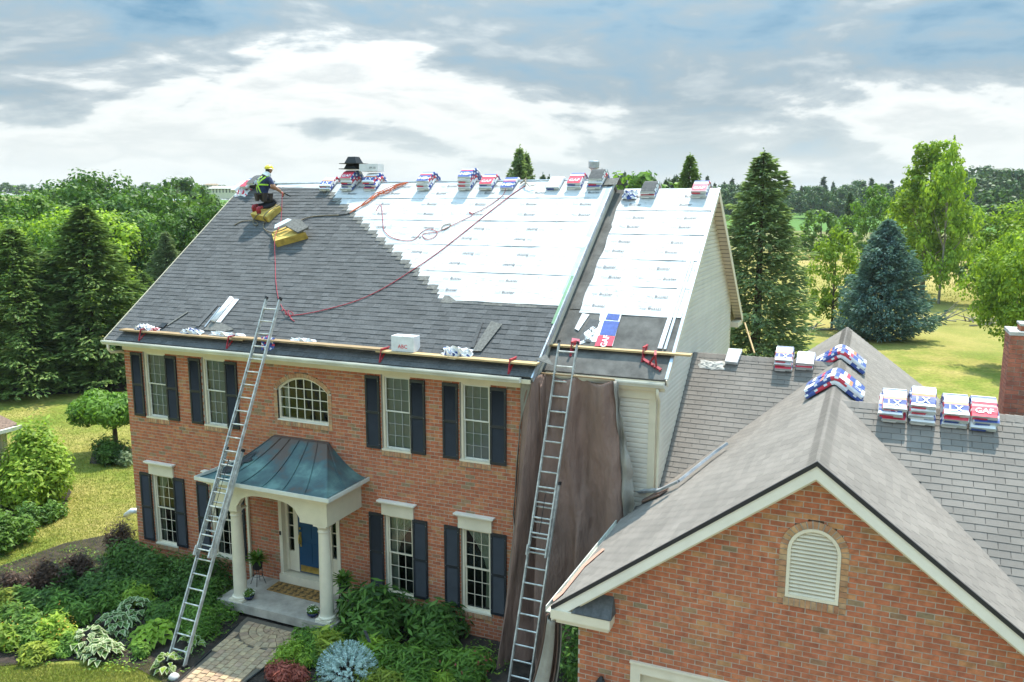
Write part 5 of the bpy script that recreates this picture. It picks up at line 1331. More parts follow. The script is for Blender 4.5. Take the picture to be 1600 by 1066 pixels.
# skeleton (metres): knees at u~0, hips up, feet behind and below
V_=[B(0,-.10,.27),B(0,-.09,.43),B(.01,-.03,.62),B(.02,.02,.78),B(.02,.07,.90),B(.02,.10,.98)]
Ed=[(0,1),(1,2),(2,3),(3,4),(4,5)]; Rd=[.17,.155,.18,.185,.078,.066]
V_+=[B(.22,.05,.81),B(.36,.12,.58),B(.28,.38,.44)]; Ed+=[(3,6),(6,7),(7,8)]; Rd+=[.092,.06,.045]
V_+=[B(-.18,.02,.81),B(-.28,.18,.62),B(-.10,.42,.52)]; Ed+=[(3,9),(9,10),(10,11)]; Rd+=[.092,.06,.045]
V_+=[B(.13,-.06,.24),B(.19,.24,.12),B(.18,.02,.0),B(.17,-.22,-.06)]; Ed+=[(0,12),(12,13),(13,14),(14,15)]; Rd+=[.12,.088,.075,.052]
V_+=[B(-.13,-.06,.24),B(-.18,.24,.12),B(-.18,.0,.03),B(-.17,-.26,.0)]; Ed+=[(0,16),(16,17),(17,18),(18,19)]; Rd+=[.12,.088,.075,.052]
body=skinned('body',V_,Ed,Rd,M['skin'],wk)
body.data.materials.clear(); 
for m_ in (M['navy'],M['trouser'],M['skin']): body.data.materials.append(m_)
bi=base.copy()
for p in body.data.polygons:
    c=p.center-base; u=c.z; rr_=c.dot(r_); ff=c.dot(f_)
    if u<.38: p.material_index=1
    elif u>.92: p.material_index=2
    elif (abs(rr_)>.28 and u<.66) or (ff>.24 and u<.73): p.material_index=2
    else: p.material_index=0
hd=B(.01,.14,1.10)
def ell(c,a,b,cc,name,mt,par,n=14,yaw=0,cut=None):
    m=MB(); prof=[]; vs=[];fs=[]
    for j in range(n+1):
        ph=-math.pi/2+math.pi*j/n
        for i in range(n*2):
            th_=2*math.pi*i/(n*2); l=Vector((math.cos(ph)*math.cos(th_)*a,math.cos(ph)*math.sin(th_)*b,math.sin(ph)*cc))
            if cut is not None and l.z<cut: l.z=cut
            vs.append(c+r_*l.x+f_*l.y+U3*l.z)
    N_=n*2
    for j in range(n):
        for i in range(N_): fs.append((j*N_+i,j*N_+(i+1)%N_,(j+1)*N_+(i+1)%N_,(j+1)*N_+i))
    return m.add(vs,fs).build(name,mt,par,smooth=True)
head=ell(hd,.078,.095,.118,'head',M['skin'],wk)
ell(hd+f_*.098-U3*.015,.013,.02,.022,'nose',M['skin'],head,6); ell(hd-r_*.08-U3*.01,.012,.022,.032,'ear',M['skin'],head,6); ell(hd+r_*.08-U3*.01,.012,.022,.032,'ear',M['skin'],head,6)
ell(hd+f_*.083+r_*.03+U3*.015,.012,.012,.008,'eye',M['black'],head,6); ell(hd+f_*.083-r_*.03+U3*.015,.012,.012,.008,'eye',M['black'],head,6); ell(hd+f_*.09-U3*.055,.025,.01,.007,'mouth',M['redmetal'],head,6)
ell(hd-f_*.02-U3*.0,.084,.090,.10,'hair',M['leather'],head,10,cut=-.05)
hat=ell(hd+U3*.045,.118,.138,.115,'hard_hat',M['hat'],wk,12,cut=0)
m=MB(); vs=[]
for i in range(24):
    a=2*math.pi*i/24; e=1.12+(.22 if math.sin(a)>.3 else 0); 
    for k in(1.0,e): vs.append(hd+U3*(.045-(.012 if k>1 else 0))+r_*math.cos(a)*.118*k+f_*math.sin(a)*.138*k)
m.add(vs,[(2*i,2*((i+1)%24),2*((i+1)%24)+1,2*i+1) for i in range(24)]); m.build('hat_brim',M['hat'],hat)
# white neck shade
m=MB(); m.tube([hd-U3*.10-f_*.02,B(.02,.03,.88)-f_*.02],[.10,.14],12,caps=False); m.build('neck_shade',M['white_wrap'],wk,smooth=True)
# harness
def strapm(pts,w=.055,mt='hivis',nm='harness_strap'):
    m=MB(); P=smoothp([B(*p) for p in pts],4)
    for a,b_ in zip(P,P[1:]): m.bar(a,b_,w,.012,-f_)
    return m.build(nm,M[mt],wk)
strapm([(-0.170,-0.070,0.870),(-0.106,-0.185,0.780),(0.000,-0.235,0.640),(0.095,-0.240,0.500),(0.138,-0.200,0.380)]); strapm([(0.180,-0.050,0.880),(0.106,-0.170,0.780),(0.000,-0.235,0.650),(-0.106,-0.235,0.520),(-0.170,-0.170,0.400)])
strapm([(-0.170,-0.070,0.870),(-0.148,0.050,0.910),(-0.106,0.150,0.780)]); strapm([(0.180,-0.050,0.880),(0.170,0.070,0.900),(0.127,0.170,0.780)])
strapm([(-0.201,0.000,0.640),(-0.127,-0.170,0.660),(0.000,-0.245,0.650),(0.148,-0.170,0.650),(0.212,0.010,0.640)],.045)
m=MB(); m.box(-.03,.03,-.01,.01,-.03,.03,mat=Matrix.Translation(B(0,-.255,.67))); m.build('dorsal_ring',M['galv'],wk)
# tool belt and pouches
m=MB(); m.tube([B(.185*math.cos(a),.165*math.sin(a)-.10,.37) for a in [2*math.pi*i/16 for i in range(17)]],.035,6); m.build('tool_belt',M['leather'],wk,smooth=True)
for (r,f,u,w,d,h) in((-.22,-.18,.27,.17,.11,.24),(.24,-.14,.27,.17,.13,.26),(.0,-.29,.27,.18,.10,.22),(-.27,.02,.27,.09,.14,.2),(.28,.04,.28,.09,.13,.2)):
    m=MB(); c=B(r,f,u); mt4=Matrix.Translation(c)@Matrix.Rotation(-math.atan2(f_.x,f_.y),4,'Z'); q=[Vector(p) for p in boxv(-w/2,w/2,-d/2,d/2,-h/2,h/2)]
    q=[Vector((p.x*(1.0 if p.z>0 else .72),p.y*(1 if p.z>0 else .6),p.z)) for p in q]; m.add([mt4@p for p in q],BOXF5); m.build('tool_pouch',M['leather'],wk)
# boots with soles
for s in(1,-1):
    a=B(.17*s,-.26,-.04 if s>0 else .02); tdir=(-f_*.25-U3*.97).normalized()
    m=MB(); m.tube([a+f_*.06,a-f_*.03-U3*.01,a-f_*.05-U3*.10,a-f_*.03-U3*.20],[.052,.06,.055,.035],10); bo=m.build('boot',M['boot'],wk,smooth=True)
    m=MB(); m.tube([a-f_*.075+U3*.01,a-f_*.10-U3*.08,a-f_*.08-U3*.20],[.04,.05,.034],8); m.build('sole',M['boot'],bo,smooth=True)
# hands
for (w_,d_,s) in((B(.28,.38,.44),Vector((-.35,.75,-.55)),1),(B(-.10,.42,.52),Vector((.5,.65,-.55)),-1)):
    D=(f_*d_.y+r_*d_.x+U3*d_.z).normalized(); sd=D.cross(U3).normalized(); up_=sd.cross(D)
    vv_=[w_,w_+D*.05,w_+D*.09]; ee=[(0,1),(1,2)]; rr2=[.034,.04,.036]
    for q in range(4):
        b0=len(vv_); o=sd*(-.033+.022*q); L=(.085,.095,.09,.07)[q]
        vv_+= [w_+D*.10+o, w_+D*(.10+L*.5)+o-up_*.012, w_+D*(.10+L*.85)+o-up_*.05]; ee+=[(2,b0),(b0,b0+1),(b0+1,b0+2)]; rr2+=[.011,.010,.008]
    b0=len(vv_); vv_+=[w_+D*.045-sd*.045*s,w_+D*.09-sd*.065*s-up_*.03]; ee+=[(1,b0),(b0,b0+1)]; rr2+=[.013,.011]
    skinned('hand',vv_,ee,rr2,M['skin'],wk,1)
m=MB(); a=B(.16,.50,.40); m.bar(a,a+f_*.25-U3*.10,.03,.03); m.bar(a+f_*.25-U3*.17,a+f_*.25-U3*.02,.05,.04); m.bar(a-f_*.02-U3*.12,a+U3*.03,.04,.05); ng=m.build('nail_gun',M['black']); tag(ng,'black nail gun in the hands of the kneeling roofer','nail gun')
# ================================================================ TARP
def grid(fn,nu,nv,name,mt,label,cat,smooth=True,solid=.008,parent=None):
    vs=[fn(i/nu,j/nv) for j in range(nv+1) for i in range(nu+1)]
    m=MB().add(vs,[(j*(nu+1)+i,(j+1)*(nu+1)+i,(j+1)*(nu+1)+i+1,j*(nu+1)+i+1) for j in range(nv) for i in range(nu)])
    o=m.build(name,mt,parent,smooth=smooth); 
    if solid: s=o.modifiers.new('thick','SOLIDIFY'); s.thickness=solid
    if label: tag(o,label,cat)
    return o
def tarpf(u,v):
    # u left->right, v top->bottom
    key_top=[(12.16,-.16,5.83),(12.45,-.22,5.92),(12.58,.22,5.93),(13.3,.24,5.90),(14.14,.24,5.90)]
    key_mid=[(11.95,-.20,2.6),(12.25,-.62,2.6),(12.62,-.12,2.6),(13.45,.12,2.6),(14.50,.26,2.9)]
    key_bot=[(11.72,-.42,-.72),(12.10,-.9,-.72),(12.75,-.5,-.72),(13.5,-.3,-.72),(14.55,.26,-.4)]
    def lp(k,u):
        t=u*(len(k)-1); i=min(int(t),len(k)-2); t-=i; t=t*t*(3-2*t)*.5+t*.5; return Vector(k[i]).lerp(Vector(k[i+1]),t)
    a,b_,c=lp(key_top,u),lp(key_mid,u),lp(key_bot,u)
    p=a.lerp(b_,v*2) if v<.5 else b_.lerp(c,(v-.5)*2)
    w1=math.sin(u*17+1.5*math.sin(v*2.2)); w2=math.sin(u*31+2-2.5*v); am=.08+.24*v
    p.y+=am*(.75*abs(w1)**.7*(1 if w1>0 else -1)+.35*w2)*(1 if u>.2 else .7)
    p.y-=.20*math.exp(-((u-.62-.25*v)/.05)**2)*v**.5+.14*math.exp(-((u-.93+.30*v)/.045)**2)+.16*math.exp(-((u-.42-.12*v)/.04)**2)*(v>.02)
    p.x+=.06*math.sin(v*4+u*3)*v+.03*math.sin(v*9+u*12)*v
    p.y+=.035*math.sin(v*13+u*19)*math.sin(u*7+1)+.03*math.sin(v*7.3-u*17)
    p.z-=.10*math.sin(u*math.pi*4)**2*(1-v)*(u>.42)
    return p
trp=grid(tarpf,170,90,'tarpaulin',M['tarp'],'brown tarpaulin hung from the eave in front of the siding behind the right ladder','tarp')
def flapL(u,v):
    p0=tarpf(0,v); w=(.07+.13*max(0,math.sin((v)*math.pi*1.0))*(1 if v>.0 else 0)); 
    w=.30*(1-v/.18) if v<.18 else (.02 if v<.5 else .30*math.sin((v-.5)*math.pi*1.15)+.05)
    return p0+Vector((-.01+w*u*1.0,-.05-.10*u-.03*math.sin(u*6+v*30),0))
grid(flapL,10,60,'tarp_edge',M['tarpg'],None,None,parent=trp)
def flapR(u,v):
    p0=tarpf(1,v*.66); w=.05+.20*max(0,math.sin(v*2.9))**2+.02*math.sin(v*31)+.012*math.sin(v*67); return p0+Vector((.0+w*u,-.03-.07*math.sin(u*5+v*11)-.03*math.sin(v*33),0.0))
grid(flapR,12,70,'tarp_edge',M['tarpg'],None,None,parent=trp)
def tail(u,v):   # gathered end hanging outside the garage corner
    c=Vector((14.42-.75*v+.10*math.sin(v*4),-4.05+.7*v*(1-v)-.15*v,2.62-3.3*v)); return c+Vector((.12*math.cos(u*5.2)*(1+1.6*v),.16*math.sin(u*5.2),0))+Vector((0,.02*math.sin(u*40),0))
tl=grid(tail,24,30,'tarpaulin',M['tarpg'],'gathered grey end of tarpaulin hanging below the garage eave corner','tarp')
tl2=grid(lambda u,v: tail(u*.55,v)+Vector((-.05,-.03,0)),14,30,'tarp_fold',M['tarp'],None,None,parent=tl)
b=MB(); b.box(12.45,14.15,.20,.245,5.91,5.94); tag(b.build('batten',M['plank']),'thin wooden batten holding the top edge of the tarp','batten')
# wall lantern by the garage door
c=Vector((15.27,GWY-.10,1.55)); t=thing('wall_lantern',c,'black wall lantern on the garage brick left of the door','lantern'); m=MB(); m.lathe([(.03,-.16),(.075,-.12),(.085,.06),(.05,.12),(.012,.17)],c,8); m.build('lantern_body',M['black'],t); m=MB(); m.bar(c+Vector((0,0,.1)),c+Vector((0,.1,.1)),.03,.03); m.build('arm',M['black'],t)
# ================================================================ PORCH THINGS
ZPch=ZS
m=MB(); q=[(5.16,-.62),(6.84,-.66),(6.86,-.14),(5.14,-.12)]
m.prism([(x,y,ZS+.003) for x,y in q],(0,0,.02)); mt_=m.build('doormat',M['coir']); tag(mt_,'brown patterned coir doormat in front of the blue door','doormat')
m=MB()
for i in range(8):
    for j in range(3):
        x=5.24+i*.205; y=-.60+j*.16; m.box(x,x+.11,y,y+.05,ZS+.0235,ZS+.026); m.box(x+.03,x+.07,y+.06,y+.13,ZS+.0235,ZS+.026)
m.build('mat_pattern',M['coird'],mt_)
def leafblob(mb,c,rad,n,size,seed,flat=1.0,up=.3,long=1.6,shell=.55):
    rg=random.Random(seed); c=Vector(c)
    for _ in range(n):
        while True:
            d=Vector((rg.gauss(0,1),rg.gauss(0,1),rg.gauss(0,1)))
            if d.length>.1: break
        d.normalize(); rr=shell+(1-shell)*rg.random(); p=c+Vector((d.x*rad[0],d.y*rad[1],d.z*rad[2]))*rr
        nrm=(d+Vector((rg.uniform(-.7,.7),rg.uniform(-.7,.7),rg.uniform(-.7,.7)+up))).normalized()
        t=nrm.orthogonal().normalized(); t.rotate(Quaternion(nrm,rg.uniform(0,6.28))); b_=nrm.cross(t); s=size*rg.uniform(.6,1.3)
        mb.add([p-t*s*.5*long,p-b_*s*.32,p+t*s*.5*long,p+b_*s*.32],[(0,1,2,3)])
def fern(x,y,label):
    c=Vector((x,y,ZS)); t=thing('potted_fern',c,label,'potted fern','ferns on wire stands')
    m=MB(); rg=random.Random(int(x*10))
    for k in range(150):
        a=rg.uniform(0,6.28); L=rg.uniform(.22,.40); el=rg.uniform(.1,1.45); pts=[]
        for i in range(5):
            s=i/4; pts.append(c+Vector((math.cos(a)*L*s*math.cos(el*.8),math.sin(a)*L*s*math.cos(el*.8),.66+L*s*math.sin(el)-.28*L*s*s*1.2)))
        sd=Vector((-math.sin(a),math.cos(a),0))
        for i in range(4):
            w=.035*(1-i/5); m.add([pts[i]-sd*w,pts[i]+sd*w,pts[i+1]+sd*w*.7,pts[i+1]-sd*w*.7],[(0,1,2,3)])
    m.build('fronds',LM['mid'],t)
    m=MB(); m.lathe([(.10,.42),(.15,.62),(.14,.62),(.09,.45)],c,14); m.build('pot',M['black'],t)
    for k in range(4):
        a=k*1.571+.5; m=MB(); m.tube([c+Vector((.12*math.cos(a),.12*math.sin(a),.52)),c+Vector((.11*math.cos(a),.11*math.sin(a),.25)),c+Vector((.20*math.cos(a),.20*math.sin(a),0))],.009,5); m.build('stand_leg',M['wire'],t)
    m=MB(); m.tube([c+Vector((.13*math.cos(a),.13*math.sin(a),.24)) for a in [6.28*i/14 for i in range(15)]],.008,4); m.build('stand_ring',M['wire'],t)
fern(4.72,-.42,'bushy green fern on a wire stand left of the door'); fern(7.50,-.50,'bushy green fern on a wire stand behind the right porch column')
def flpot(x,y,label):
    c=Vector((x,y,ZS)); t=thing('flower_pot',c,label,'flower pot','small white flower pots on the porch')
    m=MB(); m.lathe([(.07,0),(.13,.05),(.15,.12),(.14,.12),(.1,.08)],c,16); m.build('pot',M['ceram'],t,smooth=True)
    m=MB(); leafblob(m,c+Vector((0,0,.17)),(.16,.16,.10),260,.05,int(x*9)); m.build('foliage',LM['mid'],t)
    m=MB(); leafblob(m,c+Vector((0,0,.20)),(.165,.165,.10),60,.05,int(x*9)+1,long=1,shell=.85); m.build('blossoms',LM['whitefl'],t)
flpot(5.08,-1.20,'small navy pot of white flowers beside the left column'); flpot(7.12,-1.27,'small navy pot of white flowers beside the right column')
# downpipe beside the second window under the porch
m=MB(); m.box(4.12,4.19,-.07,-.005,-.6,2.1); m.build('downpipe',M['cream'],porch)
# ================================================================ GROUND
GZ=-.62
def sstep(a,b,x): t=min(1,max(0,(x-a)/(b-a))); return t*t*(3-2*t)
def terr(x,y):
    d=(Vector((x,y,0))-Vector((CAM.x,CAM.y,0))); f=d.x*FW.x/math.cos(_t)+d.y*FW.y/math.cos(_t); lat=d.x*RT.x+d.y*RT.y
    left=sstep(.0,-.5,lat/max(abs(f),60))
    z=GZ+5.2*sstep(130,480,f)*(1-left*.2)+10*sstep(230,430,f)*left+3*sstep(600,1500,f)
    z+=.25*math.sin(x*.06+1)*math.sin(y*.05)*sstep(40,90,f)
    return z
def ring(n=150):
    xs=[-4000,-2500,-1500,-900]+[-600+i*40 for i in range(10)]+[-200+i*8 for i in range(56)]+[260+i*40 for i in range(10)]+[700,1000,1600,2600,4000]
    ys=[-400,-200,-120,-60,-30,-15,-8]+[-4+i*2 for i in range(20)]+[40+i*8 for i in range(45)]+[420+i*25 for i in range(20)]+[950,1100,1400,1900,2700,4000]
    m=MB(); m.add([(x,y,terr(x,y)) for y in ys for x in xs],[(j*len(xs)+i,j*len(xs)+i+1,(j+1)*len(xs)+i+1,(j+1)*len(xs)+i) for j in range(len(ys)-1) for i in range(len(xs)-1)])
    return m.build('ground',M['ground'],smooth=True,kind='structure')
ring()
def gpt(px,py,z=GZ): return at(px,py,2,z)
def sheet(name,poly,z,mt,th=.0): 
    m=MB(); P_=[Vector((p.x,p.y,z)) for p in poly]; m.add(P_,[tuple(range(len(P_)))]); return m.build(name,mt,kind='structure')
bed=[gpt(*q) for q in((-60,1050),(0,1042),(60,1036),(120,1032),(170,1036),(215,1046),(262,1070))]+[Vector((6.2,-6.5,0)),Vector((14.7,-6.5,0)),Vector((14.7,.2,0)),Vector((0,.2,0))]+[gpt(*q) for q in((218,846),(170,836),(100,850),(30,875),(-40,900))]
sheet('planting_bed',bed,GZ+.02,M['soil'])
bed2=[gpt(*q) for q in((-60,835),(0,828),(50,810),(100,790),(112,770),(95,750),(60,740),(-60,740))]; sheet('planting_bed',bed2,GZ+.02,M['soil'])
bed3=[gpt(*q) for q in((-80,612),(60,618),(150,614),(260,606),(260,560),(-80,560))]; sheet('mulch_strip',bed3,GZ+.03,M['soil'])
bed4=[gpt(*q) for q in((140,725),(205,728),(215,705),(190,695),(145,705))]; sheet('planting_bed',bed4,GZ+.02,M['soil'])
b=MB(); b.add([(15.2,-4.0,GZ+.03),(15.2,-7.5,GZ+.03),(4,-8.5,GZ+.03),(4,-22,GZ+.03),(15.2,-24,GZ+.03),(15.2,-60,GZ+.03),(24,-60,GZ+.03),(24,-4.0,GZ+.03)],[tuple(range(8))]); b.build('driveway_bounce_apron',mat('concrete paving',(.26,.235,.20),.9,.2,6,.3,90),kind='structure')  # left apron, out of view, added to bounce neutral light onto the trim
# ---- paver path
PX=[(5.30,-1.55),(5.38,-1.9),(5.62,-2.9),(5.88,-4.2),(6.1,-5.6)]; 
def pl_edge(y): 
    pts=PX
    for (x0,y0),(x1,y1) in zip(pts,pts[1:]):
        if y<=y0 and y>=y1: t=(y-y0)/(y1-y0); return x0+(x1-x0)*t
    return pts[0][0] if y>pts[0][1] else pts[-1][0]
def pr_edge(y): return 7.28-.12*sstep(-1.9,-3.2,y) if y<-1.8 else 7.62
pa=thing('path',(6.2,-3,GZ),None,None); pa['kind']='structure'
b=MB(); nseg=20; vs=[]
for i in range(nseg+1): y=-1.5-4.2*i/nseg; vs+=[(pl_edge(y)-.03,y,GZ+.045),(pr_edge(y)+.03,y,GZ+.045)]
b.add(vs,[(2*i,2*i+2,2*i+3,2*i+1) for i in range(nseg)]); b.build('sand_joint',mat('joint sand',(.12,.095,.07),.95),pa)
rg=random.Random(2); PVs=Pieces('paver',M['paver'],pa)
cpx,cpy=6.35,-1.75
def paver(poly):
    z0=GZ+.03; z1=GZ+.075+rg.uniform(-.004,.004); c=sum((Vector((x,y,0)) for x,y in poly),Vector())/len(poly)
    P_=[c+(Vector((x,y,0))-c)*.94 for x,y in poly]; n=len(P_)
    top=[Vector((p.x,p.y,z1)) for p in [c+(q-c)*.93 for q in P_]]; mid=[Vector((p.x,p.y,z1-.012)) for p in P_]; bot=[Vector((p.x,p.y,z0)) for p in P_]
    PVs.add(top+mid+bot,[tuple(range(n))]+[(n+i,n+(i+1)%n,(i+1)%n,i) for i in range(n)]+[(2*n+i,2*n+(i+1)%n,n+(i+1)%n,n+i) for i in range(n)])
for k in range(0,5):     # fan in front of the step
    r0,r1=max(.02,.17*k-.02),.17*(k+1)-.02+(.05 if k==4 else 0); n=max(5,int(math.pi*(r0+r1)/2/.17))
    for i in range(n):
        a0=-math.pi*i/n;a1=-math.pi*(i+1)/n; paver([(cpx+r*math.cos(a),cpy+.06+r*math.sin(a)) for r,a in((r0,a0),(r1,a0),(r1,a1),(r0,a1))][::-1])
ang=math.atan2(-2.3,.5); 
ca,sa=math.cos(.13),math.sin(.13); s_p=.175
for i in range(-14,14):
    for j in range(-26,4):
        off=(i%2)*.08
        cx,cy=i*s_p,j*s_p+off; x=6.4+cx*ca-cy*sa*-1*-1*-1*-1*(-1); x=6.4+cx*ca-cy*sa*-1; x=6.4+cx*ca-(cy)*sa; y=-1.75+cx*sa+cy*ca
        x=6.4+cx*ca-cy*sa*1.0
        if y>-1.55 or not(pl_edge(y)+.04<x<pr_edge(y)-.04): continue
        if math.hypot(x-cpx,y-cpy-.06)<.90 : continue
        h=s_p/2; w=h*rg.uniform(.94,1.0)
        paver([(x+dx*ca-dy*sa,y+dx*sa+dy*ca) for dx,dy in((-h,-w),(h,-w),(h,w),(-h,w))])
PVs.finish()
for side,f in(('l',lambda y:pl_edge(y)-.05),('r',lambda y:pr_edge(y)+.05)):
    m=MB(); P_=[Vector((f(y),y,GZ+.06)) for y in [-1.9-.3*i for i in range(13)]]; m.tube(P_,.02,5); m.build('path_edging',M['black'],pa)
# ================================================================ PLANTS
def bush(px,py,h,rad,label,cat,mt,n,size,name='shrub',seed=0,long=1.5,up=.3,depth=None,lobes=5,stems=True,base=None,extra=None,group=None,squash=1,z=GZ):
    p=base or gpt(px,py,z); rg=random.Random(seed or int(px*13+py)); t=thing(name,(p.x,p.y,z),label,cat,group)
    m=MB(); rx,ry=rad
    lobes=int(lobes*1.8)
    for k in range(lobes):
        a=rg.uniform(0,6.28); q=rg.uniform(.0,.72); s=rg.uniform(.32,.66)
        hh=h*rg.uniform(.34,.60)*(1.1-.35*q)
        cc=(p.x+math.cos(a)*rx*q,p.y+math.sin(a)*ry*q,z+hh*squash)
        leafblob(m,cc,(rx*s,ry*s,hh*.98),int(n/lobes*.85),size,rg.random(),long=long,up=up,shell=.45)
        leafblob(m,cc,(rx*s*1.18,ry*s*1.18,hh*1.2),int(n/lobes*.15),size,rg.random(),long=long*1.2,up=up+.5,shell=.8)
    m.build('foliage',LM[mt],t)
    if extra:
        emt,en,es,ename=extra; m=MB(); leafblob(m,(p.x,p.y,z+h*.55),(rx*.95,ry*.95,h*.55),en,es,rg.random(),long=1,up=up,shell=.85); m.build(ename,LM[emt],t)
    if stems:
        m=MB()
        for k in range(5): a=rg.uniform(0,6.28); m.tube([(p.x,p.y,z-.05),(p.x+math.cos(a)*rx*.3,p.y+math.sin(a)*ry*.3,z+h*.3),(p.x+math.cos(a)*rx*.55,p.y+math.sin(a)*ry*.55,z+h*.65)],[.03,.02,.008],5,caps=False)
        m.build('stems',M['bark'],t)
    return t
B_=bush
# dark yews along the wall, left of the porch
B_(182,955,.95,(.95,.75),'dark green yew at the far left corner of the brick front','yew','deep',5200,.075,'yew_shrub',base=Vector((.55,-.95,0)))
B_(0,0,.85,(.95,.75),'dark green yew under the first lower window','yew','deep',5200,.075,'yew_shrub',base=Vector((1.75,-1.05,0)))
B_(0,0,1.0,(.95,.8),'dark green yew below the second lower window, behind the ladder','yew','deep',5600,.075,'yew_shrub',base=Vector((3.15,-.95,0)))
B_(0,0,.75,(.6,.7),'narrow dark yew squeezed against the left porch column','yew','deep',3000,.07,'yew_shrub',base=Vector((4.0,-1.35,0)))
B_(0,0,.45,(1.1,.75),'low spreading green juniper between the ladder and the brick path','juniper','mid',6000,.06,'juniper_shrub',base=Vector((4.45,-2.25,0)),long=2.4)
B_(0,0,.38,(.6,.6),'low green creeping juniper left edge of the path behind the ladder','juniper','deep',3000,.06,'juniper_shrub',base=Vector((3.4,-2.3,0)),long=2.4)
# right of the porch
B_(0,0,1.25,(1.05,.85),'large dark glossy rhododendron right of the porch column','rhododendron','deep',5200,.12,'rhododendron_shrub',base=Vector((8.75,-1.05,0)),long=2)
B_(0,0,1.0,(.9,.75),'dark glossy shrub under the right lower window','shrub','deep',4200,.11,'broadleaf_shrub',base=Vector((10.25,-.75,0)),long=2)
B_(0,0,.55,(.55,.5),'small bright feathery plant in front of the rhododendron','plant','bright',900,.09,'feathery_plant',base=Vector((9.25,-1.75,0)),long=3,up=.8)
B_(0,0,.50,(.85,.75),'mid green creeping juniper beside the path right of the step','juniper','mid',5000,.055,'juniper_shrub',base=Vector((7.95,-2.05,0)),long=2.4)
B_(432,1035,.55,(.50,.45),'small rounded bright green shrub on the right edge of the path','shrub','bright',3400,.05,'round_shrub',base=Vector((7.62,-2.75,0)))
B_(425,1066,.42,(.55,.4),'red leaved barberry at the bottom beside the path','barberry','red',2600,.055,'barberry_shrub',base=Vector((7.95,-3.35,0)),long=2)
B_(0,0,.75,(.45,.4),'yellow green stalky plant behind the pale blue dwarf spruce','plant','yellow',700,.09,'stalky_plant',base=Vector((8.35,-2.3,0)),long=3,up=.8)
B_(0,0,.30,(.3,.3),'tiny yellow green plant between the round shrub and the red barberry','plant','yellow',500,.06,'low_plant',base=Vector((7.55,-3.15,0)))
B_(0,0,.60,(1.0,.75),'feathery green juniper under the brick corner','juniper','mid',5200,.07,'juniper_shrub',base=Vector((10.35,-2.05,0)),long=3,up=.5)
B_(0,0,.42,(.9,.6),'yellow tipped juniper at the bottom right of the dwarf spruce','juniper','yellow',4200,.06,'juniper_shrub',base=Vector((10.2,-2.75,0)),long=3,up=.5)
B_(0,0,.55,(.7,.6),'green juniper at the foot of the tarp','juniper','mid',3600,.07,'juniper_shrub',base=Vector((11.5,-1.6,0)),long=3,up=.5,extra=('red',60,.07,'autumn_leaves'))
B_(0,0,.40,(.5,.4),'bright green juniper tips at the very bottom by the tarp','juniper','bright',1800,.06,'juniper_shrub',base=Vector((11.3,-2.3,0)),long=3)
B_(0,0,2.3,(.55,1.1),'dark ivy clad shrub in the gap between the tarp and the garage','shrub','deep',4200,.09,'ivy_shrub',base=Vector((14.2,-1.6,0)))
# pale blue dwarf spruce
def dwarf(base,h,rx,label):
    t=thing('dwarf_spruce',(base[0],base[1],GZ),label,'dwarf spruce'); rg=random.Random(8); m=MB()
    for k in range(420):
        a=rg.uniform(0,6.28); el=math.asin(rg.random()**.8)*.98; d=Vector((math.cos(a)*math.cos(el),math.sin(a)*math.cos(el),math.sin(el)))
        e=Vector((base[0]+d.x*rx,base[1]+d.y*rx*.85,GZ+.12+d.z*h)); s=e-d*.28+Vector((0,0,-.03)); ax=(e-s)
        for q in range(30):
            tt=rg.random(); c=s+ax*tt; nd=Vector((rg.gauss(0,1),rg.gauss(0,1),rg.gauss(0,1))).normalized(); w=(nd*.8+d*.7).normalized()*.05; sd=w.cross(d); 
            if sd.length<1e-6: continue
            sd=sd.normalized()*.009; m.add([c-sd,c+sd,c+w],[(0,1,2)])
    m.build('needles',LM['paleblue'],t)
    m=MB(); m.tube([(base[0],base[1],GZ-.05),(base[0],base[1],GZ+h*.7)],[.05,.02],6); m.build('trunk',M['bark'],t)
dwarf((9.12,-2.72),.72,.72,'pale blue dwarf spruce at the bottom centre of the bed')
m=MB(); m.prism([Vector((9.42,-2.35,GZ+.75)),Vector((9.50,-2.35,GZ+.75)),Vector((9.42,-2.40,GZ+1.03)),Vector((9.34,-2.40,GZ+1.03))],(0,.01,0)); tag(m.build('shingle_offcut',M['shingle']),'grey shingle offcut stuck in the pale blue dwarf spruce','offcut')
# bronze bushes
for k,(px,py,h,rx,l) in enumerate(((20,935,.75,.55,'bronze leaved shrub at the left edge of the picture'),(75,925,.9,.62,'bronze leaved shrub second from the left edge'),(128,905,.8,.55,'bronze leaved shrub just right of the lawn bay'),(192,870,1.05,.55,'taller bronze shrub against the brick corner'))):
    B_(px,py,h,(rx,rx*.8),l,'barberry','bronze',2600,.055,'bronze_shrub',long=2.4,up=1.0)
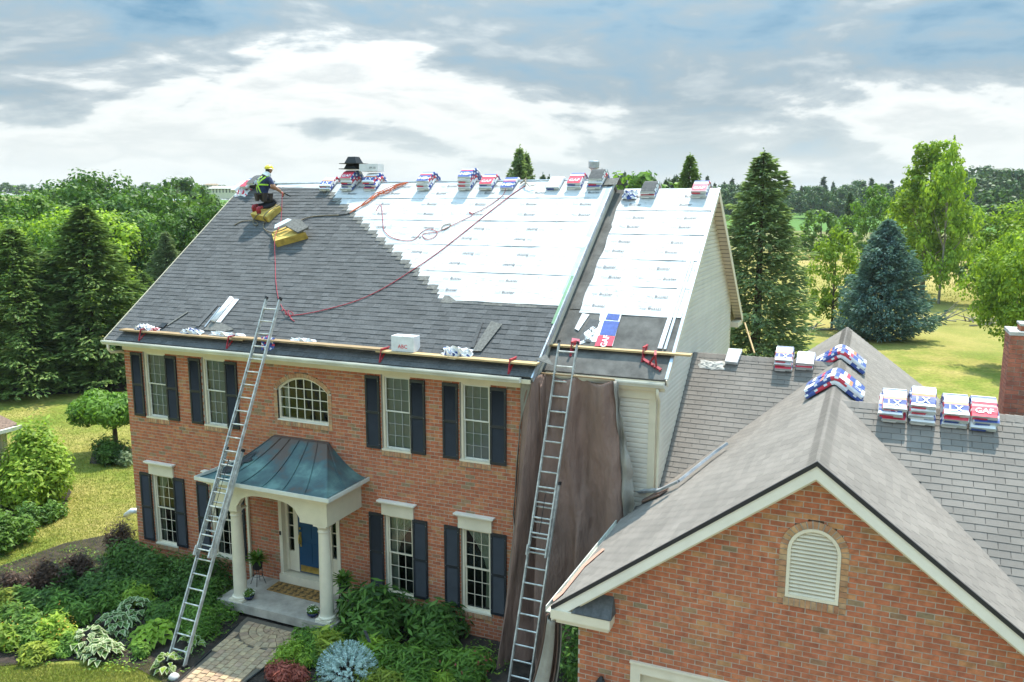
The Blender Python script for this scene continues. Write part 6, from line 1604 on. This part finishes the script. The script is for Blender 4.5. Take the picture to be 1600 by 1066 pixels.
# hostas
def hosta(px,py,r,label,n=60,mt='hosta',rim=True,size=.22):
    p=gpt(px,py); t=thing('hosta_plant',(p.x,p.y,GZ),label,'hosta'); m=MB(); rg=random.Random(int(px+py))
    for k in range(n):
        a=rg.uniform(0,6.28); q=rg.uniform(.15,1)**.7; c=p+Vector((math.cos(a)*r*q,math.sin(a)*r*q,GZ-p.z+.12+.30*(1-q*q)+rg.uniform(-.03,.05))); L=size*rg.uniform(.75,1.2); w=L*.36
        o=Vector((math.cos(a+rg.uniform(-.5,.5)),math.sin(a+rg.uniform(-.5,.5)),.1)).normalized(); sd=Vector((-o.y,o.x,0)).normalized()
        A=[c-o*L*.5,c-o*L*.2+sd*w,c+o*L*.15+sd*w*.85,c+o*L*.5-Vector((0,0,.10)),c+o*L*.15-sd*w*.85,c-o*L*.2-sd*w]; mid=[c-o*L*.2-Vector((0,0,.02)),c+o*L*.15-Vector((0,0,.03))]
        kk=.72; I=[c+(v-c)*kk+Vector((0,0,-.004)) for v in A]
        b=len(m.v); m.v+= [tuple(v) for v in A+I+mid]
        F=[(i,(i+1)%6,6+(i+1)%6,6+i) for i in range(6)]; G=[(6,7,12),(7,8,13,12),(8,9,13),(9,10,13),(10,11,12,13),(11,6,12)]
        for f in F: m.f.append(tuple(b+i for i in f)); m.m.append(1 if rim else 0)
        for f in G: m.f.append(tuple(b+i for i in f)); m.m.append(0)
    m.build('leaves',[LM[mt],LM['hostaw']],t)
hosta(140,1010,.55,'large hosta with pale leaf margins, front left of the foliage group'); hosta(180,985,.5,'variegated hosta behind the large front one'); hosta(212,960,.45,'variegated hosta nearest the yews'); hosta(160,1028,.4,'variegated hosta at the lawn edge')
hosta(243,1000,.55,'plain light green hosta left of the ladder foot',70,'bright',False,.24); hosta(250,970,.4,'plain green hosta behind the ladder foot',40,'mid',False,.2); hosta(262,1048,.3,'small strappy hosta at the ladder foot',30,'bright',True,.2); hosta(298,1015,.28,'small strappy plant between the ladder and the path',26,'bright',True,.18)
for k,(px,py,h,rx,mt,l,ex) in enumerate(((10,1010,.55,.5,'bright','yellow green perennial at the left edge of the bed',('orange',26,.05,'blossoms')),(48,985,.6,.55,'mid','leafy green perennial left in the bed',('orange',12,.05,'blossoms')),(92,1000,.6,.5,'bright','perennial with small orange flowers in the middle of the bed',('orange',60,.05,'blossoms')),(60,1030,.35,.45,'yellow','low yellow green groundcover at the lawn edge',None),(100,962,.6,.5,'mid','tall green perennial behind the orange flowers',('orange',14,.06,'blossoms')),(145,945,.55,.5,'deep','dark green perennial before the yews',('orange',8,.07,'blossoms')),(190,935,.5,.5,'mid','green perennial between hostas and yews',None),(5,960,.6,.5,'yellow','pale yellow leaved plant at the left picture edge',None),(225,925,.6,.5,'deep','dark leafy plant just in front of the second yew',None),(35,1010,.4,.4,'mid','low leafy plant at the left lawn edge',None))):
    B_(px,py,h,(rx,rx*.8),l,'perennial',mt,2400,.075,'perennial_plant',extra=ex,long=2,up=.7)
for k,(px,py,h,rx,mt,l) in enumerate(((20,975,.55,.5,'mid','leafy perennial between the yellow leaved plant and the lawn'),(75,955,.6,.5,'deep','dark perennial under the bronze shrubs'),(120,975,.5,.45,'mid','green perennial behind the orange flowers'),(110,1018,.35,.4,'mid','low green plant between the yellow groundcover and the hosta'),(165,955,.45,.45,'mid','green perennial behind the variegated hostas'),(215,940,.45,.45,'bright','light green perennial before the dark leafy plant'),(262,930,.5,.45,'deep','dark perennial behind the ladder'),(280,960,.4,.4,'mid','low plant between the ladder rails and the juniper'),(150,925,.6,.6,'deep','dark shrub before the tall bronze one'),(40,950,.55,.5,'mid','mid green perennial below the second bronze shrub'),(80,1022,.3,.35,'bright','small bright plant at the lawn edge'),(225,1025,.3,.3,'mid','small plant between the two hostas at the lawn edge'),(95,925,.6,.5,'deep','dark green plant among the bronze shrubs'))):
    B_(px,py,h,(rx,rx*.8),l,'perennial',mt,1900,.07,'perennial_plant',long=2,up=.7)
rgc=random.Random(31); m=MB()
for _ in range(16000):
    x=rgc.uniform(-3.2,12.2); y=rgc.uniform(-5.1,-.2)
    if 4.2<x<7.8 and y>-1.7: continue
    if pl_edge(y)-.12<x<pr_edge(y)+.12: continue
    if x<5 and y<-4.3-.15*x+.55: pass
    q=(math.sin(x*2.3+y*1.7)+math.sin(x*5.1-y*3.9)*.7)
    if q<-.1: continue
    hh=.03+.10*rgc.random()*max(.3,q); n=Vector((rgc.uniform(-.5,.5),rgc.uniform(-.5,.5),1)).normalized(); t=n.orthogonal().normalized(); t.rotate(Quaternion(n,rgc.uniform(0,6.28))); bb=n.cross(t); s=rgc.uniform(.02,.045); c=Vector((x,y,GZ+.02+hh))
    px_,py_,_z=toimg(c)
    if py_>1050 and px_<250: continue
    m.add([c-t*s,c-bb*s*.5,c+t*s,c+bb*s*.5],[(0,1,2,3)],rgc.randrange(3))
m.build('ground_cover',[LM['mid'],LM['deep'],LM['bright']],kind='stuff')
# stone by the ladder
m=MB(); p=gpt(272,1062); m.lathe([(.02,.0),(.11,.02),(.12,.08),(.07,.13),(.01,.14)],(p.x,p.y,GZ),9); tag(m.build('stone',M['stonecap'],smooth=True),'small pale stone at the bottom near the ladder foot','stone')
# left lawn shrubs and the neighbouring house corner
B_(60,800,2.9,(1.35,1.3),'big rounded light green bush on the left lawn','bush','bright',15000,.13,'round_bush',lobes=7,base=gpt(58,792))
B_(0,0,1.1,(.75,.7),'small rounded bush at the left edge below the big one','bush','mid',3500,.10,'round_bush',base=gpt(12,858)); B_(0,0,.8,(.6,.6),'low dark bush between the big bush and the small rounded one','bush','deep',2400,.08,'round_bush',base=gpt(50,826))
B_(0,0,.6,(.4,.4),'low leafy plant at the foot of the big rounded bush','plant','mid',1200,.08,'low_plant',base=gpt(85,812))
p=gpt(182,712); t=thing('weeping_tree',(p.x,p.y,GZ),'small weeping tree with a flat mushroom crown on the left lawn','tree'); m=MB()
for k in range(9):
    a=k*.7; leafblob(m,(p.x+math.cos(a)*1.0-.25,p.y+math.sin(a)*.8,GZ+1.95+.15*math.sin(k*2)),(.75,.7,.55),900,.13,k,long=2,up=.1)
m.build('crown',LM['mid'],t); m=MB(); m.tube([(p.x,p.y,GZ-.1),(p.x+.03,p.y,GZ+1.0),(p.x-.05,p.y,GZ+2.0)],[.12,.09,.05],8); m.build('trunk',M['bark'],t)
B_(0,0,1.0,(.95,.7),'dark low shrub under the weeping tree','shrub','deep',3600,.09,'low_shrub',base=gpt(172,722)); B_(0,0,.5,(.7,.4),'grey green ground plant at the foot of the weeping tree','plant','spruce2',1400,.08,'low_plant',base=gpt(195,726))
# blue hose reel end behind the corner
m=MB(); p=gpt(205,838); m.tube([p+Vector((-.5,.3,.5)),p+Vector((-.1,.2,.75)),p+Vector((.1,.2,.78))],.09,8); tag(m.build('downspout_extension',M['white_wrap'],smooth=True),'white pipe end behind the bronze shrub at the house corner','pipe')
nb=thing('neighbour_house',gpt(-40,820),'corner of a neighbouring house with brown shingled roof at the left edge','house')
a=at(31,663,2,2.2); 
m=MB(); e0=a; 
m.prism([e0,e0+Vector((0,-3,0)),e0+Vector((-4,-3,.9)),e0+Vector((-4,0,.9))][::-1],(0,0,-.1)); m.build('roof',mat('brown shingle',(.20,.13,.095),.95,.25,14,.4,160),nb)
m=MB(); m.bar(e0+Vector((.05,0,-.08)),e0+Vector((.05,-3,-.08)),.12,.12); m.build('gutter',M['white'],nb)
m=MB(); c=e0+Vector((-.45,-.3,-.15)); m.box(c.x-3,c.x,c.y-2,c.y,GZ,c.z+.2); m.build('wall',M['vinyl'],nb); m=MB(); m.box(c.x-.02,c.x+.08,c.y-.1,c.y+.05,GZ,c.z); m.build('corner_board',M['creamlt'],nb)
# ================================================================ TREES
def conifer_mesh(H,R,seed,nb,spr,size,power=.85,droop=.25,hole=.05,tipup=.0,base=.03):
    """branches spiral up the trunk at ever shorter lengths; each carries hanging sprays of needles, brighter at the tip"""
    rg=random.Random(seed); m=MB(); ga=2.39996
    for w in range(nb):
        t=((w+rg.random())/nb)**.92; z=H*(base+(.985-base)*t); L0=R*max(.0,(1-t))**power+.10
        if rg.random()<hole: continue
        a=w*ga+rg.uniform(-.4,.4); L=L0*rg.uniform(.70,1.10)*(1+.12*math.sin(a*3+seed)+.10*math.sin(z*1.7+a)); d=Vector((math.cos(a),math.sin(a),0)); sd=Vector((-d.y,d.x,0))
        n=max(8,int(spr*(.2+L/R)))
        for q in range(n):
            s=rg.random()**.55; sp=(.05+.34*(1-s**2))*L*.75+.05
            off=rg.uniform(-1,1)*sp
            c=d*(L*s)+sd*off; hang=rg.random()**1.6
            zz=z-droop*L*s+(tipup+droop*.5)*L*s*s-hang*(.10+.10*L)-abs(off)*.15
            c=Vector((c.x,c.y,zz)); dr=(d*1.0+sd*(off/sp*.7+rg.uniform(-.3,.3))+Vector((0,0,.15-hang*.9+rg.uniform(-.2,.2)))).normalized(); l=size*rg.uniform(.7,1.4)
            sdv=dr.cross(Vector((rg.uniform(-.6,.6),rg.uniform(-.6,.6),1))).normalized()*l*.17
            m.add([c-dr*l*.3-sdv*.5,c+dr*l*.15-sdv,c+dr*l*.7,c+dr*l*.15+sdv],[(0,1,2,3)])
            u2=sdv.cross(dr).normalized()*l*.15; m.add([c-dr*l*.3,c+dr*l*.1-u2,c+dr*l*.6,c+dr*l*.1+u2],[(0,1,2,3)])
    for q in range(10):
        z=H*(.95+.05*q/10); a=q*2.4; m.add([Vector((0,0,z)),Vector((math.cos(a)*.10,math.sin(a)*.10,z+size*.35)),Vector((.01,.01,z+size*.5))],[(0,1,2)])
    return m
def broad_mesh(H,R,seed,nclump,per,size,trunkh=.22,shape=1.0,csz=.26,narrow=0):
    rg=random.Random(seed); m=MB(); cl=[]
    while len(cl)<nclump:
        d=Vector((rg.gauss(0,1),rg.gauss(0,1),rg.gauss(0,1))); 
        if d.length<.1: continue
        d.normalize(); rr=rg.uniform(.45,1.0)**.6
        zc=H*(trunkh+(1-trunkh)/2); hz=H*(1-trunkh)/2
        lob=1+.22*math.sin(3*math.atan2(d.y,d.x)+seed)+.12*math.sin(5*d.z*3+seed*2)
        p=Vector((d.x*R*rr*lob,d.y*R*rr*lob,zc+d.z*hz*rr*(1+.05*lob)))
        if narrow: f=1-narrow*sstep(.5,1.0,(p.z/H)); p.x*=f;p.y*=f
        cl.append((p,R*csz*rg.uniform(.6,1.25)))
    for p,s in cl:
        for q in range(per):
            d=Vector((rg.gauss(0,1),rg.gauss(0,1),rg.gauss(0,.8))).normalized(); c=p+d*s*rg.uniform(.55,1.05)
            n=(d+Vector((rg.uniform(-.6,.6),rg.uniform(-.6,.6),rg.uniform(-.2,.9)))).normalized(); t=n.orthogonal().normalized(); t.rotate(Quaternion(n,rg.uniform(0,6.28))); b=n.cross(t); l=size*rg.uniform(.6,1.3)
            m.add([c-t*l*.5,c-b*l*.33,c+t*l*.5,c+b*l*.33],[(0,1,2,3)])
    return m,cl
def trunk_mesh(H,r,seed,cl=None,n=9,top=.8):
    rg=random.Random(seed); m=MB(); m.tube([(0,0,-.4),(0,0,H*.1),(rg.uniform(-.1,.1),rg.uniform(-.1,.1),H*.45),(0,0,H*top)],[r*1.25,r,r*.65,r*.12],8)
    if cl:
        for p,s in cl[:n]: z=max(.2*H,p.z*.55); m.tube([(0,0,z),(p.x*.5,p.y*.5,(z+p.z)/2),tuple(p)],[r*.4,r*.25,r*.06],5,caps=False)
    return m
PROTO={}
def proto(kind,seed=1):
    k=(kind,seed)
    if k in PROTO: return PROTO[k]
    if kind=='spruce_near': m=conifer_mesh(10,2.9,seed,520,44,.25,power=.8,droop=.22,tipup=.1); tm=trunk_mesh(10,.2,seed,None,top=.97)
    elif kind=='spruce_big': m=conifer_mesh(14,3.0,seed,560,52,.27,power=.60,droop=.30,hole=.12,tipup=.12); tm=trunk_mesh(14,.25,seed,None,top=.97)
    elif kind=='spruce_blue': m=conifer_mesh(9.4,3.9,seed,520,64,.30,power=.70,droop=.04,hole=.02,tipup=.24); tm=trunk_mesh(9.4,.2,seed,None,top=.97)
    elif kind=='far_conifer': m=conifer_mesh(10,2.1,seed,110,16,.75,power=.8,hole=.05); tm=trunk_mesh(10,.2,seed,None,top=.9)
    elif kind=='broad': m,cl=broad_mesh(10,4.3,seed,150,95,.34); tm=trunk_mesh(10,.25,seed,cl)
    elif kind=='broad_far': m,cl=broad_mesh(10,4.5,seed,60,45,.75,trunkh=.1); tm=trunk_mesh(10,.25,seed,cl,4)
    elif kind=='poplar': m,cl=broad_mesh(10,2.1,seed,175,60,.24,trunkh=.10,csz=.22,narrow=.35); tm=trunk_mesh(10,.14,seed,cl,26,top=.95)
    elif kind=='young': m,cl=broad_mesh(10,3.2,seed,100,55,.34,trunkh=.08,csz=.22,narrow=.3); tm=trunk_mesh(10,.13,seed,cl,18)
    PROTO[k]=(m.mesh('crown',LM['mid']),tm.mesh('trunk',M['bark'])); return PROTO[k]
def tree(kind,px,dist,ytop,label,mt,seed=1,width=1,name=None,cat='tree',group=None,bark='bark',ybase=None,wid=None):
    """place by direction and distance; the height comes from where its top stands"""
    p=fwd(px,317,dist); z0=terr(p.x,p.y); top=fwd(px,ytop,dist).z; cm,tm=proto(kind,seed)
    H0={'spruce_near':10,'spruce_big':14,'spruce_blue':9.4}.get(kind,10); s=(top-z0)/(H0*1.0); s=max(s,.15)
    o=thing(name or {'s':'spruce_tree','f':'conifer_tree','b':'broadleaf_tree','p':'poplar_tree','y':'young_tree'}[kind[0]],(p.x,p.y,z0),label,cat,group)
    rg=random.Random(int(px*3+dist)); o.scale=(s*width,s*width,s); o.rotation_euler=(0,0,rg.uniform(0,6.28))
    for nm,me,mm in(('crown',cm,LM[mt]),('trunk',tm,M[bark])):
        c=bpy.data.objects.new(nm,me); COL.objects.link(c); c.parent=o; c.material_slots[0].link='OBJECT'; c.material_slots[0].material=mm
    return o
T=tree
# left: spruces at the lawn edge
T('spruce_near',128,46,318,'tall dark spruce left of the house roof, third from the left edge','spruce',1,1.75)
T('spruce_near',12,44,352,'dark spruce cut by the left edge of the picture','spruce',2,1.7)
T('spruce_near',60,50,392,'shorter spruce between the two tall ones at the left','spruce2',1,1.6)
T('spruce_near',215,55,425,'spruce half hidden behind the left corner of the roof','spruce',2,1.6)
T('spruce_near',255,62,360,'pale green feathery conifer touching the left rake of the roof','spruce2',2,1.3)
T('broad',178,58,455,'bright yellow green young tree between the spruces','bright',3,.8)
T('broad',60,60,398,'yellowish broadleaf tree glowing behind the left spruces','bright',2,.9)
# deciduous wood behind
W1=[(-30,85,300,'mid',1),(40,80,292,'mid',2),(95,95,286,'bright',3),(140,88,272,'deep',1),(185,92,285,'mid',2),(225,84,290,'deep',3),(60,72,330,'mid',3),(150,70,320,'bright',2),(200,72,335,'deep',1),(10,70,345,'bright',1),(105,68,345,'mid',1),(245,80,325,'mid',2)]
WL=['broadleaf tree rising at the far left behind the spruces','rounded green tree second from the left on the skyline','light green tree on the left skyline with a notched top','tallest dark green tree on the left skyline','broad green tree right of the tallest one on the skyline','dark broadleaf tree at the right end of the left wood','green tree lower in the left wood behind the tall spruce','light green tree below the tallest skyline tree','dense dark tree low in the wood left of the roof rake','light green tree low at the left picture edge','green tree directly behind the tall spruce tip','green tree just right of the dark wood end']
for (px,d,yt,mt,sd),l in zip(W1,WL): T('broad',px,d,yt+10,l,mt,sd,1.05,group=None)
T('broad',312,70,322,'dark dense tree touching the upper left rake of the roof','deep',2,.8); T('broad',285,85,335,'green tree just left of the dark one at the rake','mid',1,.8)
T('broad_far',285,160,286,'distant rounded tree above the white farmhouse','deep',1,.9); T('broad_far',305,210,290,'distant tree left of the hilltop building','mid',2,1); T('broad_far',262,120,300,'tree at the end of the left skyline','mid',3,.9)
T('broad_far',330,150,312,'distant tree close to the upper end of the left rake','mid',1,.9); T('broad_far',255,190,290,'small round far tree between the wood and the farmhouse','far',2,1)
# right: named trees
T('spruce_big',1190,40,233,'tall grey green spruce behind the gable end','spruce2',4,1.3)
T('spruce_blue',1390,61,341,'broad blue spruce standing alone on the right lawn','blue',5,1.0)
T('poplar',1452,88,213,'tall light green poplar behind the blue spruce','bright',6,1.05,bark='barkp'); T('young',1480,84,225,'slimmer poplar trunk leaning beside the tall poplar','bright',7,.55,name='poplar_tree',bark='barkp')
T('poplar',1425,96,288,'lower poplar left of the tall one','bright',8,1.15,bark='barkp')
T('young',1312,66,358,'young yellow green tree left of the blue spruce','bright',9,.85); T('young',1368,120,290,'soft yellow green tree between the big spruce and the poplar','mid',9,.9)
T('broad',1618,50,372,'light green tree at the right edge above the chimney','bright',1,.8); T('broad',1640,85,316,'yellow green tree at the right picture edge','bright',3,1.1); 
T('broad_far',1575,80,395,'small bright bushy tree right of the field','bright',2,1.0,name='bushy_tree')
T('broad_far',1510,200,318,'dark round tree right of the tall poplar','mid',1,1.3); T('broad_far',1575,230,292,'dark tree in front of the right hill','deep',3,1.3)
T('far_conifer',1328,170,300,'single thin conifer standing in the green field','far',1,.7); T('broad_far',1285,150,330,'round bush at the edge of the green field','mid',2,1.1,name='round_bush',cat='bush')
T('spruce_near',1076,75,240,'spruce tip rising behind the small roof ridge','spruce',1,.95); T('spruce_near',812,58,228,'double tipped spruce rising behind the long ridge','spruce2',4,.75); T('spruce_near',822,59,236,'lower twin spruce tip behind the long ridge','spruce2',1,.6)
T('broad_far',1000,130,280,'rounded bright tree just right of the roof step','mid',1,1.2)
def wood(name,items,label_mat):
    m=MB()
    for px,d_,yt,mt,sd,wd in items:
        p=fwd(px,317,d_); z0=terr(p.x,p.y); s=max(.15,(fwd(px,yt,d_).z-z0)/10); cm,_=proto('broad_far',sd)
        co=np.empty(len(cm.vertices)*3); cm.vertices.foreach_get('co',co); co=co.reshape(-1,3); an=px*.7; ca_,sa_=math.cos(an),math.sin(an)
        x=(co[:,0]*ca_-co[:,1]*sa_)*s*wd+p.x; y=(co[:,0]*sa_+co[:,1]*ca_)*s*wd+p.y; z=co[:,2]*s+z0
        b_=len(m.v); m.v.extend(zip(x.tolist(),y.tolist(),z.tolist())); n_=len(cm.polygons); m.f.extend([(b_+4*i,b_+4*i+1,b_+4*i+2,b_+4*i+3) for i in range(n_)]); m.m.extend([0]*n_)
    return m.build(name,LM[label_mat],kind='stuff')
# hedgerow scrub on the right
rg=random.Random(77)
for k in range(10):
    px=1500+rg.uniform(0,110); d=rg.uniform(95,160); yb=317+10.3*1285/d
    T('broad_far',px,d,yb-rg.uniform(20,42),'scrub bush in the rough ground right of the poplars',rg.choice(['mid','bright','deep','bright']),rg.randrange(1,4),1.7,name='scrub_bush',cat='bush',group='scrub bushes right of the poplars')
# distant conifer rows
for k in range(46):
    px=955+k*11.5+rg.uniform(-4,4)
    if 1440<px<1500: continue
    d=rg.uniform(360,470); T('far_conifer',px,d,rg.uniform(268,292) if px<1230 else rg.uniform(272,300),'dark conifer in the distant row across the field','far',rg.randrange(1,4),rg.uniform(.8,1.3),group='conifers of the distant row')
wood('distant_wood',[(1060+k*14+rg.uniform(-5,5),rg.uniform(340,420),rg.uniform(285,302),0,rg.randrange(1,4),rg.uniform(.8,1.2)) for k in range(28)],'far')
wood('hill_wood',[(1500+k*8.5+rg.uniform(-4,4),rg.uniform(300,420),rg.uniform(262,280)+(k<4)*10,0,rg.randrange(1,4),rg.uniform(1,1.3)) for k in range(16)],'far')
for px,yt in((848,272),(858,275),(940,266),(962,272),(975,275),(985,278),(1040,280),(1052,276)): T('far_conifer',px,210,yt,'dark conifer tip showing just over the ridge','far',1,.8,group='conifer tips over the ridge')
wood('skyline_wood',[(-40+k*17,rg.uniform(420,600),rg.uniform(286,296),0,rg.randrange(1,4),1.4) for k in range(24)],'far')
# hilltop building and farmhouse, far left
def farhouse(px,py,dist,w,h,roofc,label,nw,nm='far_building',wallm='creamlt'):
    p=fwd(px,py,dist); t=thing(nm,p,label,'building'); r=RT; f=Vector((-RT.y,RT.x,0)); 
    m=MB(); m.add([p+r*a+f*b+Vector((0,0,z)) for a,b,z in boxv(-w/2,w/2,0,w*.25,-2.5,h)],BOXF5); m.build('wall',M[wallm],t)
    m=MB(); o=.6; zz=[(-w/2-o,-o,h),(w/2+o,-o,h),(w/2+o,w*.25+o,h),(-w/2-o,w*.25+o,h),(-w/2+w*.1,w*.12,h+w*.09),(w/2-w*.1,w*.12,h+w*.09)]
    m.add([p+r*a+f*b+Vector((0,0,z)) for a,b,z in zz],[(0,1,5,4),(1,2,5),(2,3,4,5),(3,0,4)]); m.build('roof',roofc,t)
    for i in range(nw):
        a=-w/2+w*(i+.5)/nw; m=MB()
        for z in((h*.25,h*.5),(h*.62,h*.87)): m.add([p+r*(a+da)-f*.15+Vector((0,0,zq)) for da,zq in((-w/nw*.2,z[0]),(w/nw*.2,z[0]),(w/nw*.2,z[1]),(-w/nw*.2,z[1]))],[(0,1,2,3)])
        m.build('window',M['dark'],t)
farhouse(349,303,420,15,2.6,M['stonecap'],'long pale building on the far hilltop left of the ridge',9); farhouse(331,301,425,6,4,mat('tan roof',(.36,.26,.18),.9),'taller gabled block at the left end of the hilltop building',3)
farhouse(272,328,130,3.4,1.4,M['galv'],'white farmhouse glimpsed between the trees left of the roof',2,'farmhouse','white')
# fallen branches at the lawn edge
rg=random.Random(5); m=MB(); p=gpt(1505,508)
for k in range(26):
    a=p+RT*rg.uniform(-4.5,3.5)+Vector((0,rg.uniform(-1,1),rg.uniform(.05,.5))); d=(RT*rg.uniform(-1,1)+Vector((0,rg.uniform(-.3,.3),rg.uniform(-.1,.35)))).normalized(); m.tube([a,a+d*rg.uniform(1,2.6)+Vector((0,0,rg.uniform(-.2,.3)))],[.07,.02],5)
tag(m.build('fallen_branch_pile',M['barkp']),'heap of fallen grey branches at the lawn edge left of the chimney','branches')
m=MB(); p=gpt(1290,517)
for k in range(22):
    a=p+RT*rg.uniform(-4,4)+Vector((0,rg.uniform(-1,1),rg.uniform(.02,.25))); d=(RT*rg.uniform(-1,1)+Vector((0,rg.uniform(-.4,.4),rg.uniform(-.1,.2)))).normalized(); m.tube([a,a+d*rg.uniform(.6,1.6)],[.06,.02],5)
m.tube([p-RT*4.3+Vector((0,0,.08)),p+Vector((0,0,.12)),p+RT*4.3+Vector((0,0,.08))],.10,5)
tag(m.build('fallen_branch_pile',M['barkp']),'low row of rubble and branches left of the blue spruce','branches')
# ---- grass and rough growth as real blades
def grass(name,poly_fn,n,h,seed,mts,w=.012):
    rg=random.Random(seed); m=MB()
    for _ in range(n):
        q=poly_fn(rg)
        if q is None: continue
        x,y=q; z=terr(x,y); a=rg.uniform(0,6.28); hh=h*rg.uniform(.5,1.3); ww=w*rg.uniform(.7,1.4); lx,ly=rg.uniform(-.5,.5)*hh,rg.uniform(-.5,.5)*hh
        m.add([(x-math.cos(a)*ww,y-math.sin(a)*ww,z),(x+math.cos(a)*ww,y+math.sin(a)*ww,z),(x+lx,y+ly,z+hh)],[(0,1,2)],rg.randrange(len(mts)))
    return m.build(name,mts,kind='stuff')
LM['g1']=leafmat('lawn blade',(.11,.16,.025),(.26,.27,.06),.3,.25,.08); LM['g2']=leafmat('dry blade',(.20,.19,.05),(.38,.33,.12),.2,.25,.08)
grass('lawn_grass',lambda r:(lambda p:(p.x,p.y))(gpt(r.uniform(-20,262),1100-r.random()**1*62+ (0))) ,32000,.045,1,[LM['g1'],LM['g1'],LM['g2']],.005)
grass('lawn_grass',lambda r:(lambda p:(p.x,p.y))(gpt(r.uniform(-20,232),r.uniform(640,900))),60000,.05,2,[LM['g1'],LM['g1'],LM['g2']],.009)
def rough(r):
    d=r.uniform(85,200)**1.0; px=r.uniform(1130,1620); p=fwd(px,317,d); return (p.x,p.y)
grass('rough_grass',rough,14000,.22,3,[LM['g2'],LM['g1'],LM['g2']],.045)
for o in list(bpy.data.objects):
    if o.type=='MESH' and not o.data.materials: pass

# ---- air: light even haze round the whole place
hz=MB(); hz.box(-4200,4200,-420,4200,-3.5,62); ho=hz.build('haze',[],kind='stuff')
hm=bpy.data.materials.new('haze'); hm.use_nodes=True; nt=hm.node_tree; nt.nodes.clear(); o_=N(nt,'ShaderNodeOutputMaterial'); pv=N(nt,'ShaderNodeVolumePrincipled'); pv.inputs['Density'].default_value=.00014; pv.inputs['Color'].default_value=(.90,.94,1,1); nt.links.new(pv.outputs[0],o_.inputs['Volume']); ho.data.materials.append(hm)
